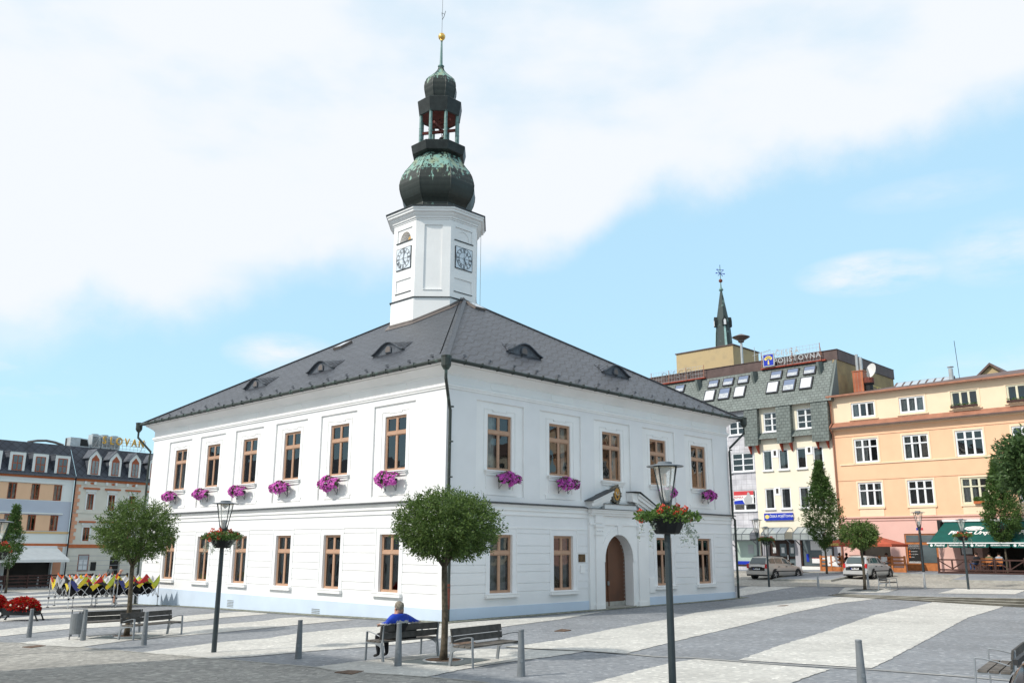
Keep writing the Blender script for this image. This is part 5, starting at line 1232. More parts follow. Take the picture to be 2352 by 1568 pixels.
def onrow(px,py,d=0,P=None,U=None):
    P=FP if P is None else P; U=FU if U is None else U; V=Vector((-U.y,U.x)); P=P-V*d; r=ray(px,py); n=V; t=P.dot(n)/Vector((r.x,r.y)).dot(n); q=Vector((r.x*t,r.y*t))
    return (q-P).dot(U), r.z*t+ZC
# ================= insurance building
INS=thing('insurance_building','cream office block with green slate mansard, brown parapet and blue insurance signs','building',(FP.x,FP.y,G(*FP)),RZ)
bz=-INS.location.z
mb=MB(); mb.M=Matrix.Translation((0,0,bz)); S0,S1=-17,1.28
cols=[(-4.87,-4.02),(-3.45,-2.58),(-1.85,-1.02),(-.45,.40)]; wh=[]
for a,b in cols: wh+= [(a,b,9.0,10.7,.12),(a,b,5.85,7.55,.12)]
mid=[(-4.6,-3.1,12.2,13.85,.15),(-1.6,-.1,12.2,13.85,.15)]
wall_sheet(mb,-5.6,S1,-.2,14.3,wh+mid+[(-5.2,.9,-.2,3.45,0)],0,0)
wl=[(-7.78,-5.72,9.05,10.66,.1),(-7.85,-5.72,5.78,7.5,.1),(-7.9,-6.25,12.2,13.9,.1),(-11.5,-9.4,9.05,10.66,.1)]
wall_sheet(mb,S0,-5.6,-.2,14.3,wl+[(-7.9,-5.6,1.4,3.42,.1)],0,1,uv=True)
mb.face([(S0,11,-.2),(S0,0,-.2),(S0,0,17.8),(S0,11,17.8)],0)
mb.face([(S1,0,-.2),(S1,12,-.2),(S1,12,14.3),(S1,0,14.3)],0)
mb.face([(S1+.35,1.3,14.3),(S1+.35,13,14.3),(S1+.35,13,17.8),(S1+.35,1.3,17.8)],2); mb.face([(S1,0,14.3),(S1+.35,1.3,14.3),(S1+.35,1.3,17.8),(S1,1.2,17.8)],2)
mb.face([(S0,13,14),(S1+.35,13,14),(S1+.35,13,17.8),(S0,13,17.8)],2)
mb.box(-5.6,S1,-.06,.02,-.2,.35+1.0,3)
mb.build('wall',['cream_wall','lilac_tile','ochre_wall','pale_grey_wall'],INS)
mb=MB(); mb.M=Matrix.Translation((0,0,bz)); L_=math.hypot(1.75,3.55)
mb.face([(S0,-.5,14.2),(S1+.1,-.5,14.2),(S1+.3,1.25,17.8),(S0,1.25,17.8)],0,[(S0,0),(S1+.1,0),(S1+.3,L_),(S0,L_)])
mb.face([(S0,-.5,14.2),(S1+.1,-.5,14.2),(S1+.1,0,14.3),(S0,0,14.3)],1)
mb.prism([(-.5,14.2),(1.25,17.8),(1.25,14.2)],S1+.05,S1+.32,0,axis='x')
for a,b,lo in ((-6.18,-4.95,11.1),(-3.22,-1.95,11.1),(-.16,1.25,11.0)):
    mb.face([(a,-.55,lo),(b,-.55,lo),(b,-.42,14.3),(a,-.42,14.3)],0,[(a,0),(b,0),(b,3.2),(a,3.2)]); mb.face([(a,-.55,lo),(a,-.42,14.3),(a,0,14.3),(a,0,lo+.2)],0,[(0,0),(0,3),(.5,3),(.5,0)]); mb.face([(b,-.55,lo),(b,-.42,14.3),(b,0,14.3),(b,0,lo+.2)],0,[(0,0),(0,3),(.5,3),(.5,0)]); mb.face([(a,-.55,lo),(b,-.55,lo),(b,0,lo+.2),(a,0,lo+.2)],1)
for a,b in ((-4.95,-3.22),(-1.95,-.16)):
    mb.face([(a,-.45,11.6),(b,-.45,11.6),(b,-.02,12.15),(a,-.02,12.15)],0,[(a,0),(b,0),(b,.7),(a,.7)]); mb.face([(a,-.45,11.6),(b,-.45,11.6),(b,0,11.62),(a,0,11.62)],1)
mansard=mb.build('mansard_roof',['green_slate','parapet_brown'],INS)
mb=MB(); mb.M=Matrix.Translation((0,0,bz)); mb.prism([(0,11.55),(-.48,11.55),(-.5,11.3),(-.1,10.75),(0,10.75)],-.04,.04,axis='x'); br=mb.mesh('bracket','red_trim')
for s in (-5.85,-5.15,-3.0,-2.15,.1,.95): ob('bracket',br,INS,(s,0,-.28))
mb=MB(); mb.M=Matrix.Translation((0,0,bz)); mb.box(S0,S1+.4,1.22,1.34,17.75,18.6,0); mb.box(S1+.3,S1+.42,1.34,13.1,17.75,18.6,0); mb.box(S0,S1+.45,1.15,13.1,18.6,18.64,0); mb.box(-5.1,.75,1.0,1.2,17.78,17.9,1); mb.box(-17,-10.7,1.0,1.2,17.78,17.9,1)
mb.build('parapet',['parapet_brown','red_trim'],INS)
mb=MB(); mb.M=Matrix.Translation((0,0,bz)); x0_,_z=onrow(1553,809,-7); x1_,z1_=onrow(1683,792,-7); x2,z2=onrow(1738,812,-12)
mb.box(x0_,x1_,7,12,18.0,z1_); mb.box(x0_-.1,x1_+.1,6.9,12.1,z1_,z1_+.1,1); mb.build('penthouse',['ochre_light','parapet_brown'],INS)
# windows of the insurance building
def wins(root,dz,lst,cols,rows,mats,cur=None,glass='glass',fr=.07,nm='window',sill=True,y=.06,seed=0):
    """lst of (s0,s1,z0,z1); one mesh set per size"""
    cache={}; rs=random.Random(seed)
    for a,b,z0,z1 in lst:
        w,h=round(b-a,2),round(z1-z0,2)
        if (w,h) not in cache: cache[(w,h)]=(win_mesh(w,h,cols,rows,fr,.05 if fr>.055 else .02,mats=mats,room=.5,sash=.035 if fr>.055 else .02),pane_mesh(w,h,glass),[curtain_mesh(w,h,k,'curtain') for k in ('side','net','left')])
        wm,pm,cm=cache[(w,h)]; o=ob(nm,wm,root,((a+b)/2,y,z0+dz)); ob('pane',pm,o)
        if cur and rs.random()<cur: ob('curtain',rs.choice(cm),o)
        if sill:
            mb=MB(); mb.box(a-(a+b)/2-.08,b-(a+b)/2+.08,-.14-y,.0-y,-.07,0); ob('sill',mb.mesh('sill',mats[0]),o)
WF=('white_frame','dark_room')
wins(INS,bz,[(a,b,z0,z1) for a,b,z0,z1,_ in wh],1,((0,1),),WF,.9,seed=3)
wins(INS,bz,[(a,b,z0,z1) for a,b,z0,z1,_ in mid],2,((0,.33),(.34,.66),(.67,1)),WF,.3,seed=4)
wins(INS,bz,[(a,b,z0,z1) for a,b,z0,z1,_ in wl],2,((0,.33),(.34,.66),(.67,1)),WF,.1,seed=5)
for a,b,z in ((-4.02,-3.45,10.05),(-4.02,-3.45,6.95),(-1.02,-.45,10.1),(-1.02,-.45,6.95)):
    mb=MB(); mb.box(a,b,-.03,.02,z+bz,z+.62+bz,0); mb.box(a+.18,b-.18,-.04,-.03,z+.16+bz,z+.55+bz,1); mb.build('link_panel',['white_frame','dark_room'],INS)
# roof windows
mat('roof_glass',(.16,.20,.30),.05,.1,.8,spec=.9)
def skywin(s,t,h,w,label=None,op=False,blind=False):
    mb=MB(); mb.box(-w/2,w/2,0,h,.0,.09,0); mb.box(-w/2+.09,w/2-.09,.09,h-.09,.09,.1,1); o=mb.build('roof_window',['clock_black','roof_glass' if not op else 'skylight_glass'],mansard)
    ang=math.atan2(3.6,1.75); o.location=(s,-.5+1.75*t/L_-.03,14.2+3.6*t/L_+bz); o.rotation_euler=(ang,0,0)
    mb=MB(); n=8
    if blind: mb.face([(-w/2+.12,.12,.102),(w/2-.12,.12,.102),(w/2-.12,h-.12,.102),(-w/2+.12,h-.12,.102)])
    for i in range(n): a=-w/2+.12+(w-.24)*i/n; b=a+(w-.24)/n*.6; mb.face([(a,.12,.103),(b,.12,.103),(b,h*.5,.103),(a,h*.5,.103)])
    mb.build('net_curtain',['curtain'],o)
for base in (-3.72,-9.85):
    for k in range(3):
        s=base+k*1.5; skywin(s+.14,2.75,.85,1.08); skywin(s,1.35,1.2,1.12,blind=(k!=1))
skywin(-13.3,2.75,.85,1.08); skywin(-13.4,1.35,1.2,1.12)
for s in (-11.2,-5.6,.35):
    mb=MB(); mb.M=Matrix.Translation((s,0,bz)); mb.prism([(1.15,17.75),(.3,17.6),(.35,17.3),(.75,16.4)],-.1,.1,axis='x'); mb.build('roof_fin',['green_slate'],mansard)
# rooftop sign
sg_=thing('rooftop_sign','rooftop sign with blue square emblem and wire letters ČESKÁ POJIŠŤOVNA on a railing','sign',(FP+FU*-1.7-FV*-.9).to_3d()+Vector((0,0,17.9)),RZ)
mb=MB(); mb.box(-3.05,-2.0,-.06,.06,.05,1.15,0); mb.box(-2.97,-2.08,-.075,-.06,.13,1.07,1); mb.build('emblem_panel',['letter_grey','sign_blue'],sg_)
mb=MB()
for k in range(5):
    a=PI/2+(k-2)*.55; c=Vector((-2.52+.26*math.cos(a),-.08,.62+.22*math.sin(a))); mb.prism([(c.x+.14*math.cos(2*PI*j/8),c.z+.14*math.sin(2*PI*j/8)) for j in range(8)],-.09,-.075,axis='y')
mb.prism([(-2.6,.2),(-2.44,.2),(-2.48,.6),(-2.56,.6)],-.09,-.075,axis='y'); mb.build('emblem',['sign_yellow'],sg_)
text('ČESKÁ','lettering','letter_grey',sg_,(-.8,-.05,.72),(PI/2,0,0),.62,.01,bold=.004,spacing=1.25)
text('POJIŠŤOVNA','lettering','letter_grey',sg_,(.05,-.05,.08),(PI/2,0,0),.62,.01,bold=.004,spacing=1.22)
mb=MB()
for z in (.0,.35,.7,1.05,1.35): mb.bar((-3.2,0,z),(2.1,0,z),.02,.02)
for k in range(19): x=-3.2+k*5.3/18; mb.bar((x,0,0),(x,0,1.35),.014,.014)
for x in (-3.2,-.4,2.1): mb.bar((x,0,-.1),(x,0,1.4),.045,.045,1); mb.bar((x,0,1.2),(x,.5,0),.03,.03,1)
mb.build('railing',['letter_grey','ledge_brown'],sg_)
sg2=thing('disco_sign','faded wire letters DISCO on a rusty railing above the green roof','sign',(FP+FU*-13.6-FV*-.9).to_3d()+Vector((0,0,17.9)),RZ)
text('DISCO','lettering','sheet_brown',sg2,(0,-.05,.1),(PI/2,0,0),.95,.01,bold=-.02,spacing=1.3)
mb=MB()
for z in (.0,.35,.7,1.05): mb.bar((-2.9,0,z),(2.9,0,z),.02,.02)
for k in range(21): x=-2.9+k*5.8/20; mb.bar((x,0,0),(x,0,1.05),.014,.014)
for x in (-2.9,-.9,1,2.9): mb.bar((x,0,-.1),(x,0,1.1),.045,.045,1)
mb.build('railing',['letter_grey','ledge_brown'],sg2)
# front sign, banner, canopies and shop
mb=MB(); mb.box(-4.99,-2.48,-.14,0,4.95+bz,5.52+bz); fs=mb.build('fascia_sign',['sign_blue'],INS)
text('ČESKÁ POJIŠŤOVNA','lettering','paint_white',fs,(-3.46,-.145,5.13+bz),(PI/2,0,0),.27,.004,bold=.002,xs=.86)
mb=MB(); mb.prism([(-4.72+.19*math.cos(2*PI*k/10),5.24+bz+.17*math.sin(2*PI*k/10)) for k in range(10)],-.155,-.14,axis='y'); mb.build('emblem',['sign_yellow'],fs)
mb=MB(); z=bz; mb.box(-7.75,-5.9,-.05,-.02,6.35+z,7.42+z,0); mb.face([(-7.75,-.055,7.08+z),(-5.9,-.055,7.08+z),(-5.9,-.055,7.42+z),(-7.75,-.055,7.42+z)],1); mb.face([(-7.75,-.055,6.35+z),(-6.75,-.055,6.35+z),(-6.95,-.055,6.68+z),(-7.75,-.055,6.62+z)],2)
mb.prism([(-6.75,6.4+z),(-6.1,6.4+z),(-6.0,6.8+z),(-6.2,7.05+z),(-6.3,7.3+z),(-6.45,7.3+z),(-6.5,7.05+z),(-6.8,6.8+z)],-.065,-.055,3,axis='y'); bn=mb.build('banner',['paint_white','banner_red','sign_blue','letter_grey'],INS)
text('RE/MAX','lettering','banner_red',bn,(-7.3,-.06,6.78+z),(PI/2,0,0),.26,.003)
def canopy(a,b):
    mb=MB(); z=bz; n=max(3,int((b-a)/.6))
    for i in range(n):
        x=a+(b-a)*i/n; y=a+(b-a)*(i+1)/n
        mb.face([(x+.02,-1.3,3.85+z),(y-.02,-1.3,3.85+z),(y-.02,-.4,4.35+z),(x+.02,-.4,4.35+z)],0); mb.face([(x+.02,-1.32,3.4+z),(y-.02,-1.32,3.4+z),(y-.02,-1.3,3.84+z),(x+.02,-1.3,3.84+z)],0)
    for i in range(n+1):
        x=a+(b-a)*i/n; mb.bar((x,-.4,4.36+z),(x,-1.31,3.86+z),.035,.035,1); mb.bar((x,-1.32,3.86+z),(x,-1.33,3.38+z),.035,.035,1)
    for q in ((-.4,4.36),(-1.31,3.86),(-1.33,3.38)): mb.bar((a,q[0],q[1]+z),(b,q[0],q[1]+z),.04,.04,1)
    for x in (a,b): mb.bar((x,-1.3,3.4+z),(x,0,3.4+z),.04,.04,1); mb.bar((x,0,2.9+z),(x,-1.0,3.4+z),.06,.06,1); mb.bar((x,-.4,4.36+z),(x,0,4.3+z),.04,.04,1)
    mb.build('glass_canopy',['canopy_glass','clock_grey'],INS)
canopy(-8.0,-5.75); canopy(-4.75,-2.7); canopy(-2.0,.55)
z=bz
mb=MB(); mb.box(-7.85,-5.45,.1,.14,1.4+z,3.42+z,1); mb.box(-7.9,-5.4,-.04,.1,1.28+z,1.4+z,0); mb.box(-5.5,-5.4,-.04,.1,1.3+z,3.45+z,0); mb.box(-7.9,-5.4,-.04,.1,3.35+z,3.45+z,0); mb.box(-7.8,-5.55,.08,.1,1.42+z,1.68+z,2); mb.box(-6.75,-6.25,.07,.1,2.3+z,3.0+z,3); mb.build('shop_window',['door_brown','pale_green_glass','sign_blue','letter_grey'],INS)
mb=MB(); mb.box(-2.0,.7,.1,.14,1.4+z,3.4+z,1); mb.box(-2.05,-1.93,-.05,.1,1.28+z,3.45+z,0); mb.box(.6,.72,-.05,.1,1.28+z,3.45+z,0); mb.box(-2.05,.72,-.05,.1,1.28+z,1.4+z,0)
for a,b,c,d,m in ((-1.25,-.1,2.6,3.3,2),(-.35,.45,1.9,2.7,2),(-1.2,-.55,1.6,2.0,2),(-1.2,-.55,1.95,2.02,3),(-1.65,-1.45,1.7,2.3,4)): mb.box(a,b,.07,.1,c+z,d+z,m)
mb.build('shop_window',['door_brown','shop_glass','paint_white','banner_red','sign_blue'],INS)
mb=MB(); mb.box(-5.2,-4.9,-.02,.5,.8+z,3.45+z,2); mb.box(-4.9,-2.5,.3,.36,.8+z,3.45+z,0)
for a in (-4.1,-3.3): mb.box(a+.12,a+.68,.27,.3,2.1+z,3.1+z,1); mb.box(a+.12,a+.68,.27,.3,1.15+z,1.9+z,1)
for a in (-3.85,-3.05,-4.6): mb.box(a,a+.26,.25,.27,2.35+z,2.8+z,3)
mb.box(-3.33,-3.27,.2,.26,1.85+z,2.2+z,3); mb.build('entrance_door',['door_brown','shop_glass','lilac_tile','paint_white'],INS)
for q_ in ((-2.5,-2.05),(.72,1.28),(-5.35,-5.2)): mb=MB(); mb.box(q_[0],q_[1],-.1,.1,.9+z,3.5+z); mb.build('tiled_pier',['lilac_tile'],INS)
# rooftop things of the insurance block
x,zz=onrow(1709,900,-6.2); q=FP+FU*x+FV*6.2
t=thing('siren','mushroom-shaped alarm siren on a steel pole beside the yellow penthouse','siren',(q.x,q.y,18.2),RZ); _,zt=onrow(1709,770,-6.2); hs=zt-18.2
mb=MB(); mb.tube([(0,0,-.4),(0,0,hs-.5)],.12,8); mb.build('pole',['sheet_grey'],t); mb=MB(); mb.lathe([(.0,hs-.75),(.28,hs-.6),(.3,hs-.45),(.75,hs-.2),(.85,hs-.12),(.5,hs+.02),(.2,hs+.15),(0,hs+.18)],18,cap=False); mb.build('siren_head',['sheet_brown'],t)
x,zz=onrow(1734,830,-5); q=FP+FU*x+FV*5
mb=MB(); mb.tube([(0,0,-.5),(0,0,2.6)],.03,5); mb.bar((-.2,0,1.8),(1.6,0,2.1),.03,.03)
for k in range(7): mb.bar((.1+k*.24,-.25,1.85+k*.04),(.1+k*.24,.25,1.85+k*.04),.015,.015)
mb.bar((-1.4,0,.3),(.6,0,1.0),.03,.03)
tag(mb.build('antenna',['sheet_grey'],None,(q.x,q.y,18.3),RZ),'television aerial standing on the green roof left of the emblem sign','antenna')
# air conditioners, dish and stair on the olive side wall
SW=Vector((S1+.36,0)); sidef=lambda y,z:(FP+FU*(S1+.36)+FV*y).to_3d()+Vector((0,0,z))
ac=thing('air_conditioner','white air conditioner on a yellow steel platform beside the roof chimney','air conditioner',sidef(4.6,15.2),RZ)
mb=MB(); mb.box(0.15,.6,-.5,.5,0,.95); mb.build('casing',['paint_white'],ac)
mb=MB(); mb.prism([(.0+.36*math.cos(2*PI*k/16),.45+.36*math.sin(2*PI*k/16)) for k in range(16)],.6,.62,axis='x'); mb.build('fan_grille',['letter_grey'],ac)
mb=MB()
for y in (-1.6,0,1.6,3.2): mb.bar((.1,y,-.3),(1.1,y,-.3),.06,.06); mb.bar((1.1,y,-.3),(1.1,y,.8),.05,.05)
for zq in (-.3,.25,.8): mb.bar((1.1,-1.6,zq),(1.1,3.2,zq),.05,.05)
mb.build('platform',['sign_yellow'],ac)
dq=onrow(1943,860,0); q=sidef(6.5,17.4)
sd=thing('satellite_dish','white satellite dish on the olive side wall under the brown parapet','satellite dish',q,RZ); mb=MB(); mb.M=Matrix.Rotation(-.5,4,'Z')@Matrix.Rotation(1.35,4,'X'); mb.lathe([(0,0),(.3,.03),(.62,.14)],20,(1.0,0,0),cap=False); mb.build('dish',['paint_white'],sd,smooth=True)
mb=MB(); mb.bar((0,0,-.3),(1.0,0,0),.06,.06); mb.bar((1.0,0,-.3),(1.1,-.6,-.1),.03,.03); mb.build('arm',['sheet_grey'],sd)
# ================= orange building
ORG=thing('orange_building','long orange and peach house with brown ledge roof and pink ground floor','building',(FP+FU*9).to_3d()+Vector((0,0,1.0)),RZ); bz=-1.0; ox=-9
mb=MB(); mb.M=Matrix.Translation((ox,0,bz)); A0,A1=1.34,40
W3=[(2.92+3.7*k,4.78+3.7*k,12.66+.02*k,13.85+.02*k) for k in range(10)]; W2=[(2.94+3.71*k,4.80+3.71*k,9.16,11.0) for k in range(10)]; W1=[(2.99+3.70*k,4.83+3.70*k,5.83,7.66) for k in range(10)]
wall_sheet(mb,A0,A1,12.0,14.5,[(*w,.12) for w in W3],.12,1)
wall_sheet(mb,A0,A1,5.0,12.0,[(*w,.12) for w in W2+W1],0,0)
wall_sheet(mb,A0,A1,-.3,5.0,[(6.1,8.4,.9,3.8,.12),(2.7,5.0,.9,3.4,.5),(11.3,30,.9,3.3,1.5)],0,2)
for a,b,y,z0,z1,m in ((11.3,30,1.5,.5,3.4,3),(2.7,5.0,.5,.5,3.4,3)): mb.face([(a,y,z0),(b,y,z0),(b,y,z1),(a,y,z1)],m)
mb.face([(A0,0,-.3),(A0,10,-.3),(A0,10,14.5),(A0,0,14.5)],0)
mb.box(A0,A1,-.12,.0,5.0,5.08,2); mb.box(A0,A1,-.06,.0,4.78,5.0,2); mb.box(A0+.2,A1,-.12,-.06,4.95,5.0,4)
mb.box(A0+.4,A1,-.07,0,9.02,9.1,5); mb.box(A0,A1,-.015,0,11.22,11.25,4); mb.box(A0,A1,-.015,0,7.82,7.85,4)
mb.box(A0,A1,-.2,.0,11.82,11.95,5)
for w in W1: mb.box(w[0]-.12,w[1]+.12,-.1,0,5.66,5.8,5); mb.box(w[0],w[1],-.04,0,5.1,5.66,1)
for w in W1+W2+W3:
    yy=.12 if w in W3 else 0; t=.12
    for a,b,c,d in ((w[0]-t,w[0],w[2]-.02,w[3]+t),(w[1],w[1]+t,w[2]-.02,w[3]+t),(w[0],w[1],w[3],w[3]+t)): mb.box(a,b,yy-.03,yy,c,d,1)
for w in W3: mb.box(w[0]-.2,w[1]+.2,.02,.12,w[2]-.18,w[2]-.1,1)
mb.build('wall',['orange_wall','peach_wall','pink_wall','dark_room','ledge_brown','peach_wall'],ORG)
mb=MB(); mb.M=Matrix.Translation((ox,0,bz)); mb.face([(A0,-.45,11.98),(A1,-.45,11.98),(A1,.12,12.42),(A0,.12,12.42)]); mb.box(A0,A1,-.52,-.42,11.9,12.0,1); mb.build('ledge_roof',['ledge_brown','roof_brown'],ORG)
mb=MB(); mb.M=Matrix.Translation((ox,0,bz)); mb.face([(A0-.2,-.4,14.52),(A1,-.4,14.52),(A1,5,16.2),(A0-.2,5,15.6)]); mb.box(A0-.2,A1,-.42,-.3,14.42,14.56,1); mb.face([(A0-.2,-.3,14.48),(A1,-.3,14.48),(A1,.12,14.48),(A0-.2,.12,14.48)],1); mb.face([(A0-.2,-.4,14.5),(A0-.2,5,15.6),(A0-.2,5,14.3),(A0-.2,-.4,14.3)]); mb.build('roof',['roof_brown','ledge_brown'],ORG)
mb=MB(); mb.tube([(1.35,-.42,14.45),(1.35,-.3,14.1),(1.35,-.1,13.8),(1.35,-.1,12.4),(1.35,-.55,12.0),(1.35,-.12,11.5),(1.35,-.12,.9)],.06,8); o=mb.build('downpipe',['ledge_brown'],ORG,(ox,0,bz))
OX=ORG
def wins2(lst,rows,dz,y,mats,cur,seed): wins(ORG,bz,[(a+ox,b+ox,c,d) for a,b,c,d in lst],3,rows,mats,cur,seed=seed,y=y,sill=False,fr=.09)
wins2(W3[:2]+W3[4:],((0,1),),0,.17,WF,.5,1); wins2(W3[2:4],((0,1),),0,.17,('cream_frame','dark_room'),.5,2)
wins2(W2,((0,.64),(.66,1)),0,.05,WF,.4,3); wins2(W1[:2]+W1[3:],((0,.64),(.66,1)),0,.05,WF,.4,4); wins2(W1[2:3],((0,.64),(.66,1)),0,.05,('cream_frame','dark_room'),1,5)
mb=MB(); z=bz; a=6.1+ox; mb.box(a,a+2.3,.06,.12,.9+z,3.8+z,0)
for (p0,p1,c,d,m) in ((.1,1.0,3.2,3.7,1),(1.15,2.2,3.2,3.7,1),(1.2,2.15,1.75,3.0,1),(.15,1.0,1.75,3.05,2),(.15,1.0,2.7,3.05,3),(.15,1.0,1.72,1.85,3)): mb.box(a+p0,a+p1,.03,.06,c+z,d+z,m)
for k in range(3): mb.prism([(a+.28+.06*math.cos(2*PI*j/10),2.55-k*.2+z+.06*math.sin(2*PI*j/10)) for j in range(10)],.02,.03,4,axis='y')
dd=mb.build('shop_door',['wood_orange','shop_glass','black_board','paint_white','orange_spot'],ORG)
text('čokoládová','lettering','letter_grey',dd,(a+.57,.025,2.86+z),(PI/2,0,0),.15,.002)
for k,s_ in enumerate(('poctivá káva','ruční výroba','dárky')): text(s_,'lettering','paint_white',dd,(a+.38,.025,2.5-k*.2+z),(PI/2,0,0),.09,.002,align='LEFT')
mb=MB(); mb.box(7.02+ox,7.24+ox,-.02,0,4.05+z,4.22+z,0); mb.box(7.27+ox,7.49+ox,-.02,0,4.05+z,4.22+z,1); mb.build('house_number',['sign_blue','banner_red'],ORG)
mb=MB(); mb.box(8.75+ox,8.95+ox,-.75,-.1,3.75+z,4.7+z,0); mb.box(8.74+ox,8.75+ox,-.7,-.15,3.85+z,4.3+z,1); mb.ball((8.74+ox,-.45,4.45+z),.17,10,6,2,(.2,1,1)); mb.build('beer_sign',['black_board','paint_white','orange_spot'],ORG)
mb=MB(); mb.box(9.9+ox,10.75+ox,-.06,0,2.3+z,2.9+z,0); mb.box(9.98+ox,10.67+ox,-.07,-.06,2.38+z,2.82+z,1); mb.build('menu_case',['wood_dark','paint_white'],ORG)
# window boxes on the orange front
for k,(c,zc,lab,m_) in enumerate(((11.25,12.66,'long brown window box with sparse plants under the third top window','wood_dark'),(14.95,12.66,'long brown window box under the fourth top window','wood_dark'),(11.6,5.86,'terracotta window box with green plants on a first-floor sill','terracotta'))):
    w=.9 if k<2 else .42; q=FP+FU*c-FV*.12; t=thing('window_box',lab,'window box',(q.x,q.y,zc),RZ)
    mb=MB(); mb.box(-w,w,-.16,.05,-.04,.12); mb.build('trough',[m_],t); rs=np.random.RandomState(k+5); n=120*(1+3*(k==2)); P=np.stack([rs.uniform(-w,w,n),rs.uniform(-.12,.02,n),rs.uniform(.1,.2+.15*(k==2),n)],1); D=rs.normal(size=(n,3))+[0,0,1]; D/=np.linalg.norm(D,axis=1)[:,None]; ob('foliage',quads_mesh('foliage',leaf_quads(P,D,.12,.06,rs),'leaf_geranium'),t)
# roof things on the orange house
def roofp(px,py,d,top=None): s,z_=onrow(px,py,-d); q=FP+FU*s+FV*d; return Vector((q.x,q.y,z_)),s
q,s=roofp(1978,905,2.5); t=thing('brick_chimney','red brick chimney with two grey flues at the left end of the orange roof','chimney',q,RZ)
_,zt=onrow(1978,854,-2.5); h=zt-q.z; mb=MB(); mb.box(-.42,.42,-.4,.4,-.6,h); mb.box(-.46,.46,-.44,.44,h,h+.08); mb.build('stack',['brick_chimney'],t)
for dx,hh in ((-.12,1.5),(.2,1.2)): mb=MB(); mb.tube([(dx,0,h),(dx,0,h+hh)],.13,8); mb.build('flue_pipe',['sheet_grey'],t)
q,s=roofp(1998,905,2.5); mb=MB(); mb.lathe([(.3,-.5),(.3,.75),(.4,.8),(.4,.85)],12); mb.lathe([(.42,.9),(.42,1.3),(.3,1.35),(0,1.36)],12,m=1); tag(mb.build('roof_vent',['clock_black','rust_red'],None,q,RZ),'squat black ventilator with rusty cap right of the brick chimney','roof vent')
q,s=roofp(2186,872,1.6); mb=MB(); mb.tube([(0,0,-.5),(0,0,.85)],.16,10); mb.lathe([(.24,.95),(.24,1.0),(0,1.03)],10); tag(mb.build('flue',['sheet_grey'],None,q,RZ),'shiny steel flue rising over the middle of the orange roof','flue')
q,s=roofp(2205,872,1.8); mb=MB(); mb.tube([(0,0,-.5),(-.1,0,3.0)],.02,4); tag(mb.build('mast',['clock_black'],None,q,RZ),'thin whip aerial leaning over the orange roof','mast')
s0,z0_=onrow(2050,893,-1.5); s1,z1_=onrow(2185,872,-1.5); 
t=thing('roof_skylight','long low glazed skylight along the orange roof ridge','skylight',(FP+FU*s0+FV*1.5).to_3d()+Vector((0,0,14.9)),RZ); LL=s1-s0
mb=MB(); mb.prism([(0,0),(.9,.55),(1.2,0)],0,LL,axis='x'); mb.build('frame',['roof_brown'],t)
for k in range(7): mb=MB(); a=.2+k*(LL-.3)/7; b=a+(LL-.3)/7-.14; mb.face([(a,.1,.095),(b,.1,.095),(b,.8,.52),(a,.8,.52)]); mb.build('pane',['skylight_glass'],t)
# gabled house behind
q=atY(2278,862,75); gh=thing('gabled_house','olive gable with grey louvre peeping over the right end of the orange roof','house',(q.x,q.y,0),RZ)
zt=atY(2284,839,75).z; zb=q.z-1
mb=MB(); mb.prism([(-4.6,zb-4),(4.6,zb-4),(4.6,zt-4.0),(0,zt),(-4.6,zt-4.0)],0,9,0,axis='y'); mb.build('wall',['ochre_light'],gh)
mb=MB()
for sg in (-1,1): mb.prism([(0,zt),(sg*5,zt-4.35),(sg*5,zt-4.15),(0,zt+.22)],-.3,9.2,axis='y')
mb.build('roof',['roof_brown'],gh); mb=MB(); mb.box(-.9,.9,-.06,0,zt-2.4,zt-1.5); mb.build('louvre',['sheet_brown'],gh)
# church spire far behind
YS=112; sp0=atY(1663,795,YS); SS=lambda y:atY(1660,y,YS).z
ch=thing('church_spire','slender verdigris church spire with golden ball and cross far behind the offices','church spire',(sp0.x,YS,0),.3)
mat('spire_copper',(.045,.062,.06),.6,.3,1.2,col2=(.13,.20,.18),thr=(.33,.42)); mat('spire_band',(.32,.48,.45),.6,.2,2)
mb=MB(); zb=SS(800); zt=SS(668); r0=(1682-1641)/2*YS/CF; mb.lathe([(r0*1.5,zb-9),(r0*1.12,zb-1),(r0*.98,zb+.3),(r0*.70,SS(735)),(.13,zt)],8,ph=PI/8); mb.build('spire_roof',['spire_copper'],ch)
mb=MB(); mb.lathe([(r0*1.9,0),(r0*1.9,zb-8.5)],4,ph=PI/4); mb.build('tower_base',['cream_wall'],ch)
mb=MB(); mb.lathe([(.12,zt-.1),(.32,zt+.1),(.25,zt+.25),(.1,zt+.5),(.06,SS(648))],8); mb.tube([(0,0,SS(648)),(0,0,SS(612))],.05,5); mb.build('finial',['copper_green'],ch)
mb=MB(); mb.ball((0,0,SS(645)),.26,10,6); mb.build('ball',['rust_red'],ch)
mb=MB(); zc=SS(628); 
for a,b in (((-.6,zc),(.6,zc)),((-.45,zc+.5),(.45,zc+.5)),((0,zc-.6),(0,zc+1.2)),((-.35,zc-.35),(.35,zc+.35)),((.35,zc-.35),(-.35,zc+.35))): mb.bar((a[0],0,a[1]),(b[0],0,b[1]),.06,.06)
for a in ((-.6,zc),(.6,zc),(-.45,zc+.5),(.45,zc+.5)): mb.ball((a[0],0,a[1]),.1,6,4)
mb.build('cross',['sign_blue'],ch)
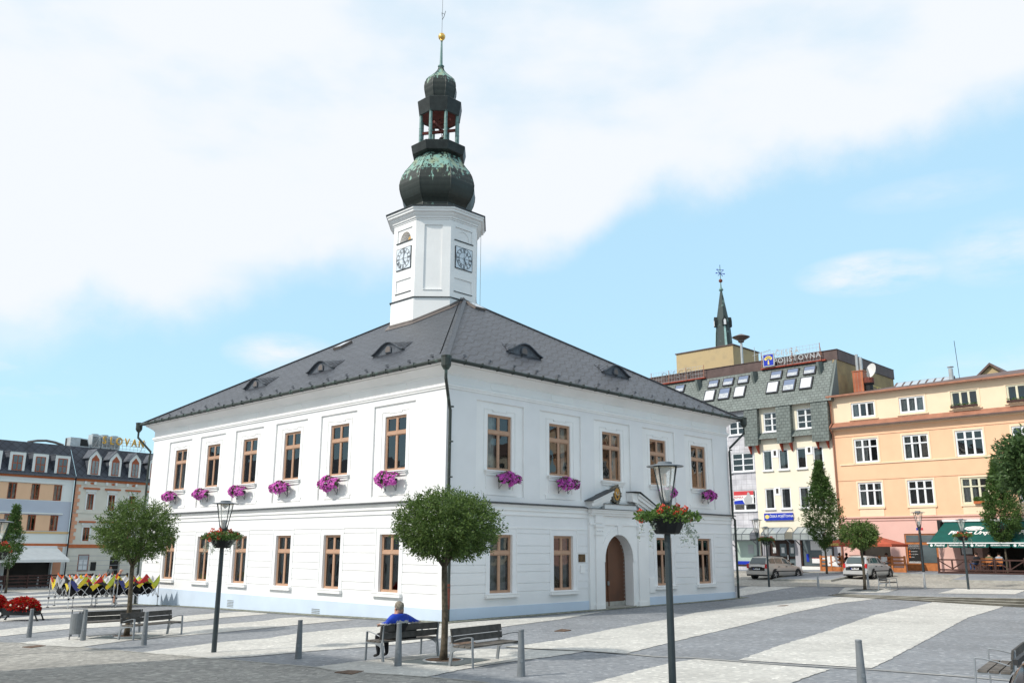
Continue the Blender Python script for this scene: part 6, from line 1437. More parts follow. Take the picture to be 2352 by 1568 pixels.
for k in range(4):
    a=k*PI/2-.3-PI/2; mb=MB(); zr=SS(741); rr=r0*.78
    mb.M=Matrix.Rotation(a+PI/2,4,'Z')@Matrix.Translation((0,-rr,0)); mb.prism([(-.28,zr-.6),(.28,zr-.6),(.28,zr+.2),(0,zr+.75),(-.28,zr+.2)],-.25,.5,axis='y'); mb.prism([(-.15,zr-.5),(.15,zr-.5),(.15,zr+.1),(0,zr+.3),(-.15,zr+.1)],-.27,-.25,1,axis='y'); mb.build('spire_dormer',['copper_dark','paint_white'],ch)
    mb=MB(); mb.M=Matrix.Rotation(a+PI/2,4,'Z'); mb.face([(-.16,-r0*1.0,zb),(.16,-r0*1.0,zb),(.12,-r0*.83,SS(750)),(-.12,-r0*.83,SS(750))]); mb.build('pale_strip',['spire_band'],ch)
# ================= hotels on the left
HP=Vector((-39.41,80.0)); HU=Vector((.603,.797)).normalized(); HV=Vector((-HU.y,HU.x)); HRZ=math.atan2(HU.y,HU.x); hz0=-1.0
def slate_roof(root,a,b,z0,z1,dep,mt='hotel_slate',name='roof'):
    mb=MB(); L_=math.hypot(dep,z1-z0); mb.face([(a,-.25,z0),(b,-.25,z0),(b,dep,z1),(a,dep,z1)],0,[(a,0),(b,0),(b,L_),(a,L_)]); mb.face([(a,dep,z1),(b,dep,z1),(b,dep+6,z1+.3),(a,dep+6,z1+.3)],1); mb.box(a,b,-.34,-.2,z0-.1,z0+.04,1); return mb.build(name,[mt,'slate_dark'],root)
H1=thing('modern_hotel','grey, peach and white hotel wing with boxy roof dormers above a white awning','hotel',(HP-HU*6).to_3d()+Vector((0,0,hz0)),HRZ); dz=1.0; o1=6
R2=[(-5.86-1.93*k,-5.14-1.93*k,6.56,7.93) for k in range(-2,14)]; R1=[(-5.86-1.93*k,-5.16-1.93*k,3.94,5.28) for k in range(-2,14)]
mb=MB(); mb.M=Matrix.Translation((o1,0,dz)); B0,B1=-34,-.25
wall_sheet(mb,B0,B1,6.5,8.7,[(*w,.1) for w in R2],0,0); wall_sheet(mb,B0,B1,3.9,6.5,[(*w,.1) for w in R1],0,1); wall_sheet(mb,B0,B1,-1.2,3.9,[(-5.3,-1.4,-.8,1.9,.4),(-30,-6,-.8,1.9,.4)],0,0)
wall_sheet(mb,B0,-1.33,6.56,7.95,[(*w,.02) for w in R2],-.02,2); wall_sheet(mb,B0,-1.35,3.94,5.28,[(*w,.02) for w in R1],-.02,2)
mb.box(B0,B1,-.05,0,3.70,3.88,3); mb.box(B0,B1,-.06,0,2.62,2.85,4); mb.box(B0,-1.15,-.14,0,8.0,8.12,0); mb.box(B0,-1.0,-.14,0,5.36,5.48,0); mb.box(B0,B1,-.1,0,8.45,8.62,4)
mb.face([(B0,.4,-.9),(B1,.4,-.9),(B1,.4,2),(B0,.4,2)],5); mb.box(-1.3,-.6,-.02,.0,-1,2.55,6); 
mb.face([(B1,0,-1.2),(B1,8,-1.2),(B1,8,8.7),(B1,0,8.7)],0)
# cut the peach panels open at the windows by setting the frames forward instead
mb.build('wall',['pale_grey_wall','grey_band','hotel_peach','yellow_band','terracotta','dark_room','hotel_quoin'],H1)
RF=('window_red','dark_room')
wins(H1,dz,[(a+o1,b+o1,c,d) for a,b,c,d in R2[:8]+R1[:8]],2,((0,1),),RF,.8,seed=8,y=.03,sill=False,fr=.05)
rf1=slate_roof(H1,B0+o1,B1+o1,8.75+dz,11.65+dz,1.6)
def boxdormer(root,s,o,dz):
    mb=MB(); z=dz; mb.box(s+o-.66,s+o+.66,-.12,1.5,8.95+z,10.55+z,0); mb.box(s+o-.72,s+o+.72,-.17,1.6,10.55+z,10.62+z,1); mb.box(s+o-.68,s+o-.64,-.1,1.5,8.95+z,10.55+z,1); mb.box(s+o+.64,s+o+.68,-.1,1.5,8.95+z,10.55+z,1); d=mb.build('dormer',['pale_grey_wall','slate_dark'],root)
    mb=MB(); mb.box(s+o-.42,s+o+.42,-.16,-.12,8.97+z,10.28+z,0)
    for xx in (-.34,.04):
        for z0,z1 in ((9.04,9.55),(9.63,10.2)): mb.box(s+o+xx,s+o+xx+.3,-.165,-.16,z0+z,z1+z,1)
    mb.build('dormer_window',['window_red','shop_glass'],d)
for k in range(8): boxdormer(rf1,-1.55-1.94*k,o1,dz)
mb=MB(); mb.tube([(B1+.02,-.2,8.7),(B1+.02,-.15,2.9),(B1+.02,-.15,-1)],.06,6); mb.build('downpipe',['clock_black'],H1,(o1,0,dz))
# awning on the modern hotel
aw=thing('white_awning','wide white sloping awning over the hotel terrace','awning',(HP-HU*6).to_3d()+Vector((0,0,2.6)),HRZ)
s1,z1=onrow(131,1257,.1,HP,HU); s2,z2=onrow(160,1284,2.2,HP,HU); s3=-14; 
mb=MB(); mb.face([(s3+6,-2.2,z2-2.6),(s2+6,-2.2,z2-2.6),(s1+6,-.1,z1-2.6),(s3+6,-.1,z1-2.6)]); mb.face([(s3+6,-2.2,z2-2.6-.22),(s2+6,-2.2,z2-2.6-.22),(s2+6,-2.2,z2-2.6),(s3+6,-2.2,z2-2.6)]); mb.face([(s2+6,-2.2,z2-2.6-.2),(s2+6,-2.2,z2-2.6),(s1+6,-.1,z1-2.6)]); mb.build('canvas',['awning_white'],aw)
mb=MB(); mb.box(s3+6,s1+6,-.16,-.02,z1-2.6,z1-2.6+.14); mb.build('cassette',['paint_white'],aw)
sl_a=math.atan2(z1-z2,2.1)
# hotel Slovan
H2=thing('ornate_hotel','cream ornate hotel with peach quoins, pointed white roof dormers and gold SLOVAN rooftop letters','hotel',(HP+HU*4).to_3d()+Vector((0,0,hz0)),HRZ); o2=-4
C0,C1=-.22,24
X2=[(1.09+2.02*k,1.71+2.02*k,5.9,7.3) for k in range(11)]; X1=[(1.05+2.02*k,1.65+2.02*k,3.11,4.31) for k in range(11)]
mb=MB(); mb.M=Matrix.Translation((o2,0,dz)); wall_sheet(mb,C0,C1,-1.2,8.75,[(*w,.1) for w in X2+X1]+[(.9,1.92,.45,1.92,.1),(3.9,4.9,-1,1.7,.3)],0,0); mb.face([(3.9,.3,-1),(4.9,.3,-1),(4.9,.3,1.7),(3.9,.3,1.7)],2)
mb.box(C0,C1,-.08,0,8.42,8.62,1); mb.box(C0,C1,-.06,0,2.5,2.8,1); mb.box(C0,C1,-.05,0,5.55,5.62,0); mb.box(C0,C1,-.07,0,8.1,8.16,0)
for k in range(5): mb.box(C0,C1,-.012,0,.1+k*.42,.13+k*.42,4)
for w in X2+X1:
    c=(w[0]+w[1])/2; mb.box(c-.75,c+.75,-.16,0,w[3]+.42,w[3]+.56,1); mb.box(c-.5,c+.5,-.05,0,w[3]+.18,w[3]+.4,3)
    for a,b in ((w[0]-.14,w[0]),(w[1],w[1]+.14)): mb.box(a,b,-.04,0,w[2]-.05,w[3]+.1,3)
    mb.box(w[0]-.14,w[1]+.14,-.04,0,w[3],w[3]+.12,3)
for k in range(11): 
    for q in (.45,1.35): mb.box(k*2.02+q-.1+.3,k*2.02+q+.1+.3,-.14,0,8.16,8.42,3)
    mb.prism([(k*2.02+1.45+.22*math.cos(2*PI*j/12),8.26+.1*math.sin(2*PI*j/12)) for j in range(12)],-.03,0,1,axis='y')
k=0; z=2.9
while z<7.9: mb.box(C0+.03,C0+(.62 if k%2 else .42),-.05,0,z,z+.3,5); z+=.33; k+=1
mb.face([(C1,0,-1.2),(C1,8,-1.2),(C1,8,8.7),(C1,0,8.7)],0)
mb.build('wall',['hotel_cream','terracotta','dark_room','pale_grey_wall','letter_grey','hotel_quoin'],H2)
wins(H2,dz,[(a+o2,b+o2,c,d) for a,b,c,d in X2[:8]+X1[:8]],2,((0,1),),RF,.5,seed=9,y=.04,sill=False,fr=.05)
rf2=slate_roof(H2,C0+o2,C1+o2,8.75+dz,11.65+dz,1.6)
for k in range(9):
    c=1.43+1.97*k+o2; z=dz; mb=MB(); mb.prism([(c-.58,9.03+z),(c+.58,9.03+z),(c+.58,10.65+z),(c,11.33+z),(c-.58,10.65+z)],-.1,-.02,0,axis='y')
    mb.prism([(c-.54,9.0+z),(c+.54,9.0+z),(c+.54,10.6+z),(c,11.25+z),(c-.54,10.6+z)],-.02,1.6,1,axis='y')
    for sg in (-1,1): mb.prism([(c,11.33+z),(c+sg*.72,10.5+z),(c+sg*.72,10.58+z),(c,11.42+z)],-.2,1.6,1,axis='y')
    d=mb.build('dormer',['pale_grey_wall','slate_dark'],rf2)
    mb=MB(); mb.prism([(c-.35,9.08+z),(c+.35,9.08+z),(c+.35,10.45+z),(c,10.88+z),(c-.35,10.45+z)],-.14,-.1,0,axis='y')
    for xx in (-.28,.03): mb.prism([(c+xx,9.15+z),(c+xx+.25,9.15+z),(c+xx+.25,10.3+z),(c+xx,10.3+z)],-.145,-.14,1,axis='y')
    mb.build('dormer_window',['window_red','curtain_grey'],d)
mb=MB(); mb.box(.9+o2,1.92+o2,.06,.1,.45+dz,1.92+dz,0); mb.box(1.0+o2,1.85+o2,.04,.06,.52+dz,1.85+dz,1)
for a,b in ((1.05,.6),(1.45,.6),(1.05,1.05),(1.45,1.05)): mb.box(a+o2,a+.32+o2,.03,.04,b+dz,b+.4+dz,2)
mb.build('poster_window',['window_red','letter_grey','paint_white'],H2)
mb=MB(); mb.box(2.1+o2,2.6+o2,-.05,0,.5+dz,1.25+dz); mb.build('notice_board',['black_board'],H2)
# rooftop letters and machinery
sv_=thing('rooftop_letters','gold SLOVAN letters on a steel rack on the cream hotel roof','sign',(HP+HU*4.4+HV*.9).to_3d()+Vector((0,0,11.75)),HRZ)
for i,(c,q) in enumerate(zip('SLOVAN',(-1.85,-1.12,-.38,.4,1.15,1.9))): text(c,'letter','letter_gold',sv_,(q,-.1,.12-.0*i),(PI/2,0,0),1.02,.05,bold=.012,xs=.8)
mb=MB()
for z in (.0,.3,.6,.85): mb.bar((-2.3,0,z),(2.4,0,z),.03,.03)
for k in range(13): x=-2.3+k*.39; mb.bar((x,0,-.1),(x,0,.9),.025,.025)
for x in (-2.3,0,2.4): mb.bar((x,0,.9),(x,1.0,-.1),.03,.03)
mb.build('rack',['sheet_grey'],sv_)
mb=MB(); mb.box(-.42,.42,-.4,.4,0,1.25); mb.lathe([(.3,1.25),(.3,1.32),(.34,1.34)],12); cs=mb.mesh('air_handler','sheet_grey'); mb=MB()
for k in range(8): mb.box(-.36,.36,-.42,-.4,.15+k*.12,.2+k*.12)
gr_=mb.mesh('grille','clock_black')
for k,lab in enumerate(('leftmost grey roof chiller behind the gold letter S','second grey roof chiller behind the gold letter L','third grey roof chiller behind the gold letter O')):
    q=HP+HU*(2.5+k*.98)+HV*2.6; o=bpy.data.objects.new('roof_chiller',cs); COL.objects.link(o); o.location=(q.x,q.y,11.75); o.rotation_euler=(0,0,HRZ); tag(o,lab,'roof chiller','chillers on the hotel roof'); ob('grille',gr_,o)
q=HP+HU*.9+HV*2.6; t=thing('ventilation_duct','boxy steel ventilation duct with a dark mouth on the hotel roof','ventilation duct',(q.x,q.y,11.7),HRZ); mb=MB(); mb.box(-.85,.0,-.4,.4,0,.85); mb.prism([(0,0),(1.0,.0),(.75,.8),(0,.85)],-.4,.4,axis='y'); mb.build('duct',['sheet_grey'],t); mb=MB(); mb.prism([(.08,.12),(.9,.12),(.68,.72),(.08,.75)],-.43,-.4,axis='y'); mb.build('duct_mouth',['black_board'],t)
q=HP+HU*-1.8+HV*3; mb=MB(); mb.tube([(-1.6,0,.1),(-.8,0,.3),(0,0,.38),(.8,0,.3),(1.6,0,.1)],.12,6); mb.tube([(1.8,0,0),(1.8,0,.8)],.06,5); tag(mb.build('roof_dome_light',['sheet_brown'],None,(q.x,q.y,11.7),HRZ),'low curved rooflight on the modern hotel roof','rooflight')
# sidewalk at the hotels
def hp_(s,d): return HP+HU*s-HV*d
mb=MB(); P=[hp_(*q) for q in ((-34,-.1),(-34,6.2),(-12,6.2),(-4,6.2),(4,6.2),(14,6.2),(14,-.1),(4,-.1),(-4,-.1),(-12,-.1))]
mb.f.append([mb.pt((p.x,p.y,G(*p)+.12)) for p in P]); mb.m.append(0); mb.uv.append(None)
for i in range(1,5):
    a,b=P[i],P[i+1]; mb.face([(a.x,a.y,G(*a)-.2),(b.x,b.y,G(*b)-.2),(b.x,b.y,G(*b)+.12),(a.x,a.y,G(*a)+.12)],1)
tag(mb.build('pavement',['pavement_slab','kerb_stone']),kind='structure')
mb=MB(); ribbon(mb,[hp_(s,10) for s in (-34,-20,-8,0,8,16)],[hp_(s,6.2) for s in (-34,-20,-8,0,8,16)],n=40,m=4,lift=.014,px=False); tag(mb.build('street','setts_lane'),kind='structure')
# wooden terrace fence before the hotels
def rail_fence(name,label,P0,U,L_,z,h,rails,mt,post=1.9,posts=True,base=False):
    t=thing(name,label,'fence',(P0.x,P0.y,z),math.atan2(U.y,U.x))
    n=max(1,round(L_/post))
    for k in range(n+1): mb=MB(); x=L_*k/n; mb.box(x-.06,x+.06,-.06,.06,0,h+.06); mb.build('post',[mt],t)
    for zz,hh in rails: mb=MB(); mb.box(0,L_,-.03,.03,zz,zz+hh); mb.build('rail',[mt],t)
    return t
rail_fence('terrace_fence','dark brown rail fence round the hotel terrace',hp_(-16,4.2),HU,16.2,G(*hp_(-6,4.2))+.1,1.0,((.12,.14),(.42,.12),(.68,.12),(.92,.1)),'wood_dark')
rail_fence('terrace_fence','lighter brown rail fence before the cream hotel, behind the folded canopies',hp_(.5,3.2),HU,3.4,G(*hp_(2,3.2))+.1,1.05,((.15,.12),(.5,.12),(.9,.1)),'wood_dark')
# terrace furniture glimpsed under the awning
for k in range(7):
    q=hp_(-11+k*1.55,2.4); z=G(*q)+.12
    t=thing('terrace_chair','dark cafe chair on the hotel terrace under the white awning','chair',(q.x,q.y,z),HRZ+.4*math.sin(k*3),'dark cafe chairs on the hotel terrace'); 
    if k==0:
        mb=MB(); mb.box(-.24,.24,-.24,.24,.42,.47); CH=[('seat',mb.mesh('seat','wood_dark'))]; mb=MB(); mb.box(-.24,.24,.2,.25,.6,.95); CH.append(('backrest',mb.mesh('backrest','wood_dark')))
        for sx in (-.21,.21):
            for sy in (-.21,.21): mb=MB(); mb.bar((sx,sy,0),(sx,sy,.9 if sy>0 else .44),.04,.04); CH.append(('leg',mb.mesh('leg','wood_dark')))
    for nm,me in CH: ob(nm,me,t)
# information sign on the far lamp
q=gp(88,1343); d=Vector((q.x,q.y)).normalized(); s_=(q.y)/CF
zc=hz(q,1276)+q.z
t=thing('information_sign','green information i sign with a blue panel below, on the far left lamp post','sign',(q.x-d.x*.2,q.y-d.y*.2,zc),math.atan2(d.y,d.x)-PI/2)
mb=MB(); w=.42; mb.box(-w,w,-.02,.02,-.62,.55,0); mb.box(-w+.05,w-.05,-.03,-.02,-.05,.5,1); mb.box(-w+.05,w-.05,-.03,-.02,-.57,-.1,2); mb.build('panel',['letter_grey','awning_green','sign_light_blue'] if False else ['letter_grey','awning_green','sign_blue'],t); text('i','lettering','paint_white',t,(0,-.035,.02),(PI/2,0,0),.6,.003,bold=.03); 
mb=MB(); mb.prism([(-.3,-.35),(.05,-.22),(.3,-.33),(.1,-.42)],-.035,-.03,axis='y'); mb.build('arrow',['paint_white'],t)
# town houses out of the frame whose roofs shade the foreground and fill the window reflections
def plain_house(label,P0,U,L_,depth,H,wm,rmt,z=0,floors=4):
    V=Vector((-U.y,U.x)); t=thing('town_house',label,'house',(P0.x,P0.y,z),math.atan2(U.y,U.x)); mb=MB(); n=int(L_/3.2); fh=(H-.6)/floors; hol=[]
    for f in range(floors):
        for k in range(n): c=(k+.5)*L_/n; hol.append((c-.6,c+.6,f*fh+1.1,f*fh+1.1+fh*.5,.15))
    wall_sheet(mb,0,L_,0,H,hol,0,0); mb.face([(0,.15,0),(L_,.15,0),(L_,.15,H),(0,.15,H)],2)
    mb.face([(0,0,0),(0,depth,0),(0,depth,H),(0,0,H)],0); mb.face([(L_,0,0),(L_,depth,0),(L_,depth,H),(L_,0,H)],0); mb.face([(0,depth,0),(L_,depth,0),(L_,depth,H),(0,depth,H)],0); mb.build('wall',[wm,'pale_grey_wall','shop_glass'],t)
    mb=MB(); mb.face([(-.3,-.4,H),(L_+.3,-.4,H),(L_+.3,depth/2,H+2.6),(-.3,depth/2,H+2.6)]); mb.face([(-.3,depth+.4,H),(L_+.3,depth+.4,H),(L_+.3,depth/2,H+2.6),(-.3,depth/2,H+2.6)]); mb.build('roof',[rmt],t); return t
SHL=Vector((-6.9,9.4)); plain_house('four-storey town house across the street behind the camera',SHL,DL,13,9,10.4,'peach_wall','roof_brown')
plain_house('pale town house on the left side of the square',Vector((-50,40)),Vector((.25,.97)).normalized(),22,9,9,'pale_grey_wall','slate_dark',-.8,3)
plain_house('cream town house on the right side of the square',Vector((62,42)),Vector((-.35,-.94)).normalized(),40,10,12,'cream_wall','roof_brown',.5,3)
plain_house('grey town house in the right-hand corner of the square',Vector((66,10)),Vector((-.75,-.66)).normalized(),30,10,12,'pale_grey_wall','slate_dark',.3,3)
# ---------------------------------------------------------------- cars
mat('car_silver',(.50,.50,.50),.3,.03,2,metal=.25,spec=.6)
mat('car_beige',(.52,.48,.44),.32,.03,2,metal=.25,spec=.6)
mat('car_dark',(.03,.022,.02),.2,.1,2,metal=.2,spec=.6)
mat('car_glass',(.06,.085,.09),.04,.2,.6,spec=.9)
mat('car_plastic',(.03,.03,.032),.6,.1,5)
mat('tyre',(.02,.02,.02),.8,.1,5)
mat('rim',(.5,.5,.5),.3,.05,5,metal=.7)
mat('lamp_red',(.5,.02,.02),.2,.05,5,spec=.6)
def car(name,label,p,rot,paint,paint2=None,plate='5M1 2738',L=4.44,W=.86,H=1.48,group=None):
    """estate car, x forward from the rear bumper; lofted body and greenhouse"""
    t=thing(name,label,'car',p,rot,group)
    # stations: x, sill z, belt z, roof z (or None), half width low, half width belt, half width roof
    ST=[(0.0,.42,.78,None,.60,.62,0),(.03,.30,.90,None,.74,.74,0),(.10,.27,.99,None,.80,.79,0),(.30,.24,1.0,None,.84,.82,0),(.9,.2,.99,None,.86,.84,0),(1.8,.19,.96,None,.86,.845,0),(2.7,.19,.93,None,.86,.84,0),(3.1,.2,.91,None,.86,.82,0),(3.6,.21,.84,None,.85,.77,0),(4.0,.23,.76,None,.82,.70,0),(4.25,.26,.66,None,.74,.60,0),(4.40,.32,.55,None,.62,.5,0),(4.44,.38,.48,None,.5,.42,0)]
    mb=MB(); rings=[]
    for x,zs,zb,_,wl,wb,_ in ST:
        zm=(zs+zb)/2; q=[(0,zs),(wl*.85,zs),(wl,zs+.10),(max(wl,wb)*1.0+.01,zm),(wb*1.0,zb-.08),(wb*.93,zb-.01),(0,zb+.02)]
        full=[(y,z) for y,z in q]+[(-y,z) for y,z in q[-2:0:-1]]; rings.append([mb.pt((x,y,z)) for y,z in full])
    n=len(rings[0])
    for a,b in zip(rings,rings[1:]):
        for j in range(n): mb.f.append([a[j],b[j],b[(j+1)%n],a[(j+1)%n]]); mb.m.append(0); mb.uv.append(None)
    mb.f.append(rings[0][::-1]); mb.m.append(0); mb.uv.append(None); mb.f.append(rings[-1]); mb.m.append(0); mb.uv.append(None)
    # roof and pillars: greenhouse lofted in the same mesh
    GR_=[(.10,.97,.97,.74,.70),(.22,.97,1.22,.76,.66),(.36,.97,1.40,.77,.60),(.8,.96,H,.78,.60),(1.6,.95,H+.0,.78,.61),(2.2,.94,H-.03,.78,.60),(2.75,.92,1.22,.77,.63),(3.15,.90,.94,.72,.70)]
    rg=[]
    for x,z0,z1,w0,w1 in GR_:
        q=[(w0,z0),(w0*.99,z0+.05),(w1+.02,max(z0+.02,z1-.09)),(w1*.93,z1-.015),(0,z1+.015)]
        full=q+[(-y,z) for y,z in q[-2::-1]]; rg.append([mb.pt((x,y,z)) for y,z in full])
    m_=len(rg[0])
    for a,b in zip(rg,rg[1:]):
        for j in range(m_-1): mb.f.append([a[j],b[j],b[j+1],a[j+1]]); mb.m.append(0); mb.uv.append(None)
    me=mb.mesh('body',[paint],smooth=True); bd=ob('body',me,t)
    for nm,sg in (('side_window',1),('side_window',-1)):      # side glass, three panes each side
        def gy(x,f):
            for (xa,z0a,z1a,w0a,w1a),(xb,z0b,z1b,w0b,w1b) in zip(GR_,GR_[1:]):
                if xa<=x<=xb: k=(x-xa)/(xb-xa); z0=z0a+(z0b-z0a)*k; z1=z1a+(z1b-z1a)*k; w0=w0a+(w0b-w0a)*k; w1=w1a+(w1b-w1a)*k; return (x,sg*(w0*.99+(w1+.02-w0*.99)*f+.012),z0+.05+(z1-.09-z0-.05)*f)
        for xa,xb in ((.42,1.02),(1.1,1.85),(1.95,2.8)):
            mb=MB(); k=5
            for i in range(k):
                u,v=xa+(xb-xa)*i/k,xa+(xb-xa)*(i+1)/k; mb.face([gy(u,.08),gy(v,.08),gy(v,.95),gy(u,.95)])
            mb.build(nm,['car_glass'],t)
    mb=MB(); mb.face([(.085,-.62,1.0),(.085,.62,1.0),(.33,.56,1.38),(.33,-.56,1.38)]); o=mb.build('rear_window',['car_glass'],t,(-.012,0,.01))
    mb=MB(); mb.face([(3.12,-.64,.95),(3.12,.64,.95),(2.28,.55,1.42),(2.28,-.55,1.42)]); mb.build('windscreen',['car_glass'],t,(.03,0,.015))
    for sg in (-1,1):
        mb=MB(); mb.prism([(sg*.62,.72),(sg*.79,.72),(sg*.79,.98),(sg*.68,1.0)],-.01,.16,axis='x'); mb.build('tail_light',['lamp_red'],t)
        mb=MB(); mb.box(1.0,3.2,sg*.865-.012,sg*.865+.012,.50,.56); mb.build('rubbing_strip',['car_plastic'],t)
        mb=MB(); mb.bar((.5,sg*.56,H+.03),(2.1,sg*.56,H+.02),.03,.04); mb.build('roof_rail',['car_plastic'],t)
        mb=MB(); mb.box(2.72,2.86,sg*.92-.09,sg*.92+.07,.93,1.05); mb.build('mirror',['car_plastic'],t)
        for xx in (1.2,2.05): mb=MB(); mb.box(xx,xx+.18,sg*.855-.02,sg*.855+.02,.80,.84); mb.build('door_handle',['car_plastic'],t)
        mb=MB(); mb.box(4.1,4.36,sg*.52-.14,sg*.52+.14,.56,.68); mb.build('headlight',['glass_clear'],t)
    mb=MB(); mb.box(-.06,.12,-.80,.80,.32,.56); mb.build('rear_bumper',[paint],t); mb=MB(); mb.box(-.03,.1,-.8,.8,.22,.32); mb.build('bumper_skirt',['car_plastic'],t)
    mb=MB(); mb.box(-.045,-.02,-.26,.26,.62,.73,0); mb.box(-.048,-.045,.22,.26,.62,.73,1); pl=mb.build('licence_plate',['paint_white','sign_blue'],t); text(plate,'characters','clock_black',pl,(-.05,0,.635),(PI/2,0,-PI/2),.11,.001,bold=.003)
    mb=MB(); mb.box(-.035,0.02,-.42,.42,.78,.82); mb.build('boot_trim',['car_plastic'],t)
    for xx in (.85,3.45):
        for sg in (-1,1):
            mb=MB(); mb.M=Matrix.Translation((xx,sg*.77,.31))@Matrix.Rotation(PI/2,4,'X'); mb.lathe([(.19,-.1),(.3,-.1),(.315,-.07),(.315,.07),(.3,.1),(.19,.1)],24,cap=False); w=mb.build('wheel',['tyre'],t)
            mb=MB(); mb.M=Matrix.Translation((xx,sg*.77,.31))@Matrix.Rotation(PI/2,4,'X'); mb.lathe([(.20,-.09),(.20,.09)],20,cap=False); yy=.085*-sg
            for k in range(5):
                a=2*PI*k/5; mb.bar((.03*math.cos(a),.03*math.sin(a),yy),(.19*math.cos(a),.19*math.sin(a),yy),.055,.03)
            mb.lathe([(.0,yy-.02),(.05,yy-.02),(.05,yy+.02),(0,yy+.02)],10,cap=False); mb.build('rim',['rim'],w)
            mb=MB(); mb.M=Matrix.Translation((xx,sg*.868,.33))@Matrix.Rotation(PI/2,4,'X'); mb.lathe([(.0,0),(.37,0)],24,cap=False); mb.build('wheel_arch',['car_plastic'],t)
    return t
crot=math.atan2(FV.y,FV.x)
def place_car(px,py,rot,**k):
    q=gp(px,py); d=Vector((math.cos(rot),math.sin(rot))); r=Vector((d.y,-d.x)); o=q.to_2d()-d*.85-r*.77; return Vector((o.x,o.y,G(*q.to_2d())-.0))
r1=crot-.12; car('parked_car','silver-beige estate car parked before the insurance office door',place_car(1779.7,1330,r1),r1,'car_beige',plate='5M1 2738',group='silver estate cars parked nose-in')
r2=crot-.02; car('parked_car','silver estate car parked nose-in by the orange fence, behind the small tree',place_car(2005.6,1329.8,r2),r2,'car_silver',plate='3M6 4342',group='silver estate cars parked nose-in')
# dark car whose roof corner cuts the bottom right corner of the picture
car('dark_car','dark car of which only the roof edge shows in the bottom right corner',(3.86,6.0,G(4,6.1)+.02),math.radians(55),'car_dark',plate='1T4 6620')
# ---------------------------------------------------------------- folded pop-up canopies
def mat_graffiti():
    m=bpy.data.materials.new('canopy_print'); m.use_nodes=True; nt=m.node_tree; L=nt.links; b=nt.nodes['Principled BSDF']; b.inputs['Roughness'].default_value=.8
    tc=N(nt,'ShaderNodeTexCoord'); no=N(nt,'ShaderNodeTexNoise',_Scale=2.0,_Detail=3.0); L.new(tc.outputs['Object'],no.inputs[0])
    av=N(nt,'ShaderNodeVectorMath',operation='MULTIPLY_ADD'); L.new(no.outputs['Color'],av.inputs[0]); av.inputs[1].default_value=(.9,.9,.9); L.new(tc.outputs['Object'],av.inputs[2])
    vo=N(nt,'ShaderNodeTexVoronoi',_Scale=1.7); L.new(av.outputs[0],vo.inputs[0]); sp=N(nt,'ShaderNodeSeparateColor'); L.new(vo.outputs['Color'],sp.inputs[0])
    cr=N(nt,'ShaderNodeValToRGB'); cr.color_ramp.interpolation='CONSTANT'; L.new(sp.outputs[0],cr.inputs[0]); e=cr.color_ramp.elements
    cols=[(0,(.62,.47,.02)),(.30,(.42,.48,.05)),(.40,(.02,.02,.025)),(.54,(.45,.02,.02)),(.60,(.14,.28,.55)),(.67,(.34,.34,.34)),(.80,(.62,.48,.03)),(.95,(.04,.05,.18))]
    e[0].position=0; e[0].color=(*cols[0][1],1); e[1].position=cols[1][0]; e[1].color=(*cols[1][1],1)
    for p,c in cols[2:]: x=e.new(p); x.color=(*c,1)
    L.new(cr.outputs[0],b.inputs[0]); MATS['canopy_print']=m
mat_graffiti(); mat('canopy_grey',(.42,.42,.43),.8,.1,4); mat('canopy_black',(.012,.012,.014),.9,.1,4); mat('canopy_orange',(.85,.14,.03),.8,.1,4); mat('aluminium',(.55,.56,.57),.35,.08,8,metal=.4)
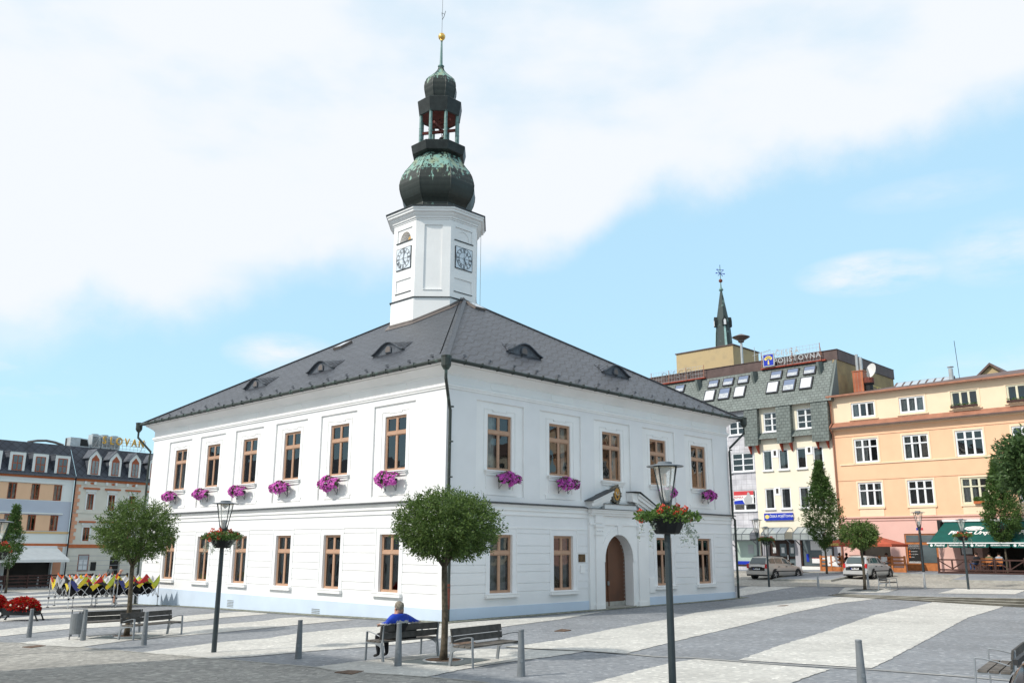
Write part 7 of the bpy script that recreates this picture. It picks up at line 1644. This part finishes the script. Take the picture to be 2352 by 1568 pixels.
def popup(label,p,rot,w,dp,h,seed,orange=False):
    t=thing('folded_canopy',label,'pop-up canopy',p,rot,'half-folded pop-up canopies'); rs=random.Random(seed)
    # fabric: peaks over corners and scissor tops, deep sags between
    nx,ny=3,3; pk={}
    for i in range(nx+1):
        for j in range(ny+1): pk[(i,j)]=h*(1+rs.uniform(-.04,.05))
    R=8; NX=nx*R; NY=ny*R; V=[]
    def z_at(u,v):
        fu=2*abs(u*nx-round(u*nx)); fv=2*abs(v*ny-round(v*ny)); i=min(nx,int(round(u*nx))); j=min(ny,int(round(v*ny)))
        s=max(fu**.95,fv**.95); inner=min(u,1-u,v,1-v)*2
        return pk[(i,j)]-s*.46-.10*inner
    for a in range(NX+1):
        for b_ in range(NY+1):
            u,v=a/NX,b_/NY; V.append((u*w+.03*math.sin(9*v),v*dp+.03*math.sin(8*u),z_at(u,v)))
    f=[];m=[]
    for a in range(NX):
        for b_ in range(NY):
            i=a*(NY+1)+b_; f.append((i,i+1,i+NY+2,i+NY+1)); 
            ui=(a//(R//2))%4; m.append(1 if (ui in(1,2)) else 0 if b_<NY-2 else (2 if orange else 0))
    me=bpy.data.meshes.new('fabric'); me.from_pydata(V,[],f)
    for q in ('canopy_print','canopy_grey','canopy_orange'): me.materials.append(MATS[q])
    me.polygons.foreach_set('material_index',m); fo_=ob('fabric',me,t)
    # hanging valance along the front and side, and a black belly of folded cloth
    mb=MB(); 
    for side_,(A,B) in enumerate((((0,0),(w,0)),((0,0),(0,dp)),((w,0),(w,dp)))):
        n=32; pr=None
        for k in range(n+1):
            u=k/n; x=A[0]+(B[0]-A[0])*u; y=A[1]+(B[1]-A[1])*u; z=z_at(x/w if w else 0,y/dp); s=abs(math.sin(PI*u*(nx if side_==0 else ny))); c=(x-.02*(side_==0),y-.04*(side_==0)-.05*s*(side_==0),z+.02); lo=(c[0],c[1]-.03,z-.30-.05*math.sin(7*u*PI))
            if pr: mb.face([pr[0],c,lo,pr[1]],0)
            pr=(c,lo)
    mb.build('valance',['canopy_orange' if orange else 'canopy_print'],t)
    mb=MB(); n=12; prev=None
    for k in range(nx):
        c=(k+.5)/nx*w; mb.ball((c,dp*.45,h-.72),.42,12,7,0,(w/nx/.80*1.05,dp*.45/.40,.72))
    mb.build('folded_lining',['canopy_black'],t)
    for cx_,cy_ in ((0,0),(w,0),(0,dp),(w,dp)):
        mb=MB(); mb.bar((cx_,cy_,0),(cx_,cy_,h-.12),.035,.035); lg=mb.build('leg',['aluminium'],t); mb=MB(); mb.box(cx_-.05,cx_+.05,cy_-.05,cy_+.05,0,.03); mb.box(cx_-.035,cx_+.035,cy_-.035,cy_+.035,.42,.5); mb.build('foot',['clock_black'],lg)
    for (ax,ay,bx,by) in ((0,0,w,0),(0,dp,w,dp),(0,0,0,dp),(w,0,w,dp)):
        mb=MB(); n=4; a=Vector((ax,ay,0)); b=Vector((bx,by,0))
        for k in range(n):
            p0=a.lerp(b,k/n); p1=a.lerp(b,(k+1)/n); zl,zh=(.46,h-.62)
            if k%2: zl,zh=zh,zl
            mb.bar(p0+Vector((0,0,zl)),p1+Vector((0,0,zh)),.018,.025); mb.bar(p0+Vector((0,0,h-.2 if k%2==0 else .46)),p1+Vector((0,0,.46 if k%2==0 else h-.2)),.018,.025)
        mb.build('scissor_bars',['aluminium'],t)
a0=gp(154.8,1398).to_2d(); g3=lambda v:Vector((v.x,v.y,G(v.x,v.y)))
popup('left front folded canopy with yellow, blue and grey printed cloth',g3(a0),HRZ,2.25,2.0,1.56,1)
popup('right front folded canopy with black and yellow printed cloth, nearest the hall wall',g3(a0+HU*2.45),HRZ,2.3,2.0,1.56,5)
popup('rear folded canopy showing orange-red cloth behind the two printed ones',g3(a0+HU*1.4+HV*2.3),HRZ,2.3,1.9,1.64,9,True)
# ---------------------------------------------------------------- people
mat('skin',(.50,.28,.20),.6,.08,6); mat('jacket_blue',(.012,.05,.42),.55,.2,7,bump=.4); mat('jacket_stripe',(.40,.40,.40),.7,.1,6); mat('trousers_black',(.012,.013,.016),.8,.2,8); mat('hair_grey',(.16,.13,.10),.9,.3,25,col2=(.30,.27,.23)); mat('hair_dark',(.03,.018,.012),.8,.2,20); mat('shoe',(.03,.03,.03),.6,.2,6)
mat('shirt_navy',(.012,.02,.08),.8,.2,6); mat('shirt_grey',(.28,.28,.26),.8,.2,6); mat('shirt_olive',(.13,.13,.07),.8,.2,6); mat('shirt_lightblue',(.30,.36,.42),.8,.2,6); mat('shirt_orange',(.6,.14,.04),.8,.2,6); mat('shirt_black',(.03,.03,.035),.8,.2,6); mat('shorts_beige',(.34,.31,.26),.8,.2,6); mat('jeans',(.05,.09,.2),.8,.2,6)
SHOE=dict(skin='skin')
def person(label,loc,rot,J,mats,regions,hair=None,sub=2,fingers=True,name='person',bulk=1.0):
    """J joints; regions list of (joint-pair prefix -> material index)"""
    R_=dict(pelvis=.145,spine=.135,chest=.15,neck=.058,head=.098,crown=.075,nose=.03,shoulder=.075,elbow=.047,wrist=.032,palm=.035,hip=.095,knee=.062,ankle=.042,toe=.035)
    E_=[('pelvis','spine'),('spine','chest'),('chest','neck'),('neck','head'),('head','crown')]
    for s in 'LR': E_+=[('chest','shoulder'+s),('shoulder'+s,'elbow'+s),('elbow'+s,'wrist'+s),('wrist'+s,'palm'+s),('pelvis','hip'+s),('hip'+s,'knee'+s),('knee'+s,'ankle'+s),('ankle'+s,'toe'+s)]
    bm=bmesh.new(); ly=bm.verts.layers.skin.verify(); vs={}
    for k,c in J.items():
        v=bm.verts.new(c); r=R_[k.rstrip('LR') if k[-1] in 'LR' and k.rstrip('LR') in R_ else k]; r*=1.15 if (bulk>1 and k[:-1] in('elbow','shoulder')) else 1; r*=1 if k in('head','crown','neck') or k[:-1] in ('wrist','palm','toe','ankle') else bulk; v[ly].radius=(r,r*.9); vs[k]=v
    vs['pelvis'][ly].use_root=True
    for a,b in E_:
        if a in vs and b in vs: bm.edges.new((vs[a],vs[b]))
    me=bpy.data.meshes.new('tmp'); bm.to_mesh(me); bm.free(); o=bpy.data.objects.new('tmp',me); COL.objects.link(o)
    md=o.modifiers.new('s','SKIN'); md.use_smooth_shade=True; sb=o.modifiers.new('u','SUBSURF'); sb.levels=sub
    bpy.context.view_layer.update(); mesh=bpy.data.meshes.new_from_object(o.evaluated_get(bpy.context.evaluated_depsgraph_get())); bpy.data.objects.remove(o)
    bm=bmesh.new(); bm.from_mesh(mesh)
    # fingers: four unequal bent fingers and a thumb per hand, added to the same mesh
    def seg(a,b,r0,r1,n=6):
        d=(b-a).normalized(); u=Vector((0,0,1)) if abs(d.z)<.9 else Vector((1,0,0)); p=d.cross(u).normalized(); q=p.cross(d); A=[bm.verts.new(a+(p*math.cos(2*PI*i/n)+q*math.sin(2*PI*i/n))*r0) for i in range(n)]; B=[bm.verts.new(b+(p*math.cos(2*PI*i/n)+q*math.sin(2*PI*i/n))*r1) for i in range(n)]
        for i in range(n): bm.faces.new((A[i],A[(i+1)%n],B[(i+1)%n],B[i]))
        bm.faces.new(B)
    if fingers:
        for s in 'LR':
            w=Vector(J['wrist'+s]); pl=Vector(J['palm'+s]); d=(pl-w).normalized(); sd=d.cross(Vector((0,0,1))); sd=sd.normalized() if sd.length>.1 else Vector((1,0,0)); dn=Vector((0,0,-1)) if abs(d.z)<.8 else Vector((0,1,0))
            for k,(off,ln) in enumerate(((-.03,.062),(-.01,.075),(.01,.07),(.03,.055))):
                a=pl+sd*off; b=a+d*ln*.55+dn*.012; c=b+d*ln*.4+dn*.035; seg(a,b,.010,.009); seg(b,c,.009,.007)
            tb=w+d*.03+sd*(-.03 if s=='L' else .03); te=tb+(d*.04+sd*(-.035 if s=='L' else .035)); seg(tb,te,.012,.009)
    # ears and nose
    hd=Vector(J['head']); fwd=Vector(J.get('_face',(0,1,0))) if False else Vector(FACE); side_=Vector((fwd.y,-fwd.x,0))
    for sg in (-1,1): bmesh.ops.create_icosphere(bm,subdivisions=1,radius=.028,matrix=Matrix.Translation(hd+side_*sg*.093+Vector((0,0,-.01)))@Matrix.Diagonal((.5,1,1.3,1)))
    bmesh.ops.create_icosphere(bm,subdivisions=1,radius=.018,matrix=Matrix.Translation(hd+fwd*.1+Vector((0,0,-.01))))
    for sg in (-1,1): bmesh.ops.create_icosphere(bm,subdivisions=1,radius=.012,matrix=Matrix.Translation(hd+fwd*.088+side_*sg*.035+Vector((0,0,.02))))
    bm.to_mesh(mesh); bm.free()
    segs=[(a,b,Vector(J[a]),Vector(J[b])) for a,b in E_ if a in J and b in J]
    def near(p):
        best=None
        for a,b,A,B in segs:
            d=B-A; t=max(0,min(1,(p-A).dot(d)/(d.length_squared+1e-9))); q=(p-(A+d*t)).length
            if best is None or q<best[0]: best=(q,a,b,t)
        return best
    mesh.materials.clear()
    for m in mats: mesh.materials.append(MATS[m])
    for f in mesh.polygons:
        q,a,b,t=near(f.center); f.material_index=regions(a,b,t,f.center)
        f.use_smooth=True
    t=bpy.data.objects.new(name,mesh); COL.objects.link(t); t.location=loc; t.rotation_euler=(0,0,rot); tag(t,label,'person')
    if hair:
        kind,mt=hair; bm=bmesh.new(); bmesh.ops.create_icosphere(bm,subdivisions=3,radius=.112,matrix=Matrix.Translation(hd+Vector((0,0,.035))-fwd*.012)@Matrix.Diagonal((.93,1.0,1.08,1)))
        dl=[v for v in bm.verts if (v.co-hd).dot(fwd)>.055 and v.co.z<hd.z+.075 or v.co.z<hd.z-(.05 if kind!='long' else .2)]
        bmesh.ops.delete(bm,geom=dl,context='VERTS')
        for v in bm.verts: v.co+=Vector((random.uniform(-1,1),random.uniform(-1,1),random.uniform(-1,1)))*.004
        hm=bpy.data.meshes.new('hair'); bm.to_mesh(hm); bm.free(); hm.materials.append(MATS[mt]); hm.polygons.foreach_set('use_smooth',[True]*len(hm.polygons)); ob('hair',hm,t)
    return t
FACE=(0,1,0)
def sit(lean=0,elbow=None,hand=None,arms=None,h=.47,knee=.5):
    J=dict(pelvis=(0,.18,h+.07),spine=(0,.13-lean,h+.24),chest=(0,.10-lean*1.5,h+.40),neck=(0,.10-lean*1.8,h+.56),head=(0,.13-lean*1.8,h+.685),crown=(0,.12-lean*1.8,h+.745))
    for s,sg in (('L',-1),('R',1)):
        J['shoulder'+s]=(sg*.185,.10-lean*1.7,h+.47); J['hip'+s]=(sg*.10,.24,h+.06); J['knee'+s]=(sg*.12,.24+.42,h+.06); J['ankle'+s]=(sg*.12,.60,.09); J['toe'+s]=(sg*.13,.75,.04)
        J['elbow'+s]=(sg*.25,.18-lean,h+.22); J['wrist'+s]=(sg*.16,.42,h+.24); J['palm'+s]=(sg*.13,.49,h+.25)
    if arms: J.update(arms)
    return J
def stand():
    J=dict(pelvis=(0,0,.95),spine=(0,0,1.12),chest=(0,0,1.30),neck=(0,.0,1.49),head=(0,.03,1.62),crown=(0,.02,1.68))
    for s,sg in (('L',-1),('R',1)):
        J['shoulder'+s]=(sg*.185,0,1.39); J['elbow'+s]=(sg*.24,-.03,1.10); J['wrist'+s]=(sg*.25,.06,.86); J['palm'+s]=(sg*.25,.08,.79); J['hip'+s]=(sg*.10,0,.9); J['knee'+s]=(sg*.11,.02,.5); J['ankle'+s]=(sg*.11,-.02,.09); J['toe'+s]=(sg*.12,.12,.04)
    return J
def regs(short_s=True,shorts=False):
    def f(a,b,t,c):   # 0 skin 1 top 2 trousers 3 shoes
        if a=='ankleL' or a=='ankleR': return 3
        if a.startswith('knee'): return 0 if shorts else (3 if t>.95 else 2)
        if a.startswith('hip') or (a=='pelvis' and (b.startswith('hip') or t<.35)): return 0 if (shorts and a.startswith('hip') and t>.75) else 2
        if a.startswith('wrist') or (b in('head','crown')) : return 0
        if a=='chest' and b=='neck' and t>.8: return 0
        if a.startswith('elbow'): return 0 if short_s or t>.93 else 1
        if a.startswith('shoulder') and short_s and t>.6: return 0
        return 1
    return f
# seated man in the blue jacket
bw=BENCH1.matrix_basis.copy(); B1rot=BENCH1.rotation_euler.z; pm=BENCH1.location+Vector((math.cos(B1rot)*.56,math.sin(B1rot)*.56,0))
J=sit(.03,h=.44,arms={'elbowL':(-.40,.0,.80),'wristL':(-.36,.24,.78),'palmL':(-.34,.31,.77),'elbowR':(.40,-.01,.815),'wristR':(.63,.0,.825),'palmR':(.70,.01,.83),'shoulderL':(-.20,.04,.90),'shoulderR':(.20,.04,.90)})
J['wristR']=(.60,.10,.80); J['palmR']=(.64,.17,.79)
def rman(a,b,t,c):
    if b in('head','crown'): return 0
    if a.startswith('wrist'): return 0
    if a.startswith('ankle'): return 3
    if a.startswith('knee') or a.startswith('hip') or (a=='pelvis' and b!='spine'): return 2
    if a.startswith('elbow') or a.startswith('shoulder'): return 2 if c.z<.775 else 4 if c.z<.81 else 1
    return 1 if c.z>.85 else 4 if c.z>.80 else 2
man=person('grey-haired man in a blue jacket seated on the bench, arms over its back',(pm.x,pm.y,BENCH1.location.z),B1rot,J,['skin','jacket_blue','trousers_black','shoe','jacket_stripe'],rman,('short','hair_grey'),bulk=1.3)
mb=MB(); mb.lathe([(.045,1.0),(.11,.985),(.135,.94),(.12,.91)],14,(0,.055,0),cap=False); mb.build('jacket_hood',['jacket_blue'],man,smooth=True)
man.scale=(1.06,1.06,1.04)
# black bag and walking stick on the bench
q=BENCH1.location+Vector((math.cos(B1rot),math.sin(B1rot),0))*.98+Vector((-math.sin(B1rot),math.cos(B1rot),0))*.2
t=thing('shoulder_bag','black bag on the bench seat beside the man in blue','bag',(q.x,q.y,BENCH1.location.z+.456),B1rot); mb=MB(); mb.prism([(-.16,0),(.16,0),(.17,.2),(.12,.28),(-.12,.28),(-.17,.2)],-.1,.1,axis='y'); mb.build('bag_body',['trousers_black'],t); mb=MB(); mb.tube([(-.1,0,.27),(-.05,0,.36),(.05,0,.36),(.1,0,.27)],.012,5); mb.build('handle',['trousers_black'],t)
mb=MB(); mb.tube([(0,0,.015),(.6,.1,.015)],.011,6); mb.tube([(.6,.1,.015),(.66,.11,.02)],.02,6); tag(mb.build('walking_stick',['aluminium'],None,(q.x+.15*math.cos(B1rot)-.1*math.sin(B1rot),q.y+.15*math.sin(B1rot)+.1*math.cos(B1rot),BENCH1.location.z+.458),B1rot),'thin metal walking stick lying on the bench beside the bag','walking stick')
# bald man in navy behind the folded canopies
pq=gp(262,1387); J=stand(); sc=(hz(pq,1303.5))/1.72
J['chest']=(0,.06,1.29); J['neck']=(0,.12,1.47); J['head']=(0,.17,1.59); J['crown']=(0,.17,1.65)
o=person('bald man in a navy T-shirt and shorts standing behind the folded canopies',pq,-1.4,J,['skin','shirt_navy','shirt_black','shoe'],regs(True,True),None); o.scale=(sc,)*3 if sc<1.2 else (1.12,1.12,1.12)
if sc>=1.2:   # keep a natural height: bring him forward along the line of sight
    pass
qd=HP+HU*4.25-HV*1.0; zz=G(*qd)+.13; o=person('person in a pale grey shirt and shorts at the hotel doorway',(qd.x,qd.y,zz),HRZ+PI-.5,stand(),['skin','shirt_grey','shorts_beige','shoe'],regs(True,True),('short','hair_dark'),sub=1)
o.location=(qd-HU*.75).to_3d()+Vector((0,0,zz))
# ---------------------------------------------------------------- restaurant terrace
def rp(s,d): q=FP+FU*s-FV*d; return Vector((q.x,q.y,G(q.x,q.y)+.13))
gaw=thing('green_awning','long green restaurant awning with white brewery lettering and scalloped valance','awning',(FP+FU*9).to_3d()+Vector((0,0,3)),RZ); ox=-9
sA,zA=9.05,4.60; yf=-2.8; zf=3.08; s_l=8.7
mb=MB(); mb.face([(s_l+ox,yf,zf-3),(26+ox,yf,zf-3),(26+ox,-.15,zA-3),(sA+.05+ox,-.15,zA-3)]); mb.build('canvas',['awning_green'],gaw)
mb=MB(); k=0; x=s_l
while x<26:
    w=1.28; mb.prism([(x+.03+ox,zf-3),(x+w+ox,zf-3),(x+w+ox,zf-3.2),(x+w-.12+ox,zf-3.27),(x+.15+ox,zf-3.27),(x+.03+ox,zf-3.2)],yf-.012,yf,axis='y'); x+=1.3
mb.build('valance',['awning_green'],gaw)
mb=MB(); mb.box(s_l-.05+ox,26+ox,yf-.05,yf+.02,zf-3.0,zf-2.93); mb.box(sA-.1+ox,26+ox,-.3,0,zA-3,zA-2.84); mb.build('front_bar',['paint_white'],gaw)
sl_=math.atan2(zA-zf,2.65); 
for c in (11.35,15.75,20.2):
    text('Pilsner Urquell','lettering','paint_white',gaw,(c+ox,yf+.95,zf-3+.95*math.tan(sl_)+.02),(sl_,0,0),.66,.004,shear=.25,bold=.02,xs=.82)
    mb=MB(); n=28; cy,cz=yf+1.75,zf-3+1.75*math.tan(sl_)+.03; P=[]
    for k in range(n):
        a=2*PI*k/n; r=1+.05*math.sin(8*a); dx=.62*r*math.cos(a); dv=.30*r*math.sin(a); P.append((c+ox-.1+dx,cy+dv*math.cos(sl_),cz+dv*math.sin(sl_)))
    mb.face(P); P2=[(c+ox-.1+(p[0]-c-ox+.1)*.72,cy+(p[1]-cy)*.7,cz+(p[2]-cz)*.7+.006) for p in P]; P3=[(c+ox-.1+(p[0]-c-ox+.1)*.64,cy+(p[1]-cy)*.6,cz+(p[2]-cz)*.6+.012) for p in P]; mb.face(P2,1); mb.face(P3,0); mb.build('seal_emblem',['paint_white','awning_green'],gaw)
for i in range(7):
    x=s_l+.65+i*1.3+ox
    if i%2==0:
        text('Prazdroj','lettering','paint_white',gaw,(x+.1,yf-.02,zf-3.2),(PI/2,0,0),.19,.003,shear=.3,bold=.008); mb=MB(); mb.prism([(x-.42+.09*math.cos(2*PI*k/12),zf-3.12+.09*math.sin(2*PI*k/12)) for k in range(12)],yf-.02,yf-.012,axis='y'); mb.build('round_emblem',['paint_white'],gaw)
    else: text('RESTAURACE U RADNICE','lettering','paint_white',gaw,(x,yf-.02,zf-3.17),(PI/2,0,0),.115,.003,bold=.006,xs=.85)
# terrace platform and fence panels
pf=rp(9.5,3.5); zb=G(*(FP+FU*12-FV*3.5))+.1
mb=MB(); q0=FP+FU*9.45-FV*3.6
plat=thing('terrace_platform','dark wooden platform carrying the restaurant terrace','platform',(q0.x,q0.y,zb),RZ); mb.box(0,16,0,3.5,-.15,.2); mb.build('deck',['wood_dark'],plat)
for k in range(9):
    q=FP+FU*(9.5+k*1.75)-FV*3.5; t=thing('fence_panel',['first dark wooden fence panel with crossed braces, at the terrace corner','dark braced fence panel behind the far flower lamp','dark braced fence panel before the seated guests'][min(k,2)] if k<3 else 'dark braced fence panel at the right end of the restaurant terrace','fence panel',(q.x,q.y,zb+.2),RZ,'dark braced fence panels round the restaurant terrace')
    if k==0:
        FPN=[]
        for nm,bx in (('post',(-.05,.05,-.05,.05,0,.95)),('top_rail',(.05,1.7,-.03,.03,.74,.83)),('bottom_rail',(.05,1.7,-.03,.03,.08,.18)),('mid_post',(.83,.93,-.025,.025,.18,.74))): mb=MB(); mb.box(*bx); FPN.append((nm,mb.mesh(nm,'wood_dark')))
        for a,b in (((.08,0,.7),(.85,0,.22)),((1.66,0,.7),(.91,0,.22))): mb=MB(); mb.bar(a,b,.04,.07); FPN.append(('brace',mb.mesh('brace','wood_dark')))
    for nm,me in FPN: ob(nm,me,t)
GC=[]
for nm,bx in (('seat',(-.22,.22,-.22,.22,.42,.46)),('backrest',(-.22,.22,-.24,-.2,.6,.9))): mb=MB(); mb.box(*bx); GC.append((nm,mb.mesh(nm,'wood_orange')))
for sx in (-.19,.19):
    for sy in (-.2,.19): mb=MB(); mb.bar((sx,sy,0),(sx,sy,.42 if sy>0 else .9),.04,.04); GC.append(('leg',mb.mesh('leg','wood_dark')))
mb=MB(); mb.box(-.45,.45,-.4,.4,.72,.76); TT=mb.mesh('table_top','wood_orange'); mb=MB(); mb.bar((0,0,0),(0,0,.72),.08,.08); mb.box(-.3,.3,-.3,.3,0,.04); TL_=mb.mesh('pedestal','wood_dark')
def cafe_chair(s,d,rot,z,label): q=FP+FU*s-FV*d; t=thing('wooden_chair',label,'chair',(q.x,q.y,z),rot,'wooden cafe chairs'); [ob(nm,me,t) for nm,me in GC]; return t
def cafe_table(s,d,z,label): q=FP+FU*s-FV*d; t=thing('cafe_table',label,'table',(q.x,q.y,z),RZ,'cafe tables'); ob('table_top',TT,t); ob('pedestal',TL_,t); return t
for s,top,hr,lb,rt in ((11.75,'shirt_black','hair_dark','dark-shirted diner seen side-on beside the far flower lamp, under the green awning',.9),(12.35,'shirt_olive','hair_dark','diner in an olive jacket seen from behind under the green awning',0),(12.95,'shirt_lightblue','hair_dark','dark-haired diner in a light blue shirt seen from behind under the green awning',0)):
    q=FP+FU*s-FV*(2.4+.3*(s<12)); person(lb,(q.x,q.y,zb+.2),RZ+rt,sit(),['skin',top,'jeans','shoe'],regs(False),('short',hr),sub=1)
cafe_chair(11.75,2.15,RZ+.9,zb+.2,'chair under the dark-shirted diner beside the far flower lamp'); cafe_chair(12.35,2.15,RZ,zb+.2,'chair under the diner in the olive jacket'); cafe_chair(12.95,2.15,RZ,zb+.2,'chair under the diner in the light blue shirt')
cafe_table(12.55,1.25,zb+.2,'table before the diners under the green awning'); cafe_table(15.2,1.6,zb+.2,'empty table at the right end of the terrace')
# ---------------------------------------------------------------- red umbrella and orange fences
q=FP+FU*4.3-FV*2.9; zg=G(*q)+.13; um=thing('patio_umbrella','square brick-red patio umbrella lettered SHAKER before the pink wall','umbrella',(q.x,q.y,zg),RZ+.0)
zr=3.04-zg; zt=3.85-zg; mb=MB(); w=2.55; d_=1.5
for A,B in (((-w,-d_),(w,-d_)),((w,-d_),(w,d_)),((w,d_),(-w,d_)),((-w,d_),(-w,-d_))):
    mb.face([(A[0],A[1],zr),(B[0],B[1],zr),(.0,.0,zt)]); mb.face([(A[0],A[1],zr-.18),(B[0],B[1],zr-.18),(B[0],B[1],zr),(A[0],A[1],zr)])
mb.build('canopy',['umbrella_red'],um); mb=MB(); mb.tube([(0,0,0),(0,0,zt+.05)],.03,8); mb.build('pole',['wood_dark'],um)
mb=MB()
for A in ((-w,-d_),(w,-d_),(w,d_),(-w,d_)): mb.bar((A[0],A[1],zr-.02),(0,0,zt-.06),.03,.03)
mb.build('ribs',['wood_dark'],um)
text('SHAKER','lettering','sign_yellow',um,(-1.65,-d_-.012,zr-.16),(PI/2,0,0),.24,.003,bold=.01)
def slat_fence(label,s0,s1,d,h=1.1,panel=None):
    q=FP+FU*s0-FV*d; zg=min(G(*q),G(*(FP+FU*s1-FV*d)))+.12; t=thing('slat_fence',label,'fence',(q.x,q.y,zg),RZ); L_=s1-s0
    for x in (0,L_) if L_<1.6 else (0,L_*.5,L_): mb=MB(); mb.box(x-.06,x+.06,-.06,.06,0,h+.05); mb.build('post',['wood_orange'],t)
    for z0,z1 in ((0,.33),(.48,.6),(.74,.86),(.98,1.1)): mb=MB(); mb.box(.06,L_-.06,-.025,.025,z0,z1); mb.build('rail',['wood_orange'],t)
    if panel: mb=MB(); mb.box(*panel,-.05,-.03,.38,1.08); mb.build('poster',['paint_white'],t); mb=MB(); a=(panel[0]+panel[1])/2; mb.ball((0,0,0),.09,8,4,0,(1,.2,.5)); pm_=mb.mesh('poster_picture','ledge_brown'); [ob('poster_picture',pm_,t,(a-.2+.2*k,-.06,.6+.08*k)) for k in range(3)]
    return t
slat_fence('orange slat fence with a white food poster, left of the second car',.95,2.62,3.0,panel=(.55,1.3)); slat_fence('orange slat fence right of the second car, with a small board',5.35,7.1,3.0,panel=(.12,.55))
for s,d,top,hr,lb,rt in ((1.95,2.2,'shirt_black','hair_dark','young man in a black shirt seated behind the orange fence poster',-1.2),(2.75,2.3,'shirt_black','hair_dark','long-haired woman in a black top seated under the red umbrella, left of the silver car',1.5),(5.6,2.2,'shirt_orange','hair_dark','person in an orange top drinking under the red umbrella, right of the silver car',3.0)):
    q=FP+FU*s-FV*d; person(lb,(q.x,q.y,G(*q)+.13),RZ+rt,sit(),['skin',top,'jeans','shoe'],regs(True),('long' if 'woman' in lb else 'short',hr),sub=1); cafe_chair(s-.0,d+.0,RZ+rt,G(*q)+.13,'wooden chair under the '+lb.split(' seated')[0].split(' drinking')[0])
